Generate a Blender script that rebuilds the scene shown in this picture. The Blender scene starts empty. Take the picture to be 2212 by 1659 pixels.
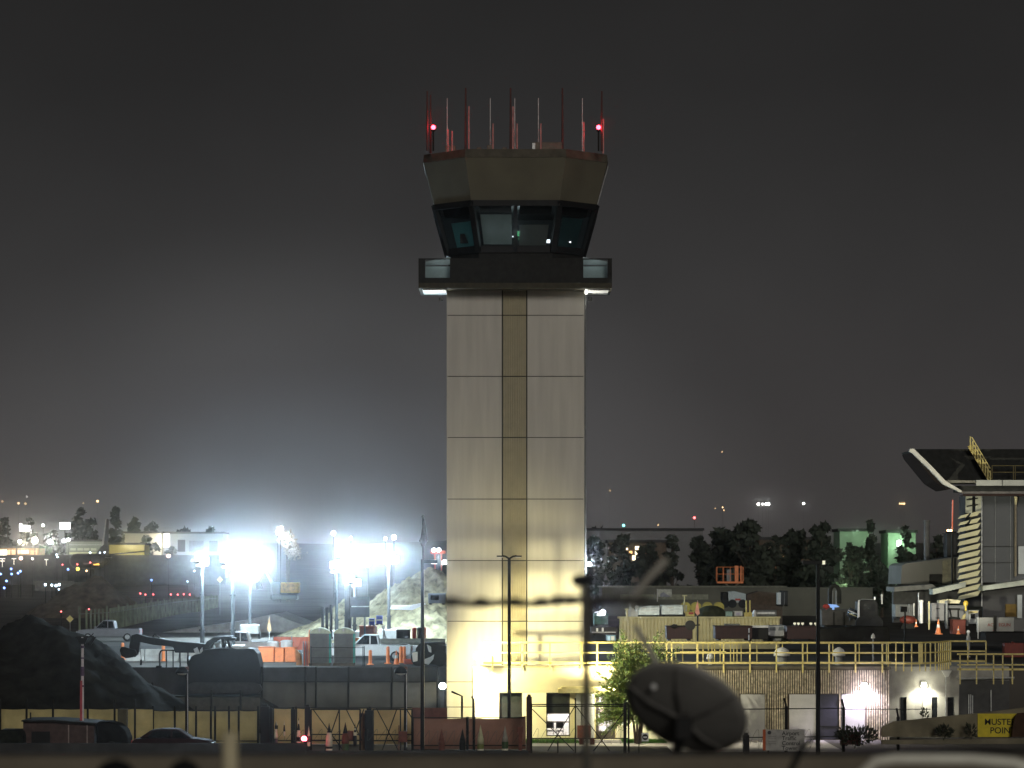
import bpy, math, random
from mathutils import Vector, Matrix
rnd = random.Random(7)
R = math.radians
scene = bpy.context.scene
COL = scene.collection

# ---------------------------------------------------------------- camera, sky, sun, exposure
F, HV, CU, CZ = 6653.0, 1235.0, 1106.0, 9.72      # focal length, horizon row, centre column (2212-wide frame), camera height
cam = bpy.data.cameras.new("camera"); cam_o = bpy.data.objects.new("camera", cam); COL.objects.link(cam_o)
cam_o.location = (0, 0, CZ); cam_o.rotation_euler = (R(90), 0, 0)
cam.sensor_width = 36.0; cam.lens = 36.0 * F / 2212.0
cam.shift_y = (HV - 829.5) / 2212.0
cam.clip_start = 0.5; cam.clip_end = 12000
cam.dof.use_dof = True; cam.dof.focus_distance = 182.0; cam.dof.aperture_fstop = 2.3
scene.camera = cam_o

world = bpy.data.worlds.new("World"); scene.world = world; world.use_nodes = True
wn, wl = world.node_tree.nodes, world.node_tree.links
wn.clear()
tc = wn.new('ShaderNodeTexCoord'); sx = wn.new('ShaderNodeSeparateXYZ'); rp = wn.new('ShaderNodeValToRGB')
wbg = wn.new('ShaderNodeBackground'); wout = wn.new('ShaderNodeOutputWorld')
mr = wn.new('ShaderNodeMapRange'); mr.inputs[1].default_value = -0.02; mr.inputs[2].default_value = 0.30
cr = rp.color_ramp
def ramp(cr, stops):
    while len(cr.elements) > 1: cr.elements.remove(cr.elements[0])
    cr.elements[0].position = stops[0][0]; cr.elements[0].color = (*stops[0][1], 1)
    for p, c in stops[1:]:
        e = cr.elements.new(p); e.color = (*c, 1)
ramp(cr, [(0.0, (.047, .042, .041)), (0.10, (.050, .045, .043)), (0.22, (.043, .0395, .0385)), (0.36, (.030, .0285, .028)),
          (0.55, (.0175, .0168, .0165)), (0.75, (.0118, .0115, .0112)), (1.0, (.009, .0088, .0085))])
wl.new(tc.outputs['Generated'], sx.inputs[0]); wl.new(sx.outputs['Z'], mr.inputs[0]); wl.new(mr.outputs[0], rp.inputs[0])
# a very faint night Nishita sky added to the city glow
sky = wn.new('ShaderNodeTexSky'); sky.sky_type = 'NISHITA'; sky.sun_disc = False
sky.sun_elevation = R(16); sky.sun_rotation = R(167)
add = wn.new('ShaderNodeMix'); add.data_type = 'RGBA'; add.blend_type = 'ADD'; add.inputs[0].default_value = 0.00002
wl.new(rp.outputs[0], add.inputs[6]); wl.new(sky.outputs[0], add.inputs[7])
# glow dome of the lit building site low in the sky at the left
vm = wn.new('ShaderNodeVectorMath'); vm.operation = 'SUBTRACT'; vm.inputs[1].default_value = Vector((-.062, .998, .012))
sc_ = wn.new('ShaderNodeVectorMath'); sc_.operation = 'MULTIPLY'; sc_.inputs[1].default_value = (6.0, 1.0, 9.5)
ln = wn.new('ShaderNodeVectorMath'); ln.operation = 'LENGTH'
gr = wn.new('ShaderNodeValToRGB'); ramp(gr.color_ramp, [(0, (.062, .074, .084)), (.22, (.050, .056, .060)), (.55, (.024, .024, .024)), (1, (0, 0, 0))])
gr.color_ramp.interpolation = 'EASE'
g2 = wn.new('ShaderNodeMix'); g2.data_type = 'RGBA'; g2.blend_type = 'ADD'; g2.inputs[0].default_value = 1.0
nz = wn.new('ShaderNodeTexNoise'); nz.inputs['Scale'].default_value = 14; nz.inputs['Detail'].default_value = 3
nr = wn.new('ShaderNodeMapRange'); nr.inputs[1].default_value = .3; nr.inputs[2].default_value = .7; nr.inputs[3].default_value = .90; nr.inputs[4].default_value = 1.10
wl.new(tc.outputs['Generated'], nz.inputs[0]); wl.new(nz.outputs[0], nr.inputs[0])
g3 = wn.new('ShaderNodeVectorMath'); g3.operation = 'SCALE'; wl.new(nr.outputs[0], g3.inputs['Scale'])
wl.new(tc.outputs['Generated'], vm.inputs[0]); wl.new(vm.outputs[0], sc_.inputs[0]); wl.new(sc_.outputs[0], ln.inputs[0]); wl.new(ln.outputs['Value'], gr.inputs[0])
wl.new(add.outputs[2], g2.inputs[6]); wl.new(gr.outputs[0], g2.inputs[7])
wl.new(g2.outputs[2], g3.inputs[0]); wl.new(g3.outputs[0], wbg.inputs[0]); wbg.inputs[1].default_value = 1.35
wl.new(wbg.outputs[0], wout.inputs[0])

sun_l = bpy.data.lights.new("moon_sun", 'SUN'); sun_o = bpy.data.objects.new("moon_sun", sun_l); COL.objects.link(sun_o)
sun_l.energy = 0.70; sun_l.angle = R(14); sun_l.color = (1.0, .95, .88)
sun_o.rotation_euler = (R(74), 0, R(13))          # from behind the camera, a little to the right

vs = scene.view_settings
vs.view_transform = 'Standard'; vs.look = 'None'; vs.exposure = 0.0; vs.gamma = 1.0; vs.use_curve_mapping = False
HAZE = .00017
cy = scene.cycles
cy.use_denoising = True; cy.max_bounces = 6; cy.transparent_max_bounces = 16; cy.volume_bounces = 0
cy.sample_clamp_indirect = 4.0; cy.caustics_reflective = False; cy.caustics_refractive = False

# ---------------------------------------------------------------- helpers
def X(u, Y): return (u - CU) * Y / F
def Z(v, Y): return CZ + (HV - v) * Y / F
def P(u, v, Y): return Vector((X(u, Y), Y, Z(v, Y)))

MATS = {}
def mat(name, col, rough=.7, metal=0, vary=.25, scale=3.0, bump=0.0, bscale=20.0, stretch=(1, 1, 1), spec=.5):
    if name in MATS: return MATS[name]
    m = bpy.data.materials.new(name); m.use_nodes = True
    n, l = m.node_tree.nodes, m.node_tree.links
    b = n['Principled BSDF']; b.inputs['Roughness'].default_value = rough; b.inputs['Metallic'].default_value = metal
    b.inputs['Specular IOR Level'].default_value = spec
    t = n.new('ShaderNodeTexCoord'); mp = n.new('ShaderNodeMapping'); mp.inputs['Scale'].default_value = stretch
    nz = n.new('ShaderNodeTexNoise'); nz.inputs['Scale'].default_value = scale; nz.inputs['Detail'].default_value = 6
    r = n.new('ShaderNodeValToRGB')
    a = [max(0, c * (1 - vary)) for c in col]; z = [min(1, c * (1 + vary)) for c in col]
    ramp(r.color_ramp, [(.32, a), (.68, z)])
    l.new(t.outputs['Object'], mp.inputs[0]); l.new(mp.outputs[0], nz.inputs[0]); l.new(nz.outputs[0], r.inputs[0])
    l.new(r.outputs[0], b.inputs['Base Color'])
    if bump:
        n2 = n.new('ShaderNodeTexNoise'); n2.inputs['Scale'].default_value = bscale; n2.inputs['Detail'].default_value = 5
        bp = n.new('ShaderNodeBump'); bp.inputs['Strength'].default_value = bump; bp.inputs['Distance'].default_value = .05
        l.new(mp.outputs[0], n2.inputs[0]); l.new(n2.outputs[0], bp.inputs['Height']); l.new(bp.outputs[0], b.inputs['Normal'])
    MATS[name] = m; return m
def emi(name, col, strength, sample=False):
    if name in MATS: return MATS[name]
    m = bpy.data.materials.new(name); m.use_nodes = True
    n, l = m.node_tree.nodes, m.node_tree.links
    b = n['Principled BSDF']; b.inputs['Base Color'].default_value = (.2, .2, .2, 1)
    b.inputs['Emission Color'].default_value = (*col, 1); b.inputs['Emission Strength'].default_value = strength
    if not sample: m.cycles.emission_sampling = 'NONE'
    MATS[name] = m; return m
def glass(name, tint=.55, refl=.12):
    if name in MATS: return MATS[name]
    m = bpy.data.materials.new(name); m.use_nodes = True
    n, l = m.node_tree.nodes, m.node_tree.links
    n.remove(n['Principled BSDF'])
    tr = n.new('ShaderNodeBsdfTransparent'); tr.inputs[0].default_value = (tint * .97, tint, tint, 1)
    gl = n.new('ShaderNodeBsdfGlossy'); gl.inputs['Roughness'].default_value = .04
    mx = n.new('ShaderNodeMixShader'); mx.inputs[0].default_value = refl
    l.new(tr.outputs[0], mx.inputs[1]); l.new(gl.outputs[0], mx.inputs[2]); l.new(mx.outputs[0], n['Material Output'].inputs[0])
    MATS[name] = m; return m

class MB:
    """collects simple solids, links them as ONE mesh object"""
    def __init__(s): s.v = []; s.f = []
    def add(s, vs, fs):
        k = len(s.v); s.v += [tuple(p) for p in vs]; s.f += [tuple(i + k for i in f) for f in fs]; return s
    def box(s, x0, x1, y0, y1, z0, z1):
        x0, x1 = sorted((x0, x1)); y0, y1 = sorted((y0, y1)); z0, z1 = sorted((z0, z1))
        return s.add([(x0, y0, z0), (x1, y0, z0), (x1, y1, z0), (x0, y1, z0), (x0, y0, z1), (x1, y0, z1), (x1, y1, z1), (x0, y1, z1)],
                     [(0, 3, 2, 1), (4, 5, 6, 7), (0, 1, 5, 4), (1, 2, 6, 5), (2, 3, 7, 6), (3, 0, 4, 7)])
    def pb(s, u0, v0, u1, v1, Y, d=.2):            # a box whose front face covers a frame rectangle at distance Y, d deep
        return s.box(X(u0, Y), X(u1, Y), Y, Y + d, Z(v1, Y), Z(v0, Y))
    def bar(s, p, q, w, h=None, up=None):
        p, q = Vector(p), Vector(q); h = h or w; d = (q - p).normalized()
        up = Vector(up or (0, 0, 1))
        if abs(d.dot(up)) > .98: up = Vector((0, 1, 0))
        a = d.cross(up).normalized() * w / 2; b = a.cross(d).normalized() * h / 2
        return s.add([p - a - b, p + a - b, p + a + b, p - a + b, q - a - b, q + a - b, q + a + b, q - a + b],
                     [(0, 1, 2, 3), (7, 6, 5, 4), (4, 5, 1, 0), (5, 6, 2, 1), (6, 7, 3, 2), (7, 4, 0, 3)])
    def tube(s, pts, r, n=8, r1=None, cap=True):
        pts = [Vector(p) for p in pts]; N = len(pts); rings = []
        prev = None
        for i, p in enumerate(pts):
            d = (pts[min(i + 1, N - 1)] - pts[max(i - 1, 0)]).normalized()
            if prev is None:
                up = Vector((0, 0, 1)) if abs(d.z) < .9 else Vector((0, 1, 0)); a = d.cross(up).normalized()
            else:
                a = (prev - d * prev.dot(d)).normalized()
            prev = a; b = d.cross(a); rr = r if r1 is None else r + (r1 - r) * i / (N - 1)
            rings.append([p + (a * math.cos(2 * math.pi * k / n) + b * math.sin(2 * math.pi * k / n)) * rr for k in range(n)])
        vs = [p for g in rings for p in g]; fs = []
        for i in range(N - 1):
            for k in range(n):
                a, b = i * n + k, i * n + (k + 1) % n; fs.append((a, b, b + n, a + n))
        if cap: fs += [tuple(range(n))[::-1], tuple(range((N - 1) * n, N * n))]
        return s.add(vs, fs)
    def lathe(s, prof, c=(0, 0, 0), n=16, axis='z'):
        c = Vector(c); vs = []; fs = []
        for r, h in prof:
            for k in range(n):
                a = 2 * math.pi * k / n; e = (r * math.cos(a), r * math.sin(a), h)
                if axis == 'y': e = (e[0], h, e[1])
                if axis == 'x': e = (h, e[0], e[1])
                vs.append(c + Vector(e))
        for i in range(len(prof) - 1):
            for k in range(n):
                a, b = i * n + k, i * n + (k + 1) % n; fs.append((a, b, b + n, a + n))
        fs += [tuple(range(n))[::-1], tuple(range((len(prof) - 1) * n, len(prof) * n))]
        return s.add(vs, fs)
    def ball(s, c, r, n=12, sq=(1, 1, 1)):
        m = max(6, n // 2)
        k = len(s.v)
        s.lathe([(max(1e-3, math.sin(math.pi * i / m)) * r, -math.cos(math.pi * i / m) * r) for i in range(m + 1)], (0, 0, 0), n)
        c = Vector(c)
        s.v[k:] = [(c.x + p[0] * sq[0], c.y + p[1] * sq[1], c.z + p[2] * sq[2]) for p in s.v[k:]]
        return s
    def prism(s, poly, a0, a1, axis='y'):           # polygon in xz extruded along y (or in yz along x, xy along z)
        n = len(poly)
        f = {'y': lambda p, a: (p[0], a, p[1]), 'x': lambda p, a: (a, p[0], p[1]), 'z': lambda p, a: (p[0], p[1], a)}[axis]
        vs = [f(p, a0) for p in poly] + [f(p, a1) for p in poly]
        fs = [tuple(range(n)), tuple(range(n, 2 * n))[::-1]] + [(i, i + n, (i + 1) % n + n, (i + 1) % n) for i in range(n)]
        return s.add(vs, fs)
    def pprism(s, uv, Y, d=.2): return s.prism([(X(u, Y), Z(v, Y)) for u, v in uv], Y, Y + d)
    def quad(s, *p): return s.add(p, [tuple(range(len(p)))])
    def build(s, name, m, parent=None, bevel=0, smooth=False, solid=0):
        root = parent
        while root is not None and root.parent is not None: root = root.parent
        off = ROOT.get(root.name, Vector((0, 0, 0))) if root is not None else Vector((0, 0, 0))
        me = bpy.data.meshes.new(name)
        me.from_pydata([(p[0] - off.x, p[1] - off.y, p[2] - off.z) for p in s.v], [], s.f)
        import bmesh
        bm = bmesh.new(); bm.from_mesh(me); bmesh.ops.recalc_face_normals(bm, faces=bm.faces); bm.to_mesh(me); bm.free()
        me.materials.append(m)
        if smooth:
            for p in me.polygons: p.use_smooth = True
        o = bpy.data.objects.new(name, me); COL.objects.link(o)
        if parent is not None: o.parent = parent
        if bevel:
            b = o.modifiers.new('bevel', 'BEVEL'); b.width = bevel; b.segments = 2; b.limit_method = 'ANGLE'
        if solid:
            b = o.modifiers.new('solid', 'SOLIDIFY'); b.thickness = solid
        return o
ROOT = {}
def tag(o, label, cat, group=None, kind=None):
    o['label'] = label; o['category'] = cat
    if group: o['group'] = group
    if kind: o['kind'] = kind
    return o
def thing(name, label, cat, loc, group=None, rz=0, local=False):
    o = bpy.data.objects.new(name, None); COL.objects.link(o); o.empty_display_size = .3
    o.location = loc; o.rotation_euler = (0, 0, rz)
    ROOT[o.name] = Vector((0, 0, 0)) if local else Vector(loc)
    return tag(o, label, cat, group)
def solo(mb, name, m, label, cat, loc, group=None, kind=None, **k):   # a thing that is one mesh, origin at its base
    loc = Vector(loc); mb.v = [(p[0] - loc.x, p[1] - loc.y, p[2] - loc.z) for p in mb.v]
    o = mb.build(name, m, None, **k); o.location = loc
    return tag(o, label, cat, group, kind)
def copy_tree(o, parent=None):
    c = o.copy(); COL.objects.link(c)
    if parent is not None: c.parent = parent
    for ch in list(o.children): copy_tree(ch, c)
    return c
def dup(o, loc, label=None, rz=None, scale=None, group=None):
    c = copy_tree(o); c.location = loc
    if rz is not None: c.rotation_euler = (0, 0, rz)
    if scale: c.scale = (scale,) * 3
    if label: c['label'] = label
    if group: c['group'] = group
    return c
def structure(mb, name, m, **k):
    o = mb.build(name, m, **k); o['kind'] = 'structure'; return o
def light(kind, name, loc, power, col=(1, 1, 1), r=.1, parent=None, aim=None, cone=90, blend=.5):
    l = bpy.data.lights.new(name, kind); l.energy = power; l.color = col; l.shadow_soft_size = r
    if kind == 'SPOT': l.spot_size = R(cone); l.spot_blend = blend
    o = bpy.data.objects.new(name, l); COL.objects.link(o)
    loc = Vector(loc)
    if parent is not None:
        root = parent
        while root.parent is not None: root = root.parent
        off = ROOT.get(root.name, Vector((0, 0, 0)))
        o.parent = parent; o.location = loc - off
    else: o.location = loc
    if aim is not None:
        d = Vector(aim) - loc; o.rotation_euler = d.to_track_quat('-Z', 'Y').to_euler()
    return o
def text(body, size, loc, m, parent, rz=0, width=None, extrude=.004, shear=0):
    c = bpy.data.curves.new('lettering', 'FONT'); c.body = body; c.size = size; c.extrude = extrude; c.align_x = 'LEFT'; c.offset = size * .012; c.shear = shear
    o = bpy.data.objects.new('lettering', c); COL.objects.link(o)
    root = parent
    while root.parent is not None: root = root.parent
    o.parent = parent; o.location = Vector(loc) - ROOT.get(root.name, Vector((0, 0, 0))); o.rotation_euler = (R(90), 0, rz)
    c.materials.append(m)
    bpy.context.view_layer.update()
    me = bpy.data.meshes.new_from_object(o.evaluated_get(bpy.context.evaluated_depsgraph_get()))
    o2 = bpy.data.objects.new('lettering', me); COL.objects.link(o2); o2.parent = parent; o2.location = o.location; o2.rotation_euler = o.rotation_euler
    bpy.data.objects.remove(o); o2.name = 'lettering'
    return o2

# ---------------------------------------------------------------- materials
M_panel = mat('tower_concrete', (.60, .57, .51), .85, vary=.07, scale=1.0, bump=.15, bscale=30, stretch=(2.6, 2.6, .22))
M_strip = mat('ribbed_strip', (.46, .41, .28), .85, vary=.06, scale=2)
M_joint = mat('dark_joint', (.05, .045, .035), .9)
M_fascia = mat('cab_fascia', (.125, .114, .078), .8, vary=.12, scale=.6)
M_dark = mat('dark_bronze', (.018, .0175, .015), .65, vary=.3, spec=.2)
M_black = mat('black_paint', (.010, .010, .010), .6, vary=.3, spec=.25)
M_steel = mat('galvanised_steel', (.42, .43, .42), .45, .6, vary=.2, scale=6)
M_white = mat('white_paint', (.78, .78, .76), .45, vary=.08)
M_offw = mat('off_white_panel', (.62, .62, .58), .7, vary=.08)
M_yellow = mat('yellow_paint', (.70, .58, .19), .5, vary=.15, scale=5)
M_wall = mat('base_wall', (.62, .56, .38), .85, vary=.08, scale=1.2, bump=.1)
M_rib = mat('split_face_block', (.44, .38, .25), .95, vary=.4, scale=5, bump=1.0, bscale=9)
M_smooth = mat('smooth_render', (.42, .41, .36), .9, vary=.08, scale=2)
M_ground = mat('asphalt', (.050, .050, .050), .9, vary=.3, scale=.25, bump=.2, bscale=3)
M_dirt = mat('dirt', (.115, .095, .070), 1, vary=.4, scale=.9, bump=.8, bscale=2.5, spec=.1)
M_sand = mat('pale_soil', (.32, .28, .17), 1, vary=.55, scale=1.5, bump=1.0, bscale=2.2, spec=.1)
M_grey = mat('grey_metal', (.22, .23, .23), .55, .2, vary=.2)
M_conc = mat('concrete', (.34, .33, .30), .9, vary=.2, scale=1.5, bump=.3)
M_dconc = mat('dark_concrete', (.060, .060, .060), .95, vary=.3, scale=.8, bump=.3, spec=.15)
M_orange = mat('orange_plastic', (.88, .27, .09), .55, vary=.12)
M_red = mat('red_paint', (.45, .05, .035), .5, vary=.2)
M_rust = mat('rusty_steel', (.16, .055, .035), .85, vary=.35, scale=4)
M_tyre = mat('tyre_rubber', (.018, .018, .018), .85)
M_glassd = mat('dark_glass', (.012, .014, .016), .08, vary=.2)
M_leafy = mat('leaf_green', (.115, .175, .028), .5, vary=.6, scale=2.2)
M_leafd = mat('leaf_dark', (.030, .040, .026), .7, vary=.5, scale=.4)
M_bark = mat('bark', (.09, .07, .05), .95, vary=.3, bump=.5)
M_grass = mat('grass', (.06, .14, .02), .9, vary=.5, scale=3)
M_blue = mat('blue_paint', (.03, .06, .45), .5)
M_teal = mat('teal_plastic', (.05, .42, .34), .5)
M_lamp = emi('lamp_white', (.86, .95, 1.0), 60)
M_lampw = emi('lamp_warm', (1.0, .93, .62), 40)
M_lampo = emi('lamp_orange', (1.0, .55, .20), 18)
M_lampr = emi('lamp_red', (1.0, .04, .06), 40)
M_glass = glass('window_glass', .62, .08)
M_cabglass = glass('cab_glass', .8, .04)
# ================================================================ ground
def zg(y):
    pts = [(190, 3.8), (450, 3.8), (700, 6.5), (1000, 10.5), (2000, 22), (3000, 30), (4600, 52), (5000, 54)]
    for (a, za), (b, zb) in zip(pts, pts[1:]):
        if y <= b: return za + (zb - za) * (y - a) / (b - a)
    return pts[-1][1]
g = MB()
xs = [-2400, -400, -120, -60, -20, 20, 60, 120, 400, 2400]
ys = [-60, 10, 60, 120, 189.6, 190, 260, 350, 450, 700, 1000, 1500, 2000, 2500, 3000, 3400, 3800, 4200, 4600, 5000]
for y in ys:
    for x in xs:
        z = 0 if y < 189.9 else zg(y)
        if y > 2400: z += (rnd.random() - .5) * (y - 2300) * .008 + 9 * math.sin(x * .0041 + y * .001) + 7 * math.sin(x * .011 + 1)
        g.v.append((x, y, z))
nx = len(xs)
for j in range(len(ys) - 1):
    for i in range(nx - 1): g.f.append((j * nx + i, j * nx + i + 1, (j + 1) * nx + i + 1, (j + 1) * nx + i))
structure(g, 'ground', mat('earth_ground', (.085, .078, .068), .95, vary=.35, scale=.12, bump=.4, bscale=1.2, spec=.1))
structure(MB().box(-70, 70, 40, 163, .004, .006), 'road', M_ground)
structure(MB().box(X(1142, 172), X(1440, 172), 171.5, 174.2, .004, .012), 'footpath', mat('path_concrete', (.42, .38, .30), .9, vary=.15, scale=2))
gl = MB()
for x0, x1, y0, y1 in ((X(1130, 175), X(1250, 175), 174.2, 177.9), (X(1345, 175), X(1440, 175), 174.4, 177.9)):
    gl.box(x0, x1, y0, y1, .0, .03)
    for i in range(2600):
        x = rnd.uniform(x0, x1); y = rnd.uniform(y0, y1); h = rnd.uniform(.05, .13); a = rnd.uniform(-.03, .03)
        gl.add([(x - .012, y, .02), (x + .012, y, .02), (x + a, y + rnd.uniform(-.02, .02), h)], [(0, 1, 2)])
o = gl.build('grass', M_grass); tag(o, 'short green grass lawn beside the lit entrance path', 'grass', kind='stuff')
structure(MB().box(X(1440, 172), X(1800, 172), 166, 177.5, .004, .01), 'pavement', mat('pale_pavement', (.40, .37, .33), .9, vary=.15, scale=1.4))

# ================================================================ control tower
TY, xc = 182.0, .205
T = thing('control_tower', 'tall square concrete airport control tower with flared glass cab and red-lit antennas', 'control tower', (xc, 186, 0))
x0, x1 = X(965, TY), X(1262, TY); ztop = Z(622, TY)
MB().box(x0, x1, TY + .10, TY + 8.1, 0, ztop).build('shaft', M_panel, T)
MB().box(x0 + .05, x1 - .05, TY + .05, TY + .098, 0, ztop).build('joint_backing', M_joint, T)
seams = [622, 681, 813, 945, 1078, 1211, 1342, 1473]
zs = [Z(v, TY) for v in seams] + [0.0]
sL, sR = X(1085, TY), X(1138, TY)
pn = MB(); rb = MB()
for a, b in zip(zs, zs[1:]):
    pn.box(x0, sL - .035, TY, TY + .047, b + .022, a - .022); pn.box(sR + .035, x1, TY, TY + .047, b + .022, a - .022)
    n = 13; w = (sR - sL - .08) / n
    rb.box(sL + .04, sR - .04, TY + .03, TY + .049, b + .03, a - .03)
    for k in range(n):
        xx = sL + .04 + k * w
        rb.prism([(xx + w * .12, TY + .029), (xx + w * .25, TY - .03), (xx + w * .75, TY - .03), (xx + w * .88, TY + .029)], b + .03, a - .03, 'z')
pn.build('wall_panel', M_panel, T)
rb.build('ribbed_strip', M_strip, T)
dp = MB(); dp.tube([(x1 + .07, TY + .2, 0), (x1 + .07, TY + .2, ztop)], .05, 8)
dp.build('downpipe', M_grey, T)
# gallery
GY = 180.4; gx0, gx1 = X(904, GY), X(1322, GY); gz0, gz1 = Z(622, GY), Z(558, GY); gm = Z(611, GY)
MB().box(gx0, gx1, GY, TY - .005, gz0, gm).box(gx0, x0 - .005, TY - .005, TY + 3.2, gz0, gm).box(x1 + .005, gx1, TY - .005, TY + 3.2, gz0, gm).build('gallery_deck', mat('deck_edge', (.055, .048, .03), .85), T)
par = MB(); t = .12
wl0, wl1, wr0, wr1 = X(918, GY), X(972, GY), X(1260, GY), X(1313, GY); wz0, wz1 = Z(600, GY), Z(560.5, GY)
par.box(gx0, wl0, GY, GY + t, gm, gz1); par.box(wl1, wr0, GY, GY + t, gm, gz1); par.box(wr1, gx1, GY, GY + t, gm, gz1)
for a, b in ((wl0, wl1), (wr0, wr1)): par.box(a, b, GY, GY + t, gm, wz0); par.box(a, b, GY, GY + t, wz1, gz1)
for a, b in ((gx0, gx0 + t), (gx1 - t, gx1)): par.box(a, b, GY + t, TY + 3.2, gm, gz1)
par.build('gallery_parapet', M_dark, T)
for a, b, s in ((wl0, wl1, 1), (wr0, wr1, -1)):
    w = MB().box(a, b, GY + .03, GY + .05, wz0, wz1).build('gallery_window', glass('gallery_glass', .85, .04), T)
    MB().box(a, b, GY + .95, GY + 1.0, wz0 - .3, wz0 + .76).build('inner_panel', mat('pale_blue_panel', (.46, .55, .56), .7, vary=.06), w)
    q = MB(); q.prism([(a if s > 0 else b, wz0 + .82), (b if s > 0 else a, wz0 + .86), (b if s > 0 else a, wz1 + .25), (a if s > 0 else b, wz1 - .02)], GY + 1.0, GY + 1.05)
    q.build('upper_panel', mat('grey_blue_panel', (.30, .36, .37), .7, vary=.1), w)
    cx = (a + b) / 2 + s * .1
    light('POINT', 'gallery_fill', (cx, GY + .25, wz1 + .1), 6.5, (.9, 1, 1), .05, T)  # light added behind the gallery window to brighten the panels
# soffits brightened by added lamps beneath the gallery
for a, b, s in ((X(912, GY), x0 - .02, 1), (x1 + .02, X(1316, GY), -1)):
    so = MB(); so.box(a, b, GY + .35, GY + 3.4, gz0 - .09, gz0 - .004); so.build('gallery_soffit', M_white, T)
    ex = b - .35 if s > 0 else a + .35
    lm = MB(); lm.box(ex - .12, ex + .12, TY + .6, TY + .85, gz0 - .55, gz0 - .35); lo = lm.build('added_soffit_lamp', M_black, T)
    light('SPOT', 'soffit_fill', (ex, TY + .2, gz0 - 1.3), 110, (1, .98, .86), .08, T, aim=((a + b) / 2, GY + 1.5, gz0), cone=110, blend=.6)
sm = MB(); sm.box(x1 + .02, x1 + .16, GY + .3, GY + .45, gz0 - .32, gz0 - .1); sm.build('gallery_lamp_head', emi('lamp_small', (1, 1, .9), 6), T)
# cab: octagonal rings
YC = 186.0
def ring(hw, z, fr=.54):
    f = hw * fr
    return [Vector((xc + a, YC + b, z)) for a, b in ((-f, -hw), (f, -hw), (hw, -f), (hw, f), (f, hw), (-f, hw), (-hw, f), (-hw, -f))]
def shell(mb, r0, r1):
    mb.add(r0 + r1, [(i, (i + 1) % 8, (i + 1) % 8 + 8, i + 8) for i in range(8)])
zb, z1_, z2_, z3_ = Z(545, 182), Z(433, 181.2), Z(340, 180.6), Z(322, 180.6)
h0, h1, h2 = 4.02, 4.83, 5.46
c = MB(); a = ring(h0 * .985, gm); b = ring(h0, zb); shell(c, a, b); c.f += [tuple(range(8, 16))]; c.build('cab_base', M_dark, T)
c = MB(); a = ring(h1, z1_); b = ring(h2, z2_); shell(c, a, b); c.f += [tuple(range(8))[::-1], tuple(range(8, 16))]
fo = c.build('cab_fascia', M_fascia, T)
c = MB(); a = ring(h2 + .04, z2_ + .003); b = ring(h2 - .02, z3_); shell(c, a, b); c.f += [tuple(range(8))[::-1], tuple(range(8, 16))]
c.build('cab_roof', mat('roof_edge', (.09, .078, .055), .8), T)
r0, r1 = ring(h0, zb), ring(h1, z1_)
fr = MB()
for i in range(8):
    fr.bar(r0[i] + Vector((0, 0, .02)), r1[i] - Vector((0, 0, .02)), .34, .26)
    j = (i + 1) % 8
    fr.bar(r0[i] + Vector((0, 0, .18)), r0[j] + Vector((0, 0, .18)), .22, .42); fr.bar(r1[i] - Vector((0, 0, .16)), r1[j] - Vector((0, 0, .16)), .22, .34)
    if i % 2 == 0: fr.bar((r0[i] + r0[j]) / 2 + Vector((0, 0, .02)), (r1[i] + r1[j]) / 2 - Vector((0, 0, .02)), .24, .24)
fr.build('cab_window_frame', M_black, T)
for i in range(8):
    j = (i + 1) % 8; ins = 1
    segs = [(0, .5), (.5, 1)] if i % 2 == 0 else [(0, 1)]
    for s0, s1 in segs:
        q = [r0[i].lerp(r0[j], s0), r0[i].lerp(r0[j], s1), r1[i].lerp(r1[j], s1), r1[i].lerp(r1[j], s0)]
        MB().quad(*q).build('cab_window', M_cabglass, T, solid=.02)
# blinds hanging inside the glass of the four panes facing the road
rin0, rin1 = ring(h0 - .22, zb), ring(h1 - .22, z1_)
def cloth(name, col):
    m = mat(name, col, .9, vary=.12, scale=.8); n, l = m.node_tree.nodes, m.node_tree.links
    tr = n.new('ShaderNodeBsdfTranslucent'); mx = n.new('ShaderNodeMixShader'); mx.inputs[0].default_value = .6
    l.new(n['Color Ramp'].outputs[0], tr.inputs[0]); l.new(n['Principled BSDF'].outputs[0], mx.inputs[1]); l.new(tr.outputs[0], mx.inputs[2]); l.new(mx.outputs[0], n['Material Output'].inputs[0])
    return m
def blind_or_mask(i, s0, s1, t0, t1, m):
    j = (i + 1) % 8
    lo = lambda s, t: (rin0[i].lerp(rin0[j], s)).lerp(rin1[i].lerp(rin1[j], s), t)
    MB().quad(lo(s0, t0), lo(s1, t0), lo(s1, t1), lo(s0, t1)).build('blind_or_mask', m, T, solid=.02)
mb1 = cloth('grey_blind', (.42, .44, .43)); mb2 = cloth('teal_blind', (.20, .36, .37)); mb3 = cloth('taupe_blind', (.24, .235, .22))
blind_or_mask(0, .06, .45, .16, .74, mb1); blind_or_mask(0, .06, .45, .78, .93, mat('blind_housing', (.08, .085, .09), .9))
blind_or_mask(0, .55, .93, .10, .54, mb3); blind_or_mask(7, .25, .88, .12, .62, mb2); blind_or_mask(1, .22, .82, .12, .70, cloth('dark_teal_blind', (.085, .15, .155)))
mk = mat('black_mask', (.012, .013, .014), .9)
for i in range(2, 7): blind_or_mask(i, .02, .98, .04, .97, mk)  # black sheets added inside the rear glass to block the sky
for i, a_, b_ in ((0, .55, .94), (7, .1, .9), (1, .1, .9)): blind_or_mask(i, a_, b_, .74, .96, mk)  # same black sheets added to keep the upper front panes dark
j = 0; q = (rin0[7].lerp(rin0[0], .56)).lerp(rin1[7].lerp(rin1[0], .56), .30)
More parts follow.
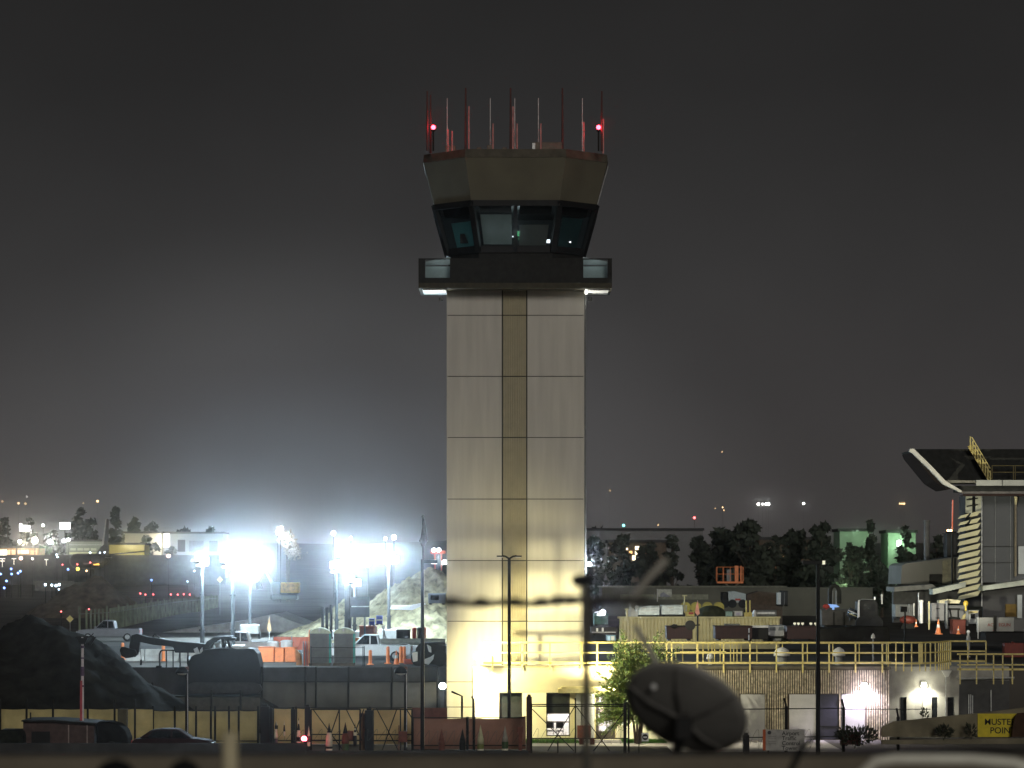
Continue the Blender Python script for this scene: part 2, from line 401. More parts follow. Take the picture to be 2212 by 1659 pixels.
MB().box(q.x - .28, q.x + .28, q.y - .12, q.y + .02, q.z - .28, q.z + .28).build('monitor', M_black, T)
c = MB(); a = ring(h0 - .5, zb); b = ring(h0 - .5, zb + .04); shell(c, a, b); c.f += [tuple(range(8, 16))]; c.build('cab_floor', M_dark, T)
cn = MB(); cn.box(xc - 2.2, xc + 2.2, 182.65, 183.2, zb + .05, zb + .48)
for k in range(9):
    px = xc - 2.0 + k * .5; cn.box(px - .12, px + .12, 182.75, 182.95, zb + .48, zb + .48 + rnd.uniform(.06, .22))
cn.build('console', M_black, T)
scr = MB()
for k in range(26):
    px = X(1118, 183) + (k % 4) * .065; pz = Z(517, 182.6) + (k // 4) * .07
    if rnd.random() < .75: scr.box(px, px + .05, 182.60, 182.62, pz, pz + .04)
scr.build('radar_screen', emi('green_screen', (.15, 1, .35), 1.4), T)
MB().box(X(1170, 183), X(1188, 183), 182.6, 182.66, Z(526, 183), Z(521, 183)).box(X(1176, 183), X(1188, 183), 182.6, 182.66, Z(521, 183), Z(519, 183)).build('desk_lamp', emi('desk_light', (.85, .92, 1), 4), T)
for u, v in ((1096, 524), (1212, 523), (1232, 523), (1108, 511)):
    MB().ball(P(u, v, 182.7), .045, 8).build('indicator_lamp', emi('indicator', (.9, .95, 1), 3), T)
light('POINT', 'cab_light', (xc, 185.2, zb + 1.5), 300, (.75, .95, 1), .4, T)
c = MB(); a = ring(h1 - .1, z1_ - .06); b = ring(h1 - .1, z1_ - .01); shell(c, a, b); c.f += [tuple(range(8))[::-1], tuple(range(8, 16))]; c.build('cab_ceiling', M_black, T)
# roof furniture
for u, vt, dy in ((923, 197, 0), (930, 205, .8), (1006, 190, 1), (1103, 190, .3), (1215, 190, 1.2), (1300, 197, 0)):
    y = 181.4 + dy
    MB().tube([(X(u, y), y, z3_ - .02), (X(u, y), y, Z(vt, y))], .075, 8, .045).build('mast', mat('dark_mast', (.10, .04, .035), .6), T)
for u, vt in ((966, 212), (1059, 212), (1112, 212), (1163, 212), (1258, 212)):
    y = 183.2
    m_ = MB().tube([(X(u, y), y, z3_ - .02), (X(u, y), y, Z(300, y))], .05, 8).tube([(X(u, y), y, Z(300, y)), (X(u, y), y, Z(vt, y))], .035, 6, .022)
    m_.build('whip_antenna', mat('whip_white', (.70, .66, .64), .4), T)
for u, vt in ((968, 279), (977, 283), (1065, 267), (1117, 267), (1168, 267), (1261, 263), (1303, 257), (1013, 230), (1108, 230)):
    y = 182.4
    MB().tube([(X(u, y), y, z3_ - .02), (X(u, y), y, Z(vt, y))], .05, 8).build('dipole_antenna', mat('red_antenna', (.62, .30, .28), .5), T)
for u in (936, 1293):
    y = 181.3; zc = Z(275, y)
    o = MB().tube([(X(u, y), y, z3_ - .02), (X(u, y), y, zc - .2)], .05, 8).lathe([(.13, -.24), (.13, -.18), (.07, -.17)], (X(u, y), y, zc), 10).build('obstruction_light', M_dark, T)
    MB().ball((X(u, y), y, zc), .13, 14).build('red_globe', emi('red_globe', (1.0, .035, .06), 20), o, smooth=True)
    light('POINT', 'red_light', (X(u, y), y - .05, zc), 48, (1, .03, .05), .18, T)
for u0, u1, vt in ((962, 985, 314), (1052, 1066, 313), (1150, 1214, 307), (1030, 1040, 318), (1085, 1095, 318)):
    MB().box(X(u0, 183), X(u1, 183), 182.4, 184, z3_ - .01, Z(vt, 182.4)).build('roof_box', mat('roof_box', (.16, .13, .10), .7), T, bevel=.04)
MB().box(X(1149, 182), X(1157, 182), 182.2, 182.39, z3_, Z(308, 182.2)).build('roof_vent', M_steel, T, bevel=.03)
# edge conduits on the flared cab
MB().tube([ring(h1, z1_)[2] + Vector((.05, 0, 0)), ring(h2, z2_)[2] + Vector((.05, 0, -.2))], .035, 6).build('conduit', M_steel, T)
# side lamps clamped on the shaft corners
for u, v, pw in ((964, 1211, 500), (1267, 1215, 900)):
    y = TY + .3
    o = MB().box(X(u, y) - .14, X(u, y) + .14, y - .05, y + .2, Z(v, y) - .22, Z(v, y) + .05).build('corner_lamp', M_grey, T)
    MB().ball((X(u, y) + (.16 if u > 1100 else -.12), y - .05, Z(v, y) - .1), .12, 10).build('lamp_lens', M_lamp, o)
    light('POINT', 'corner_light', (X(u, y) + (.45 if u > 1100 else -.45), y - .15, Z(v, y) - .1), pw, (.85, .95, 1), .08, T)

# ================================================================ base building with lit rooms
BY = 178.0
Bd = thing('base_building', 'low pale yellow office building with corrugated fascia wrapped round the tower foot', 'building', (X(1230, BY), BY, 0))
zr, zf = Z(1441, BY), Z(1496, BY)
ux = lambda u: X(u, BY)
def wall_with_holes(mb, u0, u1, zbot, ztop_, holes, y0, y1):
    cur = X(u0, BY)
    for a, b, zb_, zt_ in holes:
        mb.box(cur, a, y0, y1, zbot, ztop_)
        if zb_ > zbot: mb.box(a, b, y0, y1, zbot, zb_)
        if zt_ < ztop_: mb.box(a, b, y0, y1, zt_, ztop_)
        cur = b
    mb.box(cur, X(u1, BY), y0, y1, zbot, ztop_)
holes = [(ux(1078), ux(1128), Z(1568, BY), zf - .01), (ux(1180), ux(1231), Z(1590, BY), zf - .01), (ux(1285), ux(1331), .05, zf - .01)]
w = MB(); wall_with_holes(w, 1022, 1441, 0, zf, holes, BY, BY + .25); w.build('front_wall', M_wall, Bd)
w = MB(); w.box(ux(1022), ux(1022) + .25, BY + .25, TY - .01, 0, zf); w.box(ux(1441) - .25, ux(1441), BY + .25, TY + 6, 0, zf)
w.build('side_wall', M_wall, Bd)
fa = MB(); n = 120; xa, xb = ux(1022), ux(1441); fa.box(xa, xb, BY + .06, TY - .01, zf + .003, zr)
for k in range(n):
    a = xa + (xb - xa) * k / n; b = a + (xb - xa) / n * .62
    fa.box(a, b, BY - .0, BY + .058, zf + .02, zr - .03)
fa.build('corrugated_fascia', M_wall, Bd)
MB().box(xa - .03, xb, BY - .05, BY + .055, zr - .02, zr + .07).build('roof_edge', mat('roof_flashing', (.28, .24, .13), .6), Bd)
MB().box(xa, xb, TY - .2, TY - .05, 0, zf).box(xa + .26, xb - .26, BY + .26, TY - .21, 0, .03).build('room_wall', mat('room_white', (.74, .70, .66), .9, vary=.05), Bd)
for (a, b, zb_, zt_), kind in zip(holes, ('w1', 'w2', 'door')):
    f = MB(); e = .055
    f.box(a, a + e, BY + .04, BY + .14, zb_, zt_).box(b - e, b, BY + .04, BY + .14, zb_, zt_).box(a + e, b - e, BY + .04, BY + .14, zt_ - e, zt_).box(a + e, b - e, BY + .04, BY + .14, zb_, zb_ + e)
    if kind == 'door':
        dr = MB(); e2 = .22
        dr.box(a + .06, a + e2, BY + .05, BY + .12, zb_ + .06, zt_ - .06).box(b - e2, b - .06, BY + .05, BY + .12, zb_ + .06, zt_ - .06)
        dr.box(a + e2, b - e2, BY + .05, BY + .12, zb_ + .06, zb_ + .45).box(a + e2, b - e2, BY + .05, BY + .12, zt_ - .22, zt_ - .06).box((a + b) / 2 + .06, (a + b) / 2 + .1, BY + .05, BY + .11, zb_ + .45, zt_ - .22)
        d = dr.build('door', mat('dark_door_frame', (.05, .04, .025), .5), Bd)
        MB().box(a + .16, b - .5, BY - .02, BY + .04, zb_ + 1.02, zb_ + 1.25).box(b - .5, b - .1, BY - .0, BY + .03, zb_ + 1.14, zb_ + 1.17).build('push_bar', M_black, d)
        MB().box(a + e2, b - e2, BY + .07, BY + .085, zb_ + .45, zt_ - .22).build('door_pane', M_glass, d)
        MB().box(a + .30, a + .54, BY + .055, BY + .065, zb_ + 1.58, zb_ + 1.94).build('notice', mat('pinkish_paper', (.75, .55, .55), .9), d)
        f.build('door_frame', mat('yellow_frame', (.48, .40, .15), .6), Bd)
    else:
        if kind == 'w2': f.box(a + e, b - e, BY + .05, BY + .13, zb_ + .78, zb_ + .84)
        wo = f.build('window', M_dark, Bd)
        MB().box(a + e, b - e, BY + .07, BY + .09, zb_ + e, zt_ - e).build('window_pane', M_glass, wo)
        zb2 = zb_ + (.25 if kind == 'w1' else 1.28)
        MB().box(a + e, b - e, BY + .2, BY + .22, zb2, zt_ - e).build('roller_blind', mat('grey_roller', (.16, .16, .145), .9), wo)
MB().box(ux(1205), ux(1338), BY - 1.5, BY - .06, Z(1495, BY), Z(1486, BY)).box(ux(1212), ux(1338), BY - 1.35, BY - .06, Z(1486, BY) + .003, Z(1482.5, BY)).build('canopy', mat('canopy_yellow', (.52, .45, .20), .7), Bd)
cl = MB(); cl.box(ux(1243), ux(1254), BY - 1.1, BY - .06, 0, Z(1495, BY) - .004)
cl.lathe([(.40, 0), (.40, Z(1495, BY) - .006)], (ux(1268), BY - .6, 0), 20); cl.build('entrance_column', M_smooth, Bd)
MB().box(ux(1246), ux(1275), BY - 1.35, BY - 1.2, .2, .9).build('bin_panel', M_rust, Bd)
MB().box(ux(1022) - .06, ux(1022) + .0, BY + .02, BY + .2, .4, zr).build('corner_trim', M_dark, Bd)
light('POINT', 'room_light', ((ux(1215)), BY + 1.7, zf - .5), 900, (1, .95, .93), .3, Bd)
light('POINT', 'hall_light', ((ux(1310)), BY + 1.7, zf - .5), 1500, (1, .93, .93), .3, Bd)
# chairs in the lit room, seen through the second window
def chair(x, label):
    t = thing('office_chair', label, 'chair', (x, BY + 1.0, .03), 'chairs in the lit waiting room')
    MB().box(x - .24, x + .24, BY + .8, BY + 1.24, .44, .50).build('seat', M_black, t, bevel=.02)
    MB().box(x - .22, x + .22, BY + 1.2, BY + 1.25, .62, 1.02).build('backrest', M_black, t, bevel=.02)
    for dx in (-.2, .2):
        for y in (.84, 1.2): MB().bar((x + dx, BY + y, .03), (x + dx, BY + y, .44), .03).build('leg', M_black, t)
    MB().bar((x - .2, BY + 1.2, .5), (x - .2, BY + 1.22, .65), .03).bar((x + .2, BY + 1.2, .5), (x + .2, BY + 1.22, .65), .03).build('back_frame', M_black, t)
chair(ux(1210), 'black chair behind the tall lit window, nearer the column')
chair(ux(1189), 'black chair behind the tall lit window, nearer the brown post')
# lamps on the building
def flood(u, v, Y, label, r, power, aim, col):
    t = thing('flood_lamp', label, 'lamp', P(u, v, Y))
    p = P(u, v, Y)
    MB().box(p.x - .25, p.x + .25, Y, Y + .25, p.z - .18, p.z + .18).build('housing', M_grey, t, bevel=.03)
    MB().ball((p.x, Y - .12, p.z), r, 12).build('lens', M_lampw, t)
    return t
t = flood(1035, 1418, BY - 1.2, 'very bright floodlight on a short post at the low roof corner', .24, 0, None, None)
p = P(1035, 1418, BY - 1.2)
MB().tube([(p.x, BY - 1.05, p.z - .15), (p.x - .05, BY - 1.0, zr - .5), (p.x - .05, BY, zr - .5)], .05, 8).build('bracket', M_grey, t)
light('SPOT', 'flood_light', (p.x - .9, BY - 2.6, p.z + .5), 8000, (1, .90, .46), .12, t, aim=(xc + 1.5, TY, p.z - 1.6), cone=108, blend=1.0)
light('POINT', 'flood_spill', (p.x, BY - 1.7, p.z), 350, (1, .95, .70), .25, t)
t = thing('dome_lamp', 'white glowing dome lamp hung on a curved pipe beside the first window', 'lamp', P(1048, 1478, BY - .4))
p = P(1048, 1478, BY - .45)
MB().ball(p, .30, 14, (1, 1, .8)).build('globe', M_lampw, t)
MB().tube([(p.x + .35, BY - .2, p.z), (p.x + .33, BY - .2, p.z + .28), (p.x, BY - .2, p.z + .40), (p.x - .35, BY - .2, p.z + .2)], .03, 6).tube([(p.x - .35, BY - .1, p.z), (p.x - .55, BY - .1, p.z + .05), (p.x - .55, BY - .1, zr - .1)], .025, 6).build('pipe_arm', M_grey, t)
light('SPOT', 'dome_light', (p.x + .1, BY - 1.1, p.z - .1), 1300, (1, .97, .85), .15, t, aim=(p.x + .1, BY, 0.8), cone=120, blend=.9)
t = thing('wall_lamp', 'white glowing wall lamp by the entrance door, under the tree', 'lamp', P(1347, 1512, BY - .3))
p = P(1348, 1515, BY - .3)
MB().box(p.x - .12, p.x + .22, BY - .2, BY - .02, p.z - .3, p.z + .3).build('bracket', M_grey, t)
MB().box(p.x - .12, p.x + .25, BY - .42, BY - .21, p.z - .25, p.z + .25).build('lens', M_lampw, t, bevel=.06)
light('POINT', 'entrance_light', (p.x + .1, BY - 1.0, p.z + .1), 620, (1, .97, .78), .15, t)
light('SPOT', 'entrance_uplight', (p.x - .6, BY - 1.9, p.z + .6), 8000, (1, .90, .48), .15, t, aim=(xc + 2.2, TY, 6.2), cone=80, blend=1.0)
MB().box(ux(1342), ux(1352), BY - .5, BY - .1, .9, 2.0).build('intercom_post', M_offw, t)

t = thing('wall_lamp', 'round white glowing lamp on the left corner of the tower foot', 'lamp', P(958, 1482, TY))
p = P(956, 1482, TY + .2)
MB().box(p.x + .05, x0 - .003, TY + .15, TY + .3, p.z - .08, p.z + .08).build('bracket', M_grey, t)
MB().ball(p, .20, 14).build('globe', M_lamp, t, smooth=True)
light('POINT', 'globe_light', p, 130, (.95, .97, 1), .22, t)
q = P(1267, 1215, TY + .3)
light('SPOT', 'yard_flood', (q.x + .4, TY - .3, q.z - .1), 20000, (1, .93, .66), .1, bpy.data.objects['corner_lamp.001'], aim=P(1560, 1350, 238), cone=40, blend=.8)
# ================================================================ ribbed annex on the right
AY = 178.0
A = thing('annex_building', 'long low building of ribbed split-face block with smooth pale panels and a violet-white wall lamp', 'building', (X(1680, AY), AY, 0))
ua = lambda u: X(u, AY)
zr2 = Z(1446, AY)
w = MB(); w.box(ua(1442), ua(1922), AY + .10, AY + 12, 0, zr2); w.build('wall', mat('groove_dark', (.11, .09, .06), .95), A)
ribs = MB(); n = 96; xa, xb = ua(1442), ua(1922)
skip = [(1600, 1652), (1705, 1811), (1818, 1868)]
for k in range(n):
    a = xa + (xb - xa) * (k + .18) / n; b = xa + (xb - xa) * (k + .74) / n
    uc = CU + (a + b) / 2 * F / AY
    lo = 0
    for s0, s1 in skip:
        if s0 - 2 < uc < s1 + 2: lo = Z(1499, AY) + .02
    z = lo
    while z < zr2 - .05:
        h = min(zr2 - .04, z + rnd.uniform(.18, .5))
        ribs.box(a + rnd.uniform(0, .012), b - rnd.uniform(0, .012), AY - rnd.uniform(.015, .07), AY + .098, z, h - .006)
        z = h
ribs.build('rib_facing', M_rib, A)
for s0, s1 in ((1600, 1652), (1705, 1762), (1818, 1868)): MB().box(ua(s0), ua(s1), AY - .02, AY + .095, 0, Z(1500, AY)).build('smooth_panel', M_smooth, A)
d = MB().box(ua(1763) + .05, ua(1811), AY + .01, AY + .058, .05, Z(1500, AY)).build('door', mat('blue_black_door', (.02, .02, .028), .5), A)
MB().box(ua(1763) - .02, ua(1763) + .04, AY - .05, AY + .058, 0, Z(1500, AY)).box(ua(1768), ua(1811), AY - .03, AY + .008, Z(1570, AY), Z(1568, AY)).build('door_rail', M_dark, d)
MB().box(ua(1440), ua(1924), AY - .06, AY + 12.1, zr2 + .003, zr2 + .16).build('roof_edge', mat('roof_edge_dark', (.10, .085, .05), .8), A)
# recessed wing
W2 = 184.0; uw = lambda u: X(u, W2)
w = MB(); w.box(uw(1921), uw(2180), W2, W2 + 10, 0, Z(1440, W2)); w.build('wing_wall', M_conc, A)
for s0, s1 in ((1958, 1975), (1993, 2012), (2025, 2046), (2062, 2070)): MB().box(uw(s0), uw(s1), W2 - .12, W2 - .004, 0, Z(1505, W2)).build('pilaster', M_smooth, A)
for s0, s1 in ((1945, 1957), (2013, 2024), (2047, 2060)): MB().box(uw(s0), uw(s1), W2 - .03, W2 - .004, .3, Z(1506, W2)).build('narrow_window', M_glassd, A)
MB().box(uw(2072), uw(2180), W2 - .05, W2 - .004, .1, Z(1470, W2)).build('loading_door', mat('dark_loading_door', (.035, .035, .034), .6), A)
pipes = MB()
for u, v0, v1 in ((2042, 1450, 1600), (2092, 1500, 1600), (2096, 1500, 1600), (2100, 1502, 1600), (2140, 1490, 1600)):
    pipes.tube([(uw(u), W2 - .15, Z(v1, W2)), (uw(u), W2 - .15, Z(v0, W2))], .035, 6)
pipes.tube([(uw(2066), W2 - .2, Z(1466, W2)), (uw(2190), W2 - .2, Z(1464, W2))], .07, 8)
pipes.build('wall_pipe', M_steel, A)
MB().prism([(uw(2033), Z(1448, W2)), (uw(2055), Z(1448, W2)), (uw(2047), Z(1462, W2)), (uw(2041), Z(1462, W2))], W2 - .25, W2 - .02).build('rain_hopper', M_offw, A)
def wlamp(u, v, Y, label, col, pw, m, r=.22, off=.6):
    t = thing('wall_lamp', label, 'lamp', P(u, v, Y - .1))
    p = P(u, v, Y)
    MB().box(p.x - .18, p.x + .18, Y - .16, Y - .02, p.z - .1, p.z + .24).build('housing', M_grey, t)
    MB().ball((p.x, Y - .24, p.z), r, 12).build('lens', m, t)
    light('SPOT', 'wall_light', (p.x, Y - off, p.z - .1), pw, col, .15, t, aim=(p.x, Y - .05, p.z - 2), cone=150, blend=.6)
    light('POINT', 'wall_spill', (p.x, Y - off, p.z), pw * .12, col, .15, t)
wlamp(1866, 1483, AY, 'violet-white wall lamp on the ribbed annex wall', (.78, .70, 1), 1150, emi('lamp_violet', (.85, .80, 1), 40))
wlamp(1995, 1481, W2, 'small warm wall lamp on the recessed wing, above the pale pilaster', (1, .97, .80), 360, M_lampw, .16)

# ================================================================ yellow guard rails
def railing(name, label, pts, posts, Y, zt, zm, zk, loc, base=None, pw=.085, group='yellow guard rails on the low roofs', post_m=None):
    t = thing(name, label, 'railing', loc, group)
    for part, zz, w in (('top_rail', zt, .09), ('middle_rail', zm, .075), ('kick_rail', zk, .11)):
        m = MB()
        for a, b in zip(pts, pts[1:]): m.bar((a[0], a[1], zz), (b[0], b[1], zz), .06, w)
        m.build(part, M_yellow, t)
    for x, y in posts:
        MB().bar((x, y, base if base is not None else zk - .25), (x, y, zt), pw, .06, up=(0, 1, 0)).build('post', M_yellow, t)
    return t
RY = BY - .12
zt, zm, zk = Z(1388, RY), Z(1410, RY), Z(1432, RY)
xr = lambda u, y=RY: X(u, y)
railing('guard_railing', 'yellow guard railing on the low roof before the bright tower foot, reaching the tree', [(xr(1044), RY), (xr(1438), RY)],
        [(xr(u), RY) for u in (1064, 1128, 1188, 1256, 1290, 1350, 1395)], RY, zt, zm, zk, (xr(1230), RY, zk), base=Z(1447, RY))
railing('guard_railing', 'long yellow guard railing along the front edge of the ribbed annex roof', [(xr(1438), RY), (xr(1922), RY)],
        [(xr(u), RY) for u in (1440, 1451, 1506, 1563, 1620, 1677, 1734, 1791, 1848, 1906)], RY, zt, zm, zk, (xr(1680), RY, zk), base=Z(1453, RY))
RB = 188.0
railing('guard_railing', 'thinner yellow guard railing along the rear edge of the annex roof', [(xr(1445, RB), RB), (xr(1925, RB), RB)],
        [(xr(u, RB), RB) for u in (1460, 1530, 1538, 1578, 1585, 1592, 1601, 1635, 1690, 1744, 1799, 1856, 1915)], RB, Z(1389, RB), Z(1411, RB), Z(1431, RB), (xr(1680, RB), RB, zk), pw=.06)
t = thing('ladder_gate', 'wide yellow ladder gate of close bars standing in the annex railing behind the dish', 'gate', (xr(1550), RY + .6, zk), 'yellow guard rails on the low roofs')
for u in (1476, 1509, 1520, 1532, 1545, 1557, 1565): MB().bar((xr(u), RY + .6, zk), (xr(u), RY + .6, zt), .06).build('bar', M_yellow, t)
MB().bar((xr(1470), RY + .6, zm + .04), (xr(1570), RY + .6, zm + .04), .06).bar((xr(1470), RY + .6, zt - .05), (xr(1570), RY + .6, zt - .05), .06).build('rail', M_yellow, t)
# curved cage of close bars at the end of the annex roof
pts = [(xr(1920), RY + .3), (xr(1955), RY - .25), (xr(1990), RY - .1), (xr(2030), RY + 1.0), (xr(2068), RY + 3.5)]
def along(pts, n):
    L = [0]
    for a, b in zip(pts, pts[1:]): L.append(L[-1] + math.dist(a, b))
    out = []
    for k in range(n):
        s = L[-1] * k / (n - 1)
        for i in range(len(pts) - 1):
            if s <= L[i + 1] + 1e-6:
                f = (s - L[i]) / (L[i + 1] - L[i]); out.append((pts[i][0] + (pts[i + 1][0] - pts[i][0]) * f, pts[i][1] + (pts[i + 1][1] - pts[i][1]) * f)); break
    return out
railing('guard_railing', 'bowed yellow railing of closely set bars at the corner of the annex roof', pts, along(pts, 14), RY, zt, zm, zk - .02, (xr(1990), RY, zk), base=Z(1450, RY), pw=.07)
railing('guard_railing', 'dim yellow railing with open bays right of the bowed roof corner', [(xr(2070), RY + 3.5), (xr(2150), RY + 3.5)], [(xr(u), RY + 3.5) for u in (2072, 2110, 2150)], RY, zt, zm, zk, (xr(2110), RY + 3.5, zk), pw=.07)
q = RY + 1.5
railing('guard_railing', 'lower yellow railing stepping down at the far right end of the roofs', [(xr(2076), q), (xr(2240), q)], [(xr(u), q) for u in (2082, 2118, 2155, 2175, 2196, 2225)], RY, Z(1413, q), Z(1436, q), Z(1446, q), (xr(2150), q, 3), base=Z(1478, q), pw=.07)
MB_ = MB().box(xr(1983), xr(1993), RY - .2, RY - .1, Z(1432, RY), Z(1390, RY)); solo(MB_, 'gate_latch_plate', M_yellow, 'flat yellow plate fixed to the bowed roof railing', 'plate', (xr(1988), RY - .15, Z(1432, RY)), bevel=.02)
# things on the annex roof
def roof_fan(u, v0, v1, wu, label, y=181):
    t = thing('roof_vent', label, 'roof vent', (X(u, y), y, zr2 + .16), 'vents on the annex roof')
    h = Z(v0, y) - (zr2 + .16); r = wu * y / F / 2
    MB().lathe([(r * .55, 0), (r * .55, h * .45), (r * .6, h * .5)], (X(u, y), y, zr2 + .16), 14).build('stem', M_grey, t)
    MB().lathe([(r, h * .5), (r * 1.0, h * .62), (r * .8, h * .85), (r * .2, h)], (X(u, y), y, zr2 + .16), 16).build('hood', M_offw, t, smooth=True)
roof_fan(1689, 1398, 1430, 36, 'wide pale mushroom vent on the annex roof, left of the tall lamp pole')
roof_fan(1812, 1398, 1430, 28, 'greyish mushroom vent on the annex roof, right of the tall lamp pole')
roof_fan(1534, 1410, 1430, 16, 'small white vent on the annex roof behind the ladder gate')

# ================================================================ fences
def fabric_fence(label, u0, u1, vtop, Y, m, posts, vpost=None, name='fabric_fence', rails=True, zb=0.0, group='fabric-covered fences', pr=.06, sag=.05, fin=.0):
    t = thing(name, label, 'fence', (X((u0 + u1) / 2, Y), Y, zb), group)
    f = MB(); xa, xb = X(u0, Y), X(u1, Y); zt_ = Z(vtop, Y); n = max(8, int((xb - xa) / .35)); k0 = 0
    px = sorted(X(p, Y) for p in posts)
    def top(x):
        if len(px) < 2: return zt_
        l = max([p for p in px if p <= x], default=px[0] - 2); r_ = min([p for p in px if p > x], default=px[-1] + 2)
        s = (x - l) / max(.1, r_ - l); return zt_ - sag * 4 * s * (1 - s)
    for k in range(n + 1):
        x = xa + (xb - xa) * k / n; wv = .04 * math.sin(x * 2.1) + rnd.uniform(-.02, .02)
        f.v += [(x, Y + wv, zb + .04), (x, Y + wv * 1.5, (zb + zt_) / 2), (x, Y + wv * .3, top(x))]
        if k: a = (k - 1) * 3; f.f += [(a, a + 3, a + 4, a + 1), (a + 1, a + 4, a + 5, a + 2)]
    f.build('fabric', m, t, solid=.012, smooth=True)
    for p in posts:
        x = X(p, Y); h = Z(vpost, Y) if vpost else zt_ + .1
        MB().tube([(x, Y - .09, zb), (x, Y - .09, h)], pr, 8).build('post', M_dark, t)
    if rails: MB().tube([(xa, Y - .07, zt_ + .02), (xb, Y - .07, zt_ + .02)], .03, 6).tube([(xa, Y - .07, zb + .25), (xb, Y - .07, zb + .25)], .03, 6).build('rail', M_dark, t)
    return t
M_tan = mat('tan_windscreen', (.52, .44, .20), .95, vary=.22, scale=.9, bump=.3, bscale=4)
M_tan_lit = mat('lit_tan_windscreen', (.72, .55, .27), .95, vary=.15, scale=.9, bump=.3, bscale=4)  # stronger lamplight put into a brighter copy of the tan fabric
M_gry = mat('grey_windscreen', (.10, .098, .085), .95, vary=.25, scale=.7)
M_tan_dim = mat('dim_tan_windscreen', (.155, .135, .065), .95, vary=.25, scale=.7)  # weaker light on the rear fence put into a darker tan
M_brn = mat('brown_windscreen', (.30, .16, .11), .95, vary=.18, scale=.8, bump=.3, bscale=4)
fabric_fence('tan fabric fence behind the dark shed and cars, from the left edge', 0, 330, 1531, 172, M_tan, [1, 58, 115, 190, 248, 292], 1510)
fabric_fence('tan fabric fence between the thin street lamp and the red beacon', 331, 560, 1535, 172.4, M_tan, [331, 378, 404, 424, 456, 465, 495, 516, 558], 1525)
fabric_fence('tan fabric fence, brighter light painted into its colour, behind the crossed gate braces', 586, 890, 1530, 172.8, M_tan_lit, [590, 640, 665, 800], None)
fabric_fence('tan fabric fence with its dim light painted in, high at the left edge, with tall bare posts', -10, 330, 1500, 184, M_tan_dim, [30, 68, 104, 146, 172, 216, 255, 285, 330], 1474, zb=.6)
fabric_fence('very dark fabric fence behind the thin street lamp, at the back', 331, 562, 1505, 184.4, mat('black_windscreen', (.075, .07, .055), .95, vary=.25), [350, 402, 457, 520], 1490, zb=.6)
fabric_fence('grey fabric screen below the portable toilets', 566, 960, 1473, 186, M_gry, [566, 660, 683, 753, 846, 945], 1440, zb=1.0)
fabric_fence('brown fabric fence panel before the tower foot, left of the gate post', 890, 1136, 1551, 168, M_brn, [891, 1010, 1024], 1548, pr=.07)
solo(MB().box(X(890, 169), X(966, 169), 169, 169.1, 0, Z(1529, 169)), 'red_screen_panel', mat('dark_red_panel', (.14, .055, .04), .9, vary=.3), 'dark red screen panel standing higher behind the brown fabric fence', 'screen panel', (X(928, 169), 169, 0))
solo(MB().box(X(963, 167), X(1022, 167), 168.4, 168.45, Z(1530.5, 167), Z(1529, 167)).tube([(X(997, 167), 168.4, 0), (X(997, 167), 168.4, Z(1506, 167)), (X(975, 167), 168.2, Z(1496, 167))], .06, 8).tube([(X(1023, 167), 168.4, 0), (X(1023, 167), 168.4, Z(1516, 167)), (X(1019, 167), 168.2, Z(1507, 167))], .06, 8), 'barbed_fence_arm', M_dark,
     'dark fence post with a slanted barbed-wire arm before the tower foot', 'fence post', (X(997, 168), 168.4, 0))
def chain_gate(label, u0, u1, vt, vb, Y, braces, mids, m=M_black, extra=()):
    t = thing('chain_link_gate', label, 'gate', (X((u0 + u1) / 2, Y), Y, 0), 'braced chain-link gates')
    f = MB()
    for u in (u0, u1): f.tube([(X(u, Y), Y, 0), (X(u, Y), Y, Z(vt, Y))], .045, 8)
    for v in (vt + .5, vb) + tuple(extra): f.tube([(X(u0, Y), Y, Z(v, Y)), (X(u1, Y), Y, Z(v, Y))], .035, 6)
    f.build('frame', m, t)
    for a, b in braces: MB().tube([P(*a, Y), P(*b, Y)], .03, 6).build('brace', m, t)
    for u, v in mids: MB().tube([(X(u, Y), Y + .02, 0), (X(u, Y), Y + .02, Z(v, Y))], .035, 6).build('upright', m, t)
    return t
chain_gate('wide chain-link gate with crossed braces in front of the lit windows and door', 1148, 1358, 1521, 1595, 165,
           [((1150, 1532), (1240, 1622)), ((1183, 1622), (1243, 1524)), ((1243, 1524), (1317, 1622)), ((1282, 1622), (1358, 1526)), ((1205, 1590), (1198, 1594))], [(1243, 1508), (1205, 1600)], extra=(1525.5,))
chain_gate('narrow chain-link gate with crossed braces right of the red beacon', 672, 778, 1532, 1599, 165, [((676, 1532), (742, 1622)), ((702, 1622), (733, 1532)), ((748, 1532), (782, 1600)), ((760, 1600), (786, 1532))], [(733, 1532)], extra=(1586.5,))
chain_gate('chain-link gate with crossed braces against the brightened tan fabric, beside the thin lamp pole', 806, 890, 1532, 1600, 165.4, [((813, 1530), (860, 1620)), ((826, 1620), (857, 1532)), ((878, 1532), (892, 1555))], [(865, 1532)], extra=(1587,))
def post(u, v, Y, w, label, m=M_black, h0=0, name='fence_post', cap=True):
    b = MB().box(X(u, Y) - w / 2, X(u, Y) + w / 2, Y, Y + w, h0, Z(v, Y))
    if cap: b.box(X(u, Y) - w * .3, X(u, Y) + w * .3, Y + w * .2, Y + w * .8, Z(v, Y) + .003, Z(v, Y) + .12)
    solo(b, name, m, label, 'fence post', (X(u, Y), Y, h0), 'heavy fence posts')
post(1143, 1505, 165.0, .30, 'thick rust-dark gate post at the left end of the wide gate', mat('gatepost_brown', (.055, .025, .018), .8, vary=.3))
post(572, 1526, 165.0, .46, 'thick black gate post with bare tan fabric left and right of it')
post(584, 1530, 165.2, .22, 'thinner black post touching the thick post left of the striped stakes', cap=False)
post(633, 1532, 165.1, .24, 'black post between the two pairs of striped stakes')
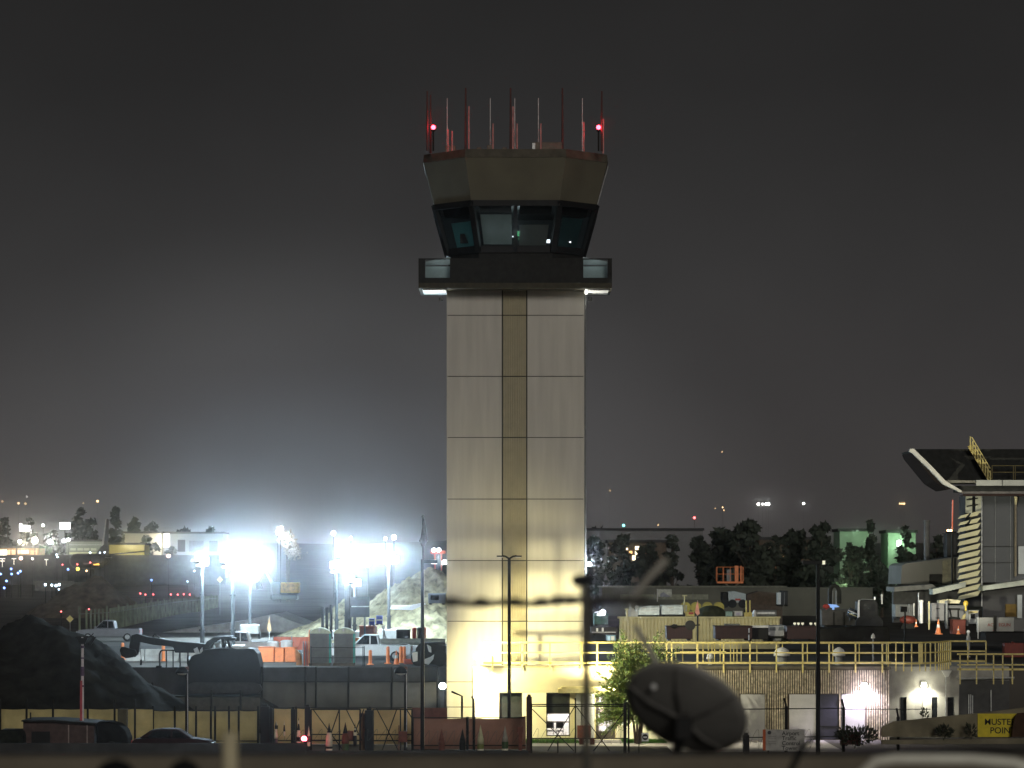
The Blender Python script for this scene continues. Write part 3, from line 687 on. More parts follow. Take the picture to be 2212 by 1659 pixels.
post(664, 1527, 165.2, .30, 'black post just right of the red beacon', M_black)
post(797, 1535, 165, .44, 'thick black post between the two braced gates')
post(783, 1541, 166, .36, 'broad tan-brown post left of the thick black post', mat('tan_post', (.20, .12, .05), .8), cap=False)
post(264, 1532, 166, .5, 'wide dim post behind the round-backed dark trailer', mat('olive_post', (.09, .08, .045), .9), cap=False)
post(1350, 1518, 164.8, .16, 'dark gate post at the right end of the wide gate, beside the dish', cap=False)
post(1612, 1588, 164, .33, 'short dark post low at the right side of the dish')
def barb_post(u, v, Y, label, vb=1625):
    b = MB().tube([(X(u, Y), Y, 0), (X(u, Y), Y, Z(v + 18, Y))], .09, 8).tube([(X(u, Y), Y, Z(v + 18, Y)), (X(u - 4, Y), Y - .1, Z(v, Y))], .06, 8)
    for k in range(4): b.bar((X(u - 4, Y), Y, Z(v + 22 + k * 6, Y)), (X(u + 4, Y), Y, Z(v + 22 + k * 6, Y)), .03)
    solo(b, 'barbed_wire_post', M_black, label, 'fence post', (X(u, Y), Y, 0), 'barbed-wire fence posts')
barb_post(1698, 1508, 166, 'black barbed-wire post against the ribbed wall, left of the tall lamp pole')
barb_post(1822, 1510, 166, 'black barbed-wire post in front of the violet-lit panel')
barb_post(1940, 1530, 167, 'dark barbed-wire post at the corner of the recessed wing')
b = MB()
for v in (1532, 1593): b.tube([(X(1605, 166.2), 166.2, Z(v, 166.2)), (X(1822, 166.2), 166.2, Z(v - 2, 166.2))], .03, 6)
b.tube([(X(1822, 166.2), 166.2, Z(1532, 166.2)), (X(2010, 168), 168, Z(1532, 168))], .025, 6)
solo(b, 'fence_rail', M_black, 'long black fence rails crossing in front of the ribbed annex', 'fence rail', (X(1715, 166.2), 166.2, Z(1593, 166.2)))
# razor-wire coils
def coil(u0, u1, v0, v1, Y, label, turns):
    c = MB(); pts = []; x0_, x1_ = X(u0, Y), X(u1, Y); zc = (Z(v0, Y) + Z(v1, Y)) / 2; r = abs(Z(v0, Y) - Z(v1, Y)) / 2
    N = turns * 14
    for k in range(N + 1):
        a = 2 * math.pi * turns * k / N; pts.append((x0_ + (x1_ - x0_) * k / N + .12 * math.sin(a), Y + r * math.cos(a), zc + r * math.sin(a) * (1 + .08 * math.sin(k * .37))))
    c.tube(pts, .010, 4)
    solo(c, 'razor_wire_coil', mat('razor_wire', (.10, .09, .08), .6, .5), label, 'razor wire', (x0_, Y, zc - r), 'coils of razor wire')
coil(900, 1136, 1578, 1606, 164.5, 'coil of razor wire before the brown fabric fence', 13)
coil(1152, 1350, 1574, 1606, 164.6, 'coil of razor wire along the foot of the wide gate', 10)
coil(586, 884, 1576, 1600, 164.2, 'coil of razor wire before the striped stakes and red beacon', 15)
coil(1604, 1760, 1576, 1618, 165.2, 'coil of razor wire in front of the ribbed annex', 7)

# ================================================================ stakes and cones in front of the fence
def stake(u, v0, v1, r0, bands, label, Y=163.0, name='pointed_marker'):
    t = thing(name, label, 'marker', (X(u, Y), Y, Z(v1, Y)), 'pointed markers along the fence')
    h = Z(v0, Y) - Z(v1, Y); zb_ = Z(v1, Y); prev = 0; r = r0 * Y / F
    rad = lambda s: r * (1.0 if s < .45 else max(.04, 1 - (s - .45) / .55 * .97)) * (1 - .12 * abs(s - .35))
    for f, m in bands:
        MB().lathe([(rad(prev + (f - prev) * k / 4), (prev + (f - prev) * k / 4) * h) for k in range(5)], (X(u, Y), Y, zb_), 12).build('band', m, t, smooth=True)
        prev = f
    return t
Wm, Bm, Gm = mat('stake_white', (.70, .67, .50), .6), M_black, mat('stake_green', (.05, .09, .03), .7)
Rm = mat('stake_rust', (.15, .05, .03), .8)
stake(596, 1557, 1616, 4, [(.35, mat('stake_grey', (.10, .09, .10), .7)), (.70, Wm), (.75, Bm), (.97, Bm), (1, Wm)], 'slim dark stake with pale bands, leftmost of the striped stakes')
stake(597, 1557, 1575, 3.4, [(.45, Bm), (1, Wm)], 'short stake tip with pale top beside the leftmost striped stake', Y=163.4)
stake(614, 1556, 1590, 2, [(.3, Wm), (.7, Bm), (1, Wm)], 'very thin banded stake against the black post')
stake(645, 1550, 1612, 4.2, [(.18, Wm), (.32, Bm), (.5, Wm), (.56, Wm), (.78, Bm), (.90, Wm), (1, Bm)], 'banded black and white stake just left of the red beacon')
stake(667, 1568, 1612, 3.6, [(.2, Wm), (.5, Rm), (.8, Wm), (1, Wm)], 'pale stake just right of the red beacon')
stake(711, 1562, 1622, 7.5, [(.08, Wm), (.16, Bm), (.66, Wm), (1, Bm)], 'broad pale cone with a black tip, second right of the red beacon')
stake(746, 1560, 1622, 8, [(.25, Gm), (.62, Rm), (1, Bm)], 'broad dark cone with a green foot')
stake(767, 1562, 1611, 4, [(.45, Bm), (.6, Wm), (.7, Bm), (.78, Wm), (1, Bm)], 'black spindle stake with two white bands')
stake(778, 1570, 1602, 2, [(.5, Bm), (1, Bm)], 'thin all-black stake left of the broad tan-brown post')
stake(954, 1574, 1625, 7, [(.5, Rm), (1, Rm)], 'rust-coloured cone in front of the brown fabric, furthest left')
stake(999, 1574, 1625, 7, [(.5, M_dark), (1, M_dark)], 'dark cone in front of the brown fabric, second from left')
stake(1038, 1566, 1625, 7.2, [(.12, Wm), (.3, mat('stake_moss', (.20, .22, .06), .8)), (1, mat('stake_pale', (.48, .47, .28), .7))], 'pale greenish cone in front of the brown fabric')
stake(1091, 1568, 1625, 7.2, [(.14, Wm), (.40, Gm), (1, mat('stake_grey2', (.30, .28, .22), .7))], 'greyish cone with a mossy foot, nearest the thick gate post')
solo(MB().box(X(1120, 163), X(1128, 163), 163, 163.3, 0, Z(1582, 163)).box(X(1117, 163), X(1130, 163), 162.95, 163.35, Z(1582, 163) + .003, Z(1570, 163)), 'rusty_bollard', M_rust, 'rusty square bollard with a wider head left of the gate post', 'bollard', (X(1124, 163), 163, 0), bevel=.02)
solo(MB().box(X(762, 163), X(741, 163), 163.4, 163.6, Z(1600, 163), Z(1580, 163)), 'rust_box', M_rust, 'rusty square box beside the dark green-footed cone', 'box', (X(751, 163), 163.4, Z(1600, 163)), bevel=.02)
solo(MB().box(X(862, 163), X(879, 163), 163.4, 163.7, Z(1604, 163), Z(1581, 163)).box(X(860, 163), X(862, 163), 163.5, 163.6, 0, Z(1568, 163)), 'rusty_sign', M_rust, 'rusty orange-brown sign plate low by the thin street lamp pole', 'sign', (X(870, 163), 163.4, 0))
for k, (u, lab) in enumerate(((1256, 'left of the two small rusty boxes on the gate foot'), (1279, 'right of the two small rusty boxes on the gate foot'))):
    solo(MB().box(X(u - 5, 164.8), X(u + 5, 164.8), 164.7, 164.9, Z(1608, 165), Z(1594, 165)), 'gate_box', M_rust, lab, 'box', (X(u, 164.8), 164.7, Z(1608, 165)), bevel=.02)
t = thing('no_entry_sign', 'small square no-entry sign on a thin post beside the dish', 'sign', (X(1393, 165), 165, 0))
MB().box(X(1386, 165), X(1401, 165), 164.9, 164.94, Z(1601, 165), Z(1583, 165)).build('plate', M_white, t)
MB().lathe([(.16, 0), (.16, .02)], (X(1393.5, 165), 164.87, Z(1592, 165)), 20, 'y').build('disc', M_black, t)
MB().box(X(1389.5, 165), X(1397.5, 165), 164.85, 164.868, Z(1594, 165), Z(1590.5, 165)).build('bar', M_white, t)
MB().tube([(X(1380, 165), 165, 0), (X(1381, 165), 165, Z(1570, 165))], .03, 6).build('post', M_dark, t)
# red beacon by the fence
t = thing('red_beacon', 'glowing red beacon on a short pole in front of the striped stakes', 'beacon', (X(658, 162), 162, 0))
p = P(657, 1596, 162)
MB().tube([(p.x, 162, 0), (p.x, 162, p.z - .12)], .035, 6).lathe([(.1, p.z - .14), (.1, p.z - .08)], (p.x, 162, 0), 10).build('pole', M_dark, t)
MB().ball(p, .15, 12).build('globe', emi('red_beacon', (1, .10, .16), 22), t)
light('POINT', 'beacon_light', (p.x, p.y - .2, p.z), 22, (1, .03, .06), .1, t)

# ================================================================ lamp posts
def pole(u, vt, Y, r, name, label, m, cat='lamp post', group=None, vb=None):
    t = thing(name, label, cat, (X(u, Y), Y, 0), group)
    MB().tube([(X(u, Y), Y, 0), (X(u, Y), Y, Z(vt, Y))], r, 12, r * .8).build('pole', m, t)
    return t
PY = 163.0
t = pole(912.5, 1208, PY, .11, 'lamp_post', 'tall black lamp post with one arm to the right, before the flagpole', M_black)
a = MB().box(X(911, PY), X(945, PY), PY - .12, PY + .12, Z(1217, PY), Z(1209, PY)).build('lamp_arm', M_black, t, bevel=.02)
MB().box(X(931, PY), X(944, PY), PY - .1, PY + .1, Z(1218.3, PY), Z(1217, PY) - .003).build('lens', emi('lamp_dim', (1, .9, .7), 1.6), a)
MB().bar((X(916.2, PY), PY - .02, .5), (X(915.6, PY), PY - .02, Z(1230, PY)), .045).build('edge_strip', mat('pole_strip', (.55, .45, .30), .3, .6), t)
Y2 = 170.0
t = pole(1100, 1206, Y2, .105, 'lamp_post', 'black lamp post with two curved arms standing in front of the tower', M_black)
for s in (-1, 1):
    a = MB().tube([(X(1100, Y2), Y2, Z(1207, Y2)), (X(1100 + s * 8, Y2), Y2, Z(1202, Y2)), (X(1100 + s * 16, Y2), Y2, Z(1200.5, Y2))], .05, 8).box(X(1100 + s * 13, Y2), X(1100 + s * 27, Y2), Y2 - .14, Y2 + .14, Z(1203, Y2), Z(1200, Y2)).build('lamp_arm', M_black, t)
    MB().box(X(1100 + s * 14, Y2), X(1100 + s * 25, Y2), Y2 - .11, Y2 + .11, Z(1204.2, Y2), Z(1203, Y2) - .003).build('lens', emi('lamp_dim2', (1, .97, .9), 3.5 if s > 0 else .5), a)
light('SPOT', 'arm_light', (X(1118, Y2), Y2 - .2, Z(1206, Y2)), 13000, (1, .96, .78), .08, t, aim=P(1385, 1440, 174), cone=62, blend=.8)
light('SPOT', 'post_light', (X(1104, Y2), Y2 - .35, Z(1203, Y2)), 95, (1, .96, .88), .05, t, aim=(X(1100, Y2), Y2, Z(1290, Y2)), cone=50)
t = pole(1767, 1212, PY, .12, 'lamp_post', 'black T-shaped lamp post in front of the ribbed annex', M_black)
a = MB().box(X(1733, PY), X(1776, PY), PY - .15, PY + .15, Z(1219, PY), Z(1211, PY)).build('lamp_arm', M_black, t, bevel=.02)
MB().box(X(1776, PY) + .003, X(1782, PY), PY - .15, PY + .15, Z(1219.5, PY), Z(1211, PY)).build('lens', emi('lamp_cream', (1, .95, .68), .85), a)
def shaded(u, label, Y=165.5):
    t = pole(u, 1444, Y, .10, 'street_lamp', label, M_dark, group='street lamps with shaded domes')
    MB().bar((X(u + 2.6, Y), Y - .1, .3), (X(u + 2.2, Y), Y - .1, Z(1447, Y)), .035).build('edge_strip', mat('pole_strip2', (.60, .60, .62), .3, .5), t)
    c = P(u - 10, 1452, Y)
    MB().lathe([(.36, -.05), (.33, .10), (.22, .24), (.10, .31)], c, 16).build('lamp_shade', M_black, t, smooth=True)
    MB().ball(c - Vector((0, .05, .07)), .26, 12, (1, .8, .35)).build('lens', mat('lens_glass', (.70, .68, .58), .3), t)
    MB().box(X(u - 8, Y), X(u + 4, Y), Y - .06, Y + .06, Z(1449.5, Y), Z(1446, Y)).box(X(u - 2.5, Y), X(u + 4, Y), Y - .08, Y + .08, Z(1445.6, Y), Z(1440, Y)).build('bracket', M_rust, t)
    return t
shaded(403.5, 'dark street lamp with dome shade before the far-left machine')
shaded(876, 'dark street lamp with dome shade below the portable toilets')
t = pole(178, 1376, 166, .09, 'utility_pole', 'pale banded utility pole, red light painted down one side, with a crossarm before the dark soil heap', mat('banded_pole', (.62, .56, .58), .5, vary=.12), cat='utility pole')
MB().bar((X(175.5, 166), 165.95, 1.2), (X(176, 166), 165.95, Z(1470, 166)), .12).build('red_lit_side', mat('pole_red_light', (.42, .05, .07), .6), t)  # red light on the pole's left side, put in as a coloured bar
for v0, v1 in ((1395, 1400), (1420, 1423), (1440, 1460), (1480, 1484)):
    MB().lathe([(.105, Z(v1, 166)), (.105, Z(v0, 166))], (X(178, 166), 166, 0), 12).build('band', mat('pole_band', (.10, .06, .12), .6), t)
MB().bar(P(163, 1377, 166), P(203, 1375, 166), .09, .09).bar(P(195, 1376, 166), P(202, 1368, 166), .05).build('crossarm', M_dark, t)
MB().prism([(X(167, 166), Z(1378, 166)), (X(190, 166), Z(1378, 166)), (X(184, 166), Z(1391, 166)), (X(173, 166), Z(1391, 166))], 165.8, 166.2).prism([(X(200, 166), Z(1376, 166)), (X(208, 166), Z(1376, 166)), (X(196, 166), Z(1395, 166)), (X(190, 166), Z(1393, 166))], 165.9, 166.1).build('floodlight', M_black, t)
# flagpole with a furled flag
FY = 176.0
t = thing('flagpole', 'dark flagpole with a furled flag and ball finial behind the tall black lamp post', 'flagpole', (X(914, FY), FY, 0))
MB().tube([(X(914, FY), FY, 0), (X(914, FY), FY, Z(1118, FY))], .09, 10, .05).build('pole', M_dark, t)
MB().ball(P(914, 1115.5, FY), .10, 10).build('finial', M_grey, t, smooth=True)
fl = MB(); prof = [(1124, 1.5), (1140, 3.5), (1158, 5.5), (1166, 8.5), (1171, 6), (1178, 3.5)]
for k, (v, wd) in enumerate(prof):
    c = P(915, v, FY - .1); w2_ = wd * FY / F
    for i in range(9):
        a = 2 * math.pi * i / 9; q = w2_ * (1 + .3 * math.sin(i * 2.3 + k)); fl.v.append((c.x + q * math.cos(a), c.y + .6 * q * math.sin(a), c.z + .1 * math.sin(i * 1.7 + k)))
    if k:
        for i in range(9): a, b = (k - 1) * 9 + i, (k - 1) * 9 + (i + 1) % 9; fl.f.append((a, b, b + 9, a + 9))
fl.build('flag', mat('flag_cloth', (.09, .07, .075), .9, vary=.6, scale=5), t, smooth=True)
# ================================================================ crape-myrtle tree beside the entrance
def leaf(mb, p, d, L, w):
    d = d.normalized(); s = d.cross(Vector((rnd.uniform(-1, 1), rnd.uniform(-1, 1), rnd.uniform(-1, 1)))).normalized() * w
    mb.add([p, p + d * L * .45 + s, p + d * L, p + d * L * .45 - s], [(0, 1, 2, 3)])
TX, TYY = X(1378, 174.0), 174.0
t = thing('garden_tree', 'leafy green tree with feathery upright shoots in front of the yellow railing', 'tree', (TX, TYY, 0))
tr = MB(); cr_ = MB(); cr2 = MB()
for k in range(5):
    a = rnd.uniform(0, 6.28); tr.tube([(TX + .12 * math.cos(a), TYY + .12 * math.sin(a), 0), (TX + .25 * math.cos(a), TYY + .25 * math.sin(a), 1.2), (TX + .7 * math.cos(a), TYY + .6 * math.sin(a), 2.6)], .085, 8, .05)
C = Vector((TX - .05, TYY, 2.2))
for k in range(430):
    a = rnd.uniform(0, 2 * math.pi); el = math.asin(rnd.uniform(-.45, 1)); L = rnd.uniform(.5, 1)
    d = Vector((math.cos(a) * math.cos(el), math.sin(a) * math.cos(el) * .8, math.sin(el)))
    lobe = 1 + .22 * math.sin(3 * a + 1.3) * math.cos(el) + .14 * math.sin(7 * a + 5 * el)
    ext = Vector((2.75, 2.0, 4.15 if d.x > -.6 else 3.2))
    tip = C + Vector((d.x * ext.x, d.y * ext.y, max(d.z, -.32) * ext.z)) * lobe * (.45 + .55 * L)
    st = C + (tip - C) * .40
    sag = Vector((d.x * .25, d.y * .25, .25 - .75 * (1 - max(d.z, 0)) * rnd.random()))
    if k % 3 == 0: tr.tube([C + (st - C) * .1, st, tip], .022, 5, .008)
    dirv = ((tip - st).normalized() + sag * .6 + Vector((0, 0, .25))).normalized()
    n = 74
    for i in range(n):
        f = i / n; p = st.lerp(tip, f) + Vector((rnd.gauss(0, .06), rnd.gauss(0, .06), rnd.gauss(0, .05)))
        o_ = (dirv + Vector((rnd.gauss(0, .75), rnd.gauss(0, .75), rnd.gauss(0, .55)))).normalized()
        (cr2 if rnd.random() < .3 else cr_).add(*(lambda m: (m.v, m.f))((lambda m: (leaf(m, p, o_, rnd.uniform(.12, .24), rnd.uniform(.022, .042)), m)[1])(MB())))
tr.build('trunk', M_bark, t); cr_.build('crown', M_leafy, t)
cr2.build('crown_new_shoots', mat('leaf_yellow', (.16, .17, .03), .5, vary=.4, scale=3), t)

# ================================================================ blurred things close to the camera
FY_ = 16.0
M_para = mat('parapet_concrete', (.175, .15, .11), .95, vary=.25, scale=1.5, bump=.3)
pa = MB().box(-9, 9, FY_, FY_ + .35, Z(1635, FY_) - 1.6, Z(1635, FY_))
solo(pa, 'parapet_wall', M_para, 'blurred brown concrete parapet wall along the bottom edge', 'wall', (0, FY_, Z(1635, FY_) - 1.6), bevel=.03)
DY = 17.5
t = thing('satellite_dish', 'dark grey satellite dish on a short mast, out of focus close to the camera', 'satellite dish', (X(1455, DY), DY, Z(1700, DY)))
dc = P(1478, 1544, DY); n_ = Vector((.30, .62, .70)).normalized()
e1 = n_.cross(Vector((0, 0, 1))).normalized(); e2 = e1.cross(n_)
ds = MB(); rr, dep = .365, .055
for i in range(9):
    for k in range(40):
        a = 2 * math.pi * k / 40; q = i / 8; ds.v.append(dc + (e1 * math.cos(a) * .95 + e2 * math.sin(a) * 1.02) * rr * max(q, .01) + n_ * dep * q * q)
    if i:
        for k in range(40): a, b = (i - 1) * 40 + k, (i - 1) * 40 + (k + 1) % 40; ds.f.append((a, b, b + 40, a + 40))
M_dish = mat('dish_grey', (.20, .195, .18), .55, vary=.15, scale=4)
ds.build('reflector', M_dish, t, solid=.012, smooth=True)
rim = MB(); rim.tube([dc + (e1 * math.cos(2 * math.pi * k / 40) * .95 + e2 * math.sin(2 * math.pi * k / 40) * 1.02) * rr + n_ * dep for k in range(41)], .010, 8); rim.build('rim', mat('rim_grey', (.40, .39, .36), .5), t)
rbs = MB()
for a in (2.55, .35, -1.2, 1.45):
    rbs.tube([dc - n_ * .035, dc + (e1 * math.cos(a) + e2 * math.sin(a)) * rr * .55 - n_ * .018, dc + (e1 * math.cos(a) + e2 * math.sin(a)) * rr * .97 + n_ * (dep - .018)], .014, 8, .008)
rbs.build('back_rib', mat('dish_rib', (.13, .125, .115), .7), t)
MB().tube([P(1455, 1720, DY), P(1457, 1640, DY), P(1470, 1585, DY) + Vector((0, -.05, 0))], .028, 12).build('mast', M_black, t)
MB().box(dc.x - .06, dc.x + .04, DY - .13, DY - .03, dc.z - .14, dc.z - .01).build('bracket', M_black, t, bevel=.01)
MB().tube([P(1425, 1500, DY), P(1428, 1447, DY), P(1372, 1352, DY)], .020, 10, .016).build('feed_arm', mat('feed_arm', (.40, .38, .33), .5), t)
MB().tube([P(1405, 1447, DY) , P(1436, 1452, DY)], .05, 12).build('arm_clamp', M_black, t)
MB().ball(P(1412, 1484, DY - .14), .018, 10).build('bolt', M_white, t)
WY = 14.0
t = thing('barbed_wire_post', 'blurred dark steel post carrying barbed wire close to the camera', 'fence post', (X(1266, WY), WY, Z(1700, WY)))
MB().tube([P(1268, 1720, WY), P(1266, 1330, WY), P(1262, 1258, WY)], .020, 10).build('post', mat('post_grey', (.10, .095, .075), .6), t)
MB().ball(P(1256, 1254, WY), .040, 12, (1.2, 1, .8)).build('post_cap', M_black, t)
wr = MB(); pts = [P(u, 1303 + 2.5 * math.sin(u * .05) - (6 * max(0, (u - 1150) / 110) if u < 1262 else 6 - (u - 1262) * .05), WY) for u in range(958, 1401, 12)]
wr.tube(pts, .016, 8)
for u in (975, 1040, 1112, 1170, 1205, 1232, 1300, 1330, 1362, 1385):
    wr.ball(P(u, 1301 - (4 if u > 1190 else 0), WY), .026, 8, (1.6, 1, .9))
wr.build('wire', mat('dark_wire', (.05, .048, .04), .6), t)
t = thing('bent_rod', 'blurred grey bent rod sticking out beside the barbed-wire post', 'rod', P(1365, 1320, WY))
MB().tube([P(1440, 1208, WY), P(1398, 1252, WY), P(1368, 1290, WY), P(1362, 1318, WY)], .018, 10, .014).build('rod', mat('rod_grey', (.42, .40, .34), .6), t)
SYY = 13.0
solo(MB().tube([P(498, 1720, SYY), P(496, 1582, SYY)], .034, 12), 'pale_stub_post', mat('stub_tan', (.72, .64, .42), .8), 'blurred pale tan stub post rising over the parapet at the left', 'post', P(497, 1720, SYY))
HY = 14.0
hp = [P(1840, 1720, HY), P(1862, 1672, HY), P(1890, 1646, HY), P(1935, 1640, HY), P(2100, 1641, HY), P(2190, 1648, HY), P(2225, 1660, HY), P(2280, 1690, HY)]
solo(MB().tube(hp, .026, 12), 'curved_handrail', mat('pale_pipe', (.85, .80, .68), .5), 'blurred pale curved handrail at the bottom right corner', 'handrail', P(1990, 1720, HY))
solo(MB().tube([P(1700, 1680, HY), P(1735, 1612, HY), P(1768, 1585, HY)], .016, 10), 'slanted_dark_rod', M_black, 'blurred dark slanted rod in front of the airport traffic sign', 'rod', P(1735, 1680, HY))
for u, r, lab in ((250, .11, 'blurred black rounded knob low at the bottom left, nearer the corner'), (399, .09, 'blurred black rounded knob low at the bottom left, nearer the stub post')):
    solo(MB().lathe([(r, -.5), (r, -.05), (r * .85, .03), (r * .5, .075), (r * .1, .09)], P(u, 1686, 13), 16), 'rounded_knob', M_black, lab, 'knob', P(u, 1686, 13) - Vector((0, 0, .5)), 'dark rounded knobs')
# ================================================================ construction flood towers
M_balloon = emi('balloon_white', (.90, .97, 1.0), 7)
def light_tower(u, vtop, Y, label, power, mast_m=None, wide=2.0, heads=4, trailer=True, col=(.62, .83, 1), globes=((0, 0, 1),)):
    z0 = zg(Y); zt = Z(vtop, Y); x = X(u, Y)
    t = thing('light_tower', label, 'light tower', (x, Y, z0), 'floodlight towers on the building site')
    m = MB(); h = zt - z0
    for k, rr in enumerate((.15, .12, .095)):
        m.tube([(x, Y, z0 + h * k / 3), (x, Y, z0 + h * (k + 1) / 3 - .25 * (k == 2))], rr, 8)
        m.lathe([(rr + .06, z0 + h * (k + 1) / 3 - .12), (rr + .06, z0 + h * (k + 1) / 3 - .02)], (x, Y, 0), 8)
    m.build('mast', mast_m or mat('mast_grey', (.05, .055, .055), .8, spec=.2), t)
    MB().box(x - wide / 2, x + wide / 2, Y - .05, Y + .05, zt - .55, zt - .45).build('crossbar', M_steel, t)
    for k in range(heads):
        a = x - wide / 2 + wide * (k + .5) / heads; zz = zt - (.18 if k % 2 else -.1)
        hd = MB().prism([(Y - .12, zz - .28), (Y - .22, zz + .20), (Y + .16, zz + .22), (Y + .16, zz - .10)], a - .24, a + .24, 'x').build('lamp_head', M_grey, t)
        MB().box(a - .22, a + .22, Y - .30, Y - .23, zz - .27, zz + .19).build('lens', M_lamp, hd)
    for du, dv, fr in globes: light('POINT', 'tower_light', P(u + du, vtop + dv, Y - .9), power * fr * .5, col, .3, t)
    if trailer:
        tr = MB().box(x - .8, x + .8, Y - .6, Y + .6, z0 + .45, z0 + 1.25).build('generator_box', M_offw, t, bevel=.06)
        for s in (-1, 1):
            MB().lathe([(.32, -.1), (.32, .1)], (x + s * .85, Y, z0 + .32), 14, 'x').build('wheel', M_tyre, t)
        MB().bar((x - .7, Y - .7, z0 + .5), (x - .7, Y - 1.7, z0 + .35), .1).build('drawbar', M_grey, t)
    return t
light_tower(437, 1205, 196, 'slim floodlight tower furthest left, with one small round glow', 10000, wide=.7, heads=2)
light_tower(503, 1208, 197, 'tall floodlight tower under the left edge of the largest glow', 10000, wide=1.4, globes=((-4, -14, .5), (8, 4, .5)))
light_tower(540, 1213, 272, 'floodlight tower in the middle of the largest glow', 58000, wide=2.2)
light_tower(727, 1222, 246, 'floodlight tower on pale mast left of the message board', 2500, wide=1.0, heads=2)
light_tower(748, 1198, 250, 'floodlight tower with the upper glow behind the portable toilets', 19000, wide=1.4, globes=((0, -4, .65), (2, 16, .35)))
light_tower(766, 1252, 243, 'low floodlight tower just above the dark message board', 5500, wide=1.0, heads=2, globes=((-20, 2, 1),))
light_tower(840, 1203, 250, 'floodlight tower in front of the big pale soil heap', 24000, mast_m=M_dconc, wide=1.4)
# ================================================================ vehicles
def wheels(t, xs, half, r, w=.24):
    for x in xs:
        for s in (-1, 1):
            o = MB().lathe([(r * .72, -w / 2), (r, -w / 2 + .03), (r, w / 2 - .03), (r * .72, w / 2)], (x, s * (half - w / 2 + .01), r), 18, 'y').build('wheel', M_tyre, t)
            MB().lathe([(r * .58, -.02), (r * .5, .02)], (x, s * (half + .005), r), 14, 'y').build('rim', M_steel, o)
def pickup(label, loc, rz, m, group=None, L=5.4):
    t = thing('pickup_truck', label, 'pickup truck', loc, group, rz, local=True)
    h = .95
    b = MB().prism([(-2.7, .55), (-2.7, 1.08), (-.55, 1.10), (.95, 1.10), (2.45, .98), (2.68, .80), (2.68, .45), (2.2, .40), (-2.3, .40)], -h, h)
    b.build('body', m, t, bevel=.05)
    b = MB().prism([(-.62, 1.10), (-.50, 1.74), (-.30, 1.80), (.42, 1.80), (1.15, 1.12)], -h * .86, h * .86); b.build('cab', m, t, bevel=.04)
    for s in (-1, 1):
        y = s * h * .865
        MB().prism([(-.50, 1.16), (-.40, 1.70), (-.02, 1.73), (-.02, 1.16)], y - .012, y + .012).build('window', M_glassd, t)
        MB().prism([(.06, 1.16), (.06, 1.73), (.40, 1.73), (.98, 1.16)], y - .012, y + .012).build('window', M_glassd, t)
        MB().box(2.62, 2.70, s * .62 - .16, s * .62 + .16, .72, .88).build('headlight', mat('headlight_glass', (.7, .7, .68), .2), t)
        MB().box(-2.72, -2.66, s * .82 - .08, s * .82 + .08, .70, 1.0).build('tail_light', M_red, t)
        MB().box(.98, 1.12, s * (h + .12) - .1, s * (h + .12) + .1, 1.10, 1.28).build('mirror', m, t, bevel=.02)
    MB().box(-2.62, -.66, -h + .08, h - .08, 1.085, 1.115).build('bed_cover', M_black, t)
    wheels(t, (-1.65, 1.70), h, .39); return t
def car(label, loc, rz, m, group=None):
    t = thing('parked_car', label, 'car', loc, group, rz, local=True); h = .9
    MB().prism([(-2.1, .35), (-2.15, .75), (-2.0, .92), (-.9, .98), (.9, .98), (1.9, .85), (2.15, .65), (2.1, .32)], -h, h).build('body', m, t, bevel=.06)
    MB().prism([(-1.75, .98), (-1.2, 1.36), (-.6, 1.46), (.25, 1.44), (1.0, .98)], -h * .82, h * .82).build('roof', m, t, bevel=.06)
    for s in (-1, 1):
        y = s * h * .825
        MB().prism([(-1.35, 1.0), (-1.0, 1.34), (-.1, 1.38), (-.1, 1.0)], y - .012, y + .012).prism([(0, 1.0), (0, 1.38), (.25, 1.37), (.8, 1.0)], y - .012, y + .012).build('window', M_glassd, t)
        MB().box(2.04, 2.14, s * .62 - .2, s * .62 + .2, .60, .74).build('headlight', M_steel, t)
        MB().box(-2.16, -2.06, s * .66 - .18, s * .66 + .18, .72, .86).build('tail_light', M_red, t)
    wheels(t, (-1.3, 1.35), h, .32, .2); return t
M_silver = mat('silver_paint', (.20, .20, .21), .35, .3, vary=.08)
M_whitecar = mat('white_car_paint', (.72, .72, .70), .35, vary=.05)
tz = zg(260)
pickup('pale grey pickup truck parked on the site road behind the dark soil heap', (X(236, 262), 262, 3.8), R(180), M_silver, L=5)
pickup('white pickup truck with only its rear half showing right of the portable toilets', (X(801, 203), 203, 3.8), R(180), M_whitecar)
pickup('overexposed white pickup truck behind the black excavator, under the big glow', (X(522, 212), 212, 3.8), R(180), M_whitecar)

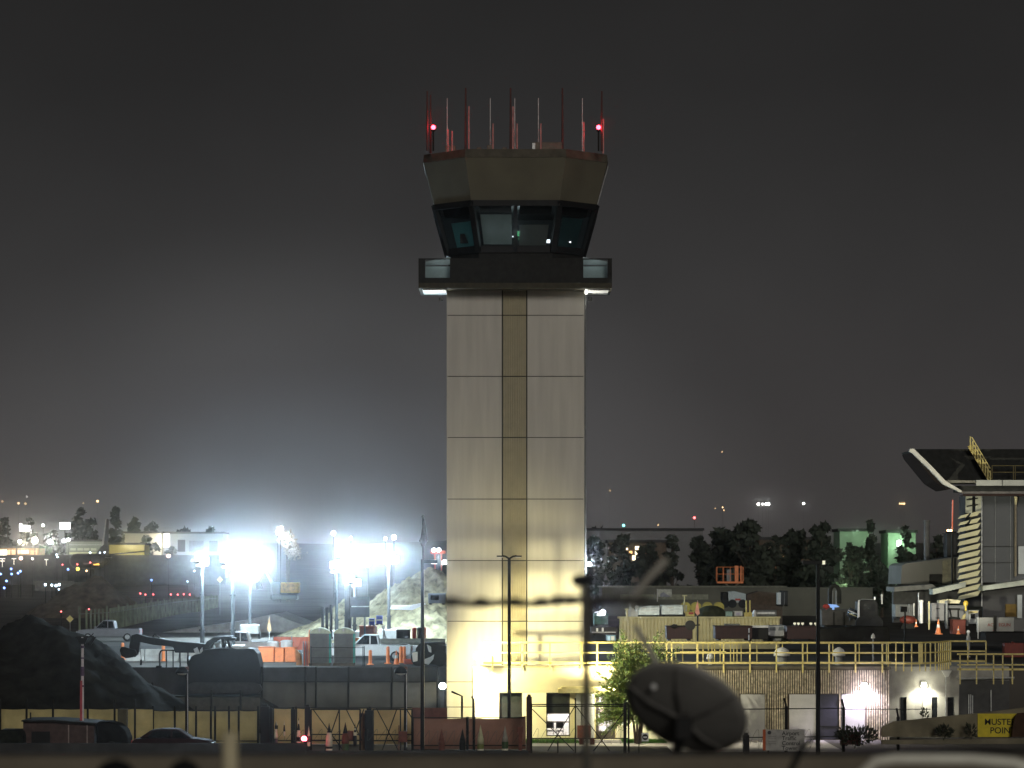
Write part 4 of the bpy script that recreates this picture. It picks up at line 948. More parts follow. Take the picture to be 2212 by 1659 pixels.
# ================================================================ dark earthworks and excavator
solo(MB().box(-60, x0 - .25, 189.4, 189.9, 0, 3.84).box(x1 + .25, 60, 190.4, 190.8, 0, 3.84), 'retaining_wall', M_dconc, 'dark retaining wall holding up the lit building site behind the fences', 'wall', (-20, 189.4, 0))
def heap(label, pk, m, name='soil_heap', n=46, rough=.35, cat='soil heap', seed=1):
    """pk: list of (x, y, height, radius) cones summed by max"""
    r_ = random.Random(seed); mb = MB()
    xa = min(p[0] - p[3] for p in pk); xb = max(p[0] + p[3] for p in pk); ya = min(p[1] - p[3] for p in pk); yb = max(p[1] + p[3] for p in pk)
    zb = pk[0][4]
    for j in range(n + 1):
        for i in range(n + 1):
            x = xa + (xb - xa) * i / n; y = ya + (yb - ya) * j / n; h = -.15
            for (px, py, ph, pr, _) in pk:
                d = math.hypot(x - px, y - py) / pr
                f = 1 - d
                if d < .16: f = .84 + (.16 - d) * .55
                h = max(h, f * ph)
            if h > 0: h += (r_.random() - .5) * rough * min(1, h) + .22 * math.sin(x * 1.3 + y * .9) * min(1, h * .5)
            mb.v.append((x, y, zb + max(h, -.15)))
    for j in range(n):
        for i in range(n): a = j * (n + 1) + i; mb.f.append((a, a + 1, a + n + 2, a + n + 1))
    p = pk[0]
    return solo(mb, name, m, label, cat, (p[0], p[1], zb), smooth=True, group='soil heaps')
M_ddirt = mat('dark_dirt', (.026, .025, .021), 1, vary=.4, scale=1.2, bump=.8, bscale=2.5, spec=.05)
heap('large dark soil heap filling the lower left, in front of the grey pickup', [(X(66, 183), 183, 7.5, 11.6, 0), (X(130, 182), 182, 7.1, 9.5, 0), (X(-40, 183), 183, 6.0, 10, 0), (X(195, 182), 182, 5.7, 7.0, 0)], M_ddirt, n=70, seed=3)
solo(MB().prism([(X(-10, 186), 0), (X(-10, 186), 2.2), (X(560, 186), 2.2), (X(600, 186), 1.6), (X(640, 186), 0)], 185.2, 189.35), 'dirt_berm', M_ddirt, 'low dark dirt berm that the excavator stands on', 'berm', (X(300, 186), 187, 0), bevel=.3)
EX = 186.5
t = thing('excavator', 'black silhouetted excavator with its long arm reaching left over the concrete barriers', 'excavator', (X(480, EX), EX, 2.2))
e = lambda u, v, y=EX: P(u, v, y)
bd = MB().pprism([(413, 1418), (440, 1404), (475, 1400), (520, 1399), (548, 1402), (556, 1412), (561, 1436), (564, 1478), (404, 1478), (405, 1440)], EX - 1.3, 2.6)
bd.build('engine_house', M_black, t, bevel=.05)
cab_ = MB().pprism([(436, 1402), (438, 1398), (448, 1385), (462, 1376), (468, 1375), (500, 1374), (501, 1379), (495, 1383), (500, 1402), (494, 1402), (490, 1385), (484, 1381), (482, 1402), (478, 1402), (478, 1381), (470, 1383), (468, 1386), (459, 1389), (456, 1394), (452, 1402)], EX - 1.2, 1.5)
cab_.build('cab', M_black, t)
MB().pprism([(459, 1390), (477, 1383), (477, 1401), (455, 1401)], EX - .5, .03).pprism([(483, 1384), (490, 1388), (493, 1401), (483, 1401)], EX - .5, .03).build('cab_window', M_glass, t)
MB().pprism([(492, 1377), (508, 1378), (508, 1383), (496, 1384)], EX - 1.1, 1.2).build('lamp_rack', M_black, t)
bm_ = MB().pprism([(288, 1371), (296, 1369), (320, 1376), (333, 1377), (366, 1383), (390, 1386), (430, 1389), (450, 1392), (450, 1412), (410, 1410), (378, 1410), (374, 1398), (362, 1396), (332, 1393), (308, 1388), (290, 1386)], EX - .3, .55)
bm_.build('boom', M_black, t, bevel=.04)
MB().pprism([(284, 1372), (297, 1370), (303, 1384), (300, 1408), (291, 1420), (279, 1410), (279, 1394)], EX - .22, .42).build('stick', M_black, t, bevel=.03)
MB().pprism([(271, 1398), (282, 1402), (292, 1404), (296, 1414), (286, 1420), (272, 1422), (262, 1417), (258, 1404), (262, 1397)], EX - .55, 1.1).build('bucket', M_black, t, bevel=.05)
MB().tube([e(330, 1376), e(334, 1370), e(345, 1378)], .05, 6).tube([e(303, 1400), e(305, 1425)], .02, 5).tube([e(305, 1425), e(304, 1437)], .06, 6).build('hydraulic_hose', M_black, t)
for dy in (-1.35, .75):
    MB().pprism([(408, 1478), (418, 1474), (550, 1474), (562, 1480), (566, 1490), (558, 1499), (412, 1499), (402, 1490)], EX + dy, .6).build('track', mat('track_steel', (.03, .028, .026), .7, vary=.4), t, bevel=.05)
MB().pprism([(498, 1396), (512, 1396), (540, 1397), (535, 1401), (512, 1402), (503, 1400)], EX - 1.34, .06).build('handrail', M_steel, t)
MB().pprism([(418, 1402), (426, 1398), (432, 1412), (422, 1414)], EX - 1.34, .04).pprism([(432, 1404), (437, 1398), (438, 1406), (433, 1412)], EX - 1.34, .04).build('work_lamp', M_steel, t)
# crowd barrier silhouette
t = thing('metal_barrier', 'black bar barrier with rounded corner standing under the excavator arm', 'barrier', (X(380, 188.5), 188.5, 3.0))
y = 188.6
MB().tube([P(345, 1443, y), P(345, 1412, y), P(347, 1407, y), P(351, 1404.5, y), P(410, 1404.5, y)], .05, 8).build('frame', M_black, t)
for u in (359.5, 374, 389, 406): MB().tube([P(u, 1405, y), P(u, 1443, y)], .04, 6).build('bar', M_black, t)
MB().pb(337, 1438, 349, 1443, y, .3).build('foot', M_black, t)
MB().tube([P(412, 1443, 188.6), P(396, 1418, 188.6), P(401, 1406, 188.6)], .045, 6)

# ================================================================ lit site behind the retaining wall
def toilet(u, label, Y=193.2):
    x = X(u, Y); t = thing('portable_toilet', label, 'portable toilet', (x, Y, 3.9), 'portable toilets'); w = .60; h = 1.88
    g_ = mat('toilet_grey', (.15, .15, .135), .7, vary=.15)
    MB().box(x - w - .06, x + w + .06, Y - .05, Y + 1.35, 3.80, 3.98).build('skid', mat('skid_wood', (.12, .10, .07), .9), t)
    MB().box(x - w, x + w - .001, Y, Y + 1.2, 3.985, 3.98 + h).build('body', g_, t, bevel=.03)
    d = MB().box(x - w + .1, x + w - .1, Y - .035, Y - .003, 4.06, 3.98 + h - .1).build('back_panel', mat('toilet_panel', (.12, .12, .11), .7, vary=.15), t)
    MB().box(x + w, x + w + .09, Y + .02, Y + 1.18, 4.0, 3.98 + h - .02).build('side_panel', M_teal, t)
    MB().box(x - w, x + w, Y - .04, Y - .004, 4.86, 4.92).build('cross_rib', g_, d)
    r_ = MB(); n = 12
    prof = [(x - w - .04 + (2 * w + .12) * k / n, 3.985 + h + .34 * math.sin(math.pi * (k / n)) ** .6) for k in range(n + 1)]
    r_.prism(prof + [(x + w + .08, 3.98 + h - .02), (x - w - .04, 3.98 + h - .02)], Y - .05, Y + 1.25)
    r_.build('domed_roof', mat('translucent_roof', (.55, .60, .42), .6), t, bevel=.02)
    MB().box(x - .05, x + .05, Y - .08, Y - .051, 3.985 + h + .1, 3.985 + h + .3).build('roof_latch', M_offw, t)
    return t
toilet(690, 'grey portable toilet with a bright teal side, the left one of the pair')
toilet(742, 'grey portable toilet standing right of the teal-sided one')
y = 192.6
b = MB()
for v in (1399, 1421): b.tube([P(672, v, y), P(786, v, y)], .02, 6)
for u in (672, 784, 787): b.tube([P(u, 1396, y), P(u, 1441, y)], .03, 6)
solo(b, 'pipe_rail', M_black, 'thin black pipe rails running in front of the two portable toilets', 'rail', P(730, 1441, y))
def crate(u0, u1, v0, v1, Y, label, m=M_orange):
    t = thing('orange_bin', label, 'bin', P((u0 + u1) / 2, v1, Y), 'orange plastic bins'); xa, xb, za, zb = X(u0, Y), X(u1, Y), Z(v1, Y), Z(v0, Y)
    MB().box(xa, xb, Y, Y + .9, za, zb - .06).build('body', m, t, bevel=.04)
    MB().box(xa - .04, xb + .04, Y - .04, Y + .94, zb - .055, zb).build('rim', m, t, bevel=.02)
    for f in (.12, .5, .88): MB().box(xa + (xb - xa) * f - .05, xa + (xb - xa) * f + .05, Y - .05, Y - .004, za + .05, zb - .08).build('rib', m, t)
crate(558, 592, 1397, 1434, 202, 'bright orange bin right beside the excavator body')
crate(594, 613, 1399, 1434, 202, 'narrow orange bin in the middle of the three orange bins')
crate(615, 640, 1398, 1434, 202, 'orange bin under the white-topped drums')
solo(MB().pprism([(638, 1402), (648, 1412), (654, 1440), (640, 1440)], 195, .8), 'orange_tarp', mat('pale_orange', (.85, .40, .18), .7), 'pale orange slanted tarp beside the orange bins', 'tarp', P(646, 1440, 195))
def drum(u, v0, v1, w, Y, label, m, top=None, group='drums on the building site'):
    t = thing('drum', label, 'drum', P(u, v1, Y), group); r = w * Y / F / 2; za, zb = Z(v1, Y), Z(v0, Y); h = zb - za
    MB().lathe([(r * .96, 0), (r, .03), (r, h * .33), (r * 1.03, h * .35), (r, h * .37), (r, h * .64), (r * 1.03, h * .66), (r, h * .68), (r, h - .02)], (X(u, Y), Y, za), 18).build('body', m, t)
    MB().lathe([(r * 1.06, h - .019), (r * 1.04, h + .03), (r * .7, h + .10), (r * .1, h + .12)], (X(u, Y), Y, za), 18).build('lid', top or m, t)
drum(590, 1388, 1398, 27, 203.5, 'white-lidded drum above the orange bins, nearer the excavator', M_offw, M_white)
drum(619, 1386, 1398, 26, 203.5, 'white-lidded drum above the orange bins, nearer the toilets', M_offw, M_white)
drum(661, 1412, 1440, 16, 194, 'grey drum with a white lid just left of the teal-sided toilet', M_grey, M_white)
def mesh_screen(u0, u1, v0, v1, Y, label, m, group='orange barrier screens'):
    t = thing('barrier_screen', label, 'barrier', P((u0 + u1) / 2, v1, Y), group)
    b = MB(); n = 14
    for k in range(n + 1):
        u = u0 + (u1 - u0) * k / n; w_ = .06 * math.sin(k * 1.9); b.v += [(X(u, Y), Y + w_, Z(v1, Y)), (X(u, Y), Y - w_, Z(v0 + rnd.uniform(-.8, .8), Y))]
        if k: a = 2 * (k - 1); b.f.append((a, a + 2, a + 3, a + 1))
    b.build('mesh', m, t, solid=.02)
    for f in (0, .33, .66, 1): u = u0 + (u1 - u0) * f; MB().tube([P(u, v1, Y - .06), P(u, v0 - 3, Y - .06)], .03, 6).build('stake', M_grey, t)
M_omesh = mat('orange_mesh', (.62, .17, .10), .8, vary=.12)
mesh_screen(590, 712, 1376, 1404, 205, 'red-orange mesh barrier between the flag and the teal-sided toilet', M_omesh)
mesh_screen(655, 672, 1388, 1440, 193.6, 'narrow orange mesh piece beside the left portable toilet', M_omesh)
for u, v0, v1, Y, lab in ((265, 1388, 1425, 203, 'orange post behind the excavator bucket'), (353, 1392, 1428, 203, 'orange post between two concrete barriers under the excavator arm'), (800, 1404, 1436, 196, 'orange post before the rear wheel of the white pickup'), (838, 1396, 1434, 197, 'orange post just behind the tail of the white pickup'), (866, 1396, 1432, 198, 'left one of two orange posts standing close together'), (873, 1396, 1432, 198, 'right one of two orange posts standing close together'), (668, 1360, 1440, 193.4, 'tall thin orange post left of the teal-sided toilet')):
    h = Z(v0, Y) - Z(v1, Y); r = .05 if u == 668 else .11
    solo(MB().lathe([(r * 2.0, 0), (r * 2.0, .05), (r * 1.05, .08), (r, h * .9), (r * .8, h * .97), (r * .3, h)], P(u, v1, Y), 12), 'orange_post', M_orange, lab, 'post', P(u, v1, Y), 'orange delineator posts')
def cone(u, v0, v1, Y, label):
    t = thing('traffic_cone', label, 'traffic cone', P(u, v1, Y), 'traffic cones'); h = Z(v0, Y) - Z(v1, Y); c = P(u, v1, Y); b = h * .26
    MB().box(c.x - b, c.x + b, c.y - b, c.y + b, c.z, c.z + .04).build('base', M_orange, t)
    MB().lathe([(b * .75, .041), (b * .45, h * .45)], c, 14).build('cone', M_orange, t)
    MB().lathe([(b * .47, h * .45), (b * .32, h * .66)], c, 14).build('white_band', M_white, t)
    MB().lathe([(b * .32, h * .661), (b * .12, h)], c, 14).build('tip', M_orange, t)
cone(856, 1405, 1436, 197, 'traffic cone beside the two close orange posts')
solo(MB().box(X(872, 196), X(892, 196), 196, 196.6, Z(1435, 196), Z(1424, 196)), 'red_block', mat('red_plastic', (.60, .10, .06), .5), 'low red plastic block by the two orange posts', 'block', P(882, 1435, 196), bevel=.05)
# concrete jersey barriers
def jersey(u0, u1, Y, label, vb=1430):
    t = MB(); xa, xb = X(u0, Y), X(u1, Y); zb_ = Z(vb, Y); k = len(t.v)
    t.prism([(Y - .35, zb_), (Y - .33, zb_ + .12), (Y - .16, zb_ + .38), (Y - .10, zb_ + .86), (Y + .10, zb_ + .86), (Y + .16, zb_ + .38), (Y + .33, zb_ + .12), (Y + .35, zb_)], xa, xb, 'x')
    solo(t, 'concrete_barrier', mat('barrier_concrete', (.40, .39, .35), .85, vary=.2, scale=2), label, 'concrete barrier', ((xa + xb) / 2, Y, zb_), 'concrete barriers', bevel=.02)
for u0, u1, lab in ((266, 312, 'concrete barrier just behind the excavator bucket'), (314, 351, 'concrete barrier left of the orange post under the arm'), (356, 386, 'concrete barrier right of the orange post under the arm'), (388, 432, 'concrete barrier nearest the excavator cab')): jersey(u0, u1, 204, lab)
# message board trailer
Y = 230.0
t = thing('message_board', 'dark blank message board with two panels on a trailer in front of the lamps', 'message board', (X(777, Y), Y, 3.8))
for a, b_ in ((1289, 1309), (1311.5, 1333)): MB().pb(757, a, 798, b_, Y, .18).build('panel', mat('board_dark', (.035, .04, .045), .5), t, bevel=.02)
MB().pb(759, 1308, 796, 1312, Y + .05, .1).build('hinge_strip', M_offw, t)
for u in (765, 788): MB().tube([P(u, 1333, Y + .1), P(u, 1380, Y + .1)], .07, 8).build('leg', M_grey, t)
MB().pb(757, 1378, 800, 1388, Y - .5, 1.2).build('trailer', M_orange, t, bevel=.04)
for u in (763, 794): MB().lathe([(.36, -.1), (.36, .1)], (X(u, Y), Y - .55, 4.1), 14, 'y').build('wheel', M_tyre, t)
# orange container, barrels, compressor, ladder and small gear
def box_thing(name, label, cat, u0, v0, u1, v1, Y, d, m, parts=(), bevel=.04, group=None, foot=True):
    """a box-like piece of equipment with feet, a lid line and ribs"""
    t = thing(name, label, cat, P((u0 + u1) / 2, v1, Y), group); xa, xb, za, zb = X(u0, Y), X(u1, Y), Z(v1, Y), Z(v0, Y); f = min(.14, (zb - za) * .12)
    MB().box(xa, xb, Y, Y + d, za + f, zb - f * .6).build('body', m, t, bevel=bevel)
    MB().box(xa - .03, xb + .03, Y - .03, Y + d + .03, zb - f * .6 + .002, zb).build('lid', m, t, bevel=.015)
    for k in (.12, .88): MB().box(xa + (xb - xa) * k - .1, xa + (xb - xa) * k + .1, Y + .1, Y + d - .1, za, za + f - .002).build('foot', M_dark, t)
    for nm, a, b_, c, d_, mm in parts:
        MB().pb(a, b_, c, d_, Y - .04, .036).build(nm, mm, t)
    return t
box_thing('orange_container', 'orange-red steel container behind the second portable toilet', 'container', 776, 1352, 812, 1386, 236, 2, M_omesh, [('corner_post', 807, 1354, 811, 1384, M_orange), ('door_panel', 779, 1358, 804, 1382, mat('salmon_paint', (.55, .20, .14), .6))])
box_thing('generator', 'squat dark generator left of the row of dark drums', 'generator', 856, 1360, 885, 1386, 240, 1.6, M_dconc, [('louvre_panel', 859, 1365, 870, 1380, M_black)])
for k, (u, lab) in enumerate(((895, 'dark red drum beside the squat generator'), (905, 'dark grey drum between two red drums'), (916, 'dark red drum nearest the tall black lamp post'))):
    drum(u, 1358, 1386, 9, 241, lab, M_red if k != 1 else M_dconc)
box_thing('blue_compressor', 'small blue-covered machine with a pointed cover below the message board', 'machine', 797, 1336, 809, 1352, 232, .8, M_blue, [('stripe', 798, 1340, 808, 1342, M_white)])
box_thing('blue_bin', 'blue bin right of the pointed blue machine', 'bin', 813, 1330, 826, 1350, 233, .8, M_blue, [('white_stripe', 814, 1338, 825, 1341, M_white)])
t = thing('step_ladder', 'white step ladder leaning before the soil heap', 'ladder', P(832, 1388, 232))
for a, b_ in (((825, 1350), (837, 1388)), ((830, 1350), (828, 1388))): MB().bar(P(*a, 232), P(*b_, 232.3), .10, .06).build('rail', M_white, t)
for f in (.2, .4, .6, .8): MB().bar(P(825 + 12 * f, 1350 + 38 * f, 232), P(830 - 2 * f, 1350 + 38 * f, 232.2), .05).build('rung', M_white, t)
# flag on a whip by the barriers
def whip_flag(u, vt, vb, Y, label, m, fw=14):
    t = thing('safety_flag', label, 'flag', P(u, vb, Y), 'safety flags')
    MB().tube([P(u, vb, Y), P(u, vt, Y)], .025, 6).build('pole', M_offw, t)
    MB().pprism([(u, vt), (u - fw * .25, vt + (vb - vt) * .30), (u - fw * .35, vt + (vb - vt) * .55), (u - .5, vt + (vb - vt) * .68), (u + fw * .3, vt + (vb - vt) * .6), (u + fw * .12, vt + (vb - vt) * .25)], Y - .05, .03).build('cloth', m, t)
whip_flag(582, 1331, 1382, 200, 'orange and white pointed safety flag left of the mesh barrier', mat('flag_orange', (.80, .45, .22), .8, vary=.5, scale=1.2))
# pile rows, soil heaps and site fences
heap('big pale soil heap lit by the floodlights, left of the tower', [(X(922, 262), 262, 6.6, 9.2, 3.8), (X(868, 262), 262, 4.9, 7.6, 3.8), (X(965, 264), 264, 5.6, 8.2, 3.8)], M_sand, seed=5, n=64, rough=.5)
heap('low pale soil mound between the floodlights and the yellow digger', [(X(752, 282), 282, 3.6, 4.6, 3.8), (X(715, 284), 284, 1.9, 5, 3.8)], M_sand, seed=8, n=40)
heap('dim brown soil mound on the dark airfield at the left', [(X(205, 400), 400, 5.8, 7.5, 3.8), (X(180, 400), 400, 5.0, 8, 3.8)], M_dirt, seed=9, n=36)
t = thing('yellow_digger', 'yellow-bodied digger far behind the largest floodlight', 'digger', (X(618, 320), 320, 3.8)); Y = 320
MB().pb(606, 1258, 645, 1281, Y, 2.4).build('engine_house', mat('digger_yellow', (.65, .40, .08), .6), t, bevel=.1)
MB().pb(586, 1256, 605, 1286, Y, 1.6).build('cab', M_dark, t, bevel=.1)
MB().pb(584, 1284, 642, 1296, Y - .3, 3).build('track', M_black, t, bevel=.15)
MB().pprism([(588, 1268), (572, 1236), (560, 1262), (556, 1260), (572, 1228), (594, 1262)], Y + .3, .5).build('boom', M_dark, t)
MB().pprism([(553, 1258), (562, 1260), (566, 1272), (554, 1274)], Y, 1.1).build('bucket', M_black, t)
box_thing('site_cabin', 'dark grey site cabin standing on the pale soil heap, beside the tower', 'cabin', 925, 1282, 962, 1306, 246, 2, mat('cabin_grey', (.10, .11, .12), .6), [('window', 930, 1286, 948, 1296, M_glassd)])
solo(MB().pprism([(842, 1316), (890, 1318), (918, 1306), (914, 1302), (880, 1309), (845, 1309)], 244, 2.2), 'white_tarpaulin', M_white, 'white tarpaulin stretched at the foot of the big pale heap', 'tarpaulin', P(880, 1318, 244))
# pipe stacks and long dark pipe
t = thing('steel_pipe', 'long pale steel pipe lying behind the white pickup, up to the lamp post', 'pipe', P(880, 1388, 214))
MB().tube([P(806, 1386.5, 214), P(962, 1386.5, 214)], .24, 14).build('tube', mat('pipe_pale', (.50, .48, .38), .6), t)
for u in (826, 870, 930): MB().pb(u - 3, 1393, u + 3, 1402, 213.9, .4).build('support', M_dark, t)
for k, (u, v0, v1, Y, lab) in enumerate(((697, 1310, 1380, 228, 'dark slim vertical pipe left of the lamp masts'), (706, 1312, 1380, 228.4, 'dark slim vertical pipe next to the leftmost one'), (715, 1306, 1380, 229, 'dark vertical pipe with a pale cap by the lamp masts'), (752, 1262, 1375, 232, 'thick dark vertical drill mast below the upper glow'))):
    r = .11 if k < 3 else .26
    b = MB().tube([P(u, v1, Y), P(u, v0, Y)], r, 10).lathe([(r * 1.5, 0), (r * 1.5, .15)], P(u, v1, Y), 10)
    solo(b, 'drill_pipe', M_dconc, lab, 'pipe', P(u, v1, Y), 'vertical drill pipes')
for u, v, Y, lab in ((693, 1372, 218, 'grey-white post with a ball lamp, first before the dark pipes'), (702, 1368, 219, 'grey-white post with a ball lamp, second before the dark pipes'), (510, 1366, 214, 'thin post with a ball lamp just right of the white cab')):
    solo(MB().tube([P(u, v + 26, Y), P(u, v, Y)], .04, 6).ball(P(u, v, Y), .12, 8), 'ball_post', M_white, lab, 'post', P(u, v + 26, Y), 'posts with ball lamps')
# dark utility truck beside the tower with white worker gear
t = thing('utility_truck', 'dark utility truck with white mirrors half hidden behind the tall black lamp post', 'truck', (X(935, 193), 193, 3.8)); Y = 193
MB().pprism([(898, 1400), (905, 1391), (918, 1390), (962, 1394), (962, 1436), (898, 1436)], Y, 2.2).build('body', M_black, t, bevel=.05)
MB().pprism([(915, 1388), (962, 1388), (962, 1393), (920, 1393)], Y + .2, 1.6).build('roof_rack', M_dark, t)
MB().pprism([(922, 1392), (931, 1397), (932, 1410), (926, 1408)], Y - .3, .25).build('mirror', M_white, t, bevel=.04)
MB().pprism([(917, 1424), (930, 1419), (938, 1413), (936, 1424), (926, 1436), (917, 1434)], Y - .4, .35).build('bumper', M_white, t, bevel=.04)
MB().pprism([(890, 1410), (902, 1408), (902, 1428), (892, 1430)], Y - .3, .25).build('door_mirror', M_white, t, bevel=.04)
for u in (905, 950): MB().lathe([(.5, -.15), (.5, .15)], (X(u, Y), Y - .05, 4.3), 16, 'y').build('wheel', M_tyre, t)
# slatted fence curving away behind the grey pickup
t = thing('slatted_fence', 'pale green slatted fence curving away behind the grey pickup', 'fence', (X(240, 300), 300, 3.8))
b = MB(); fp = [(172, 300, 1309, 1358), (188, 298, 1308, 1362), (238, 310, 1302, 1350), (300, 350, 1292, 1326), (380, 420, 1282, 1306), (470, 480, 1272, 1292)]
pts = along([(X(u, Y), Y) for u, Y, a, c in fp], 90)
for k, (x, y) in enumerate(pts):
    h = 2.25
    b.box(x - .10, x + .10, y - .02, y + .02, 3.85, 3.8 + h - (0 if k % 6 else -.25))
b.build('slat_screen', mat('green_slats', (.13, .15, .09), .8, vary=.45, scale=.8), t)
b = MB()
for (xa, ya), (xb, yb) in zip(pts[::8], pts[8::8]): b.bar((xa, ya + .05, 5.6), (xb, yb + .05, 5.6), .06)
b.build('rail', M_grey, t)
solo(MB().prism([(X(350, 300), 3.8), (X(690, 300), 3.8), (X(650, 300), 4.6), (X(590, 300), 5.6), (X(520, 300), 4.9)], 300, 318), 'gravel_ramp', M_conc, 'grey gravel ramp sloping up toward the yellow digger', 'ramp', (X(560, 300), 300, 3.8))
for u, v, Y, lab in ((475, 1252, 420, 'yellow warning diamond sign far behind the left floodlight'), (151, 1248 + 247 - 0, 300, 'dim yellow warning diamond sign above the dark heap')):
    if u == 151: v = 1500 - 0; v = 1209 + 289 - 0; v = 1498; v = 1339
    c = P(u, v - 0 if u != 151 else 1337, Y); s = .42 if Y > 350 else .36
    t = thing('warning_sign', lab, 'sign', (c.x, Y, 3.8), 'yellow warning diamonds')
    MB().prism([(c.x - s, c.z), (c.x, c.z - s), (c.x + s, c.z), (c.x, c.z + s)], Y, Y + .03).build('plate', M_yellow, t)
    MB().tube([(c.x, Y + .08, 3.8), (c.x, Y + .08, c.z)], .04, 6).build('post', M_grey, t)

# ================================================================ lower left: shed, trailer, cars, hedge
solo(MB().box(X(-30, 160), X(662, 160), 160, 160.4, 0, Z(1606, 160)).box(X(662, 160) + .01, X(1142, 160), 160, 160.4, 0, Z(1622, 160)), 'kerb_wall', M_dconc, 'low black wall along the road below the left fences', 'wall', (X(300, 160), 160, 0), bevel=.05)
t = thing('dark_shed', 'dark shed with a flat overhanging roof and a black doorway at the lower left', 'shed', (X(120, 165), 167, 0)); Y = 165
MB().pprism([(50, 1626), (50, 1558), (120, 1558), (204, 1564), (204, 1626)], Y, 3).build('wall', mat('shed_dark', (.075, .05, .045), .9, vary=.3), t)
MB().pprism([(46, 1556), (118, 1555.5), (208, 1562), (208, 1566), (118, 1559.5), (46, 1559)], Y - .3, 3.6).build('roof', M_dark, t)
MB().pb(68, 1580, 108, 1610, Y - .05, .045).build('doorway', M_black, t)
for u in (148, 188): MB().pb(u - 1.2, 1566, u + 1.2, 1612, Y - .06, .05).build('corner_trim', mat('trim_dim', (.28, .22, .20), .8), t)
MB().tube([P(66, 1556, Y + 1), P(66, 1539, Y + 1)], .04, 6).build('vent_pipe', M_dark, t)
solo(MB().box(X(-12, 164), X(50, 164), 164, 166, 0, Z(1577, 164)), 'dark_hedge', mat('hedge_dark', (.012, .014, .010), 1, vary=.6, scale=4, bump=1.0, bscale=6), 'black clipped hedge left of the dark shed', 'hedge', (X(20, 164), 165, 0), bevel=.3)
t = thing('covered_trailer', 'dark round-backed covered trailer beside the dark shed', 'trailer', (X(245, 165), 165, 0)); Y = 165
MB().pprism([(208, 1612), (207, 1562), (214, 1559), (235, 1559), (255, 1565), (270, 1577), (277, 1595), (277, 1612)], Y - .9, 1.9).build('body', mat('trailer_dark', (.02, .02, .02), .9, spec=.05), t, bevel=.1)
MB().lathe([(.34, -.1), (.34, .1)], (X(245, Y), Y - .95, .34), 16, 'y').build('wheel', M_tyre, t)
MB().pb(206, 1608, 280, 1613, Y - .8, 1.7).build('chassis', M_dark, t)
MB().bar((X(278, Y), Y, .45), (X(290, Y), Y, .45), .1).build('drawbar', M_dark, t)
car('dark parked car with a reddish glint on its bonnet, below the tan fence', (X(380, 163.5), 162.6, 0), 0, mat('dark_red_car', (.03, .014, .014), .7, vary=.2, spec=.1))

# ================================================================ lower right: signs, tarp wall, bushes
SY = 164.0
t = thing('airport_sign', 'dim grey airport traffic control sign board with an orange left edge', 'sign', (X(1693, SY), SY, 0))
MB().box(X(1654, SY), X(1738, SY), SY, SY + .08, .2, Z(1576, SY)).build('board', mat('sign_grey', (.36, .35, .32), .8), t)
MB().box(X(1648, SY), X(1654, SY) - .003, SY, SY + .08, .2, Z(1576, SY)).build('orange_edge', mat('edge_orange', (.45, .10, .03), .8), t)
for i, (w_, v) in enumerate((('Airport', 1588), ('Traffic', 1598.7), ('Control', 1609.5), ('Tower', 1620))): text(w_, .30, (X(1689, SY), SY - .003, Z(v, SY)), M_black, t)
MB().lathe([(.10, 0), (.10, .008)], (X(1662, SY), SY - .010, Z(1582.5, SY)), 18, 'y').build('emblem', mat('emblem_grey', (.04, .04, .05), .7), t)
bl = MB()
for v in (1590, 1594, 1602, 1606): bl.box(X(1660, SY), X(1676 if v % 4 else 1679, SY), SY - .006, SY - .002, Z(v + 1, SY), Z(v, SY))
bl.build('fine_print', mat('faint_print', (.16, .155, .15), .8), t)
for u in (1660, 1728): MB().box(X(u, SY) - .05, X(u, SY) + .05, SY + .085, SY + .18, 0, Z(1580, SY)).build('post', M_dark, t)
TY2 = 163.0
solo(MB().pprism([(1905, 1592), (1905, 1570), (1930, 1559), (2110, 1541), (2260, 1523), (2260, 1592)], TY2, .35), 'sloping_wall', mat('wall_dingy', (.20, .175, .11), .9, vary=.45, scale=.6), 'dingy pale wall with a sloping top running to the right edge', 'wall', (X(2050, TY2), TY2, Z(1592, TY2)), bevel=.02)
solo(MB().pprism([(1905, 1608), (1905, 1599), (2260, 1594), (2260, 1607)], TY2 - .6, .4), 'low_kerb_wall', mat('kerb_dingy', (.17, .15, .10), .9, vary=.3, scale=.8), 'low dingy kerb wall along the foot of the sloping wall', 'wall', (X(2080, TY2), TY2 - .6, Z(1608, TY2)), bevel=.02)
t = thing('muster_sign', 'yellow muster point banner hung on the sloping wall at the right edge', 'sign', (X(2180, TY2), TY2 - .1, Z(1592, TY2)))
MB().pprism([(2112, 1541.5), (2250, 1541.5), (2250, 1592), (2112, 1592)], TY2 - .05, .035).build('banner', mat('muster_yellow', (.62, .50, .02), .7, vary=.12), t)
text('MUSTER', .46, (X(2126, TY2), TY2 - .056, Z(1565.5, TY2)), M_black, t); text('POINT', .46, (X(2138, TY2), TY2 - .056, Z(1584, TY2)), M_black, t)
solo(MB().pprism([(2193, 1548), (2200, 1541), (2262, 1536), (2262, 1592), (2186, 1592), (2188, 1570)], TY2 - .5, .3), 'shade_panel', mat('shade_brown', (.045, .022, .010), .9, vary=.4), 'dark brown panel added for the shade over the right half of the yellow banner', 'shade panel', (X(2220, TY2), TY2 - .5, Z(1592, TY2)))  # brown panel put in for the shade on the banner's right part
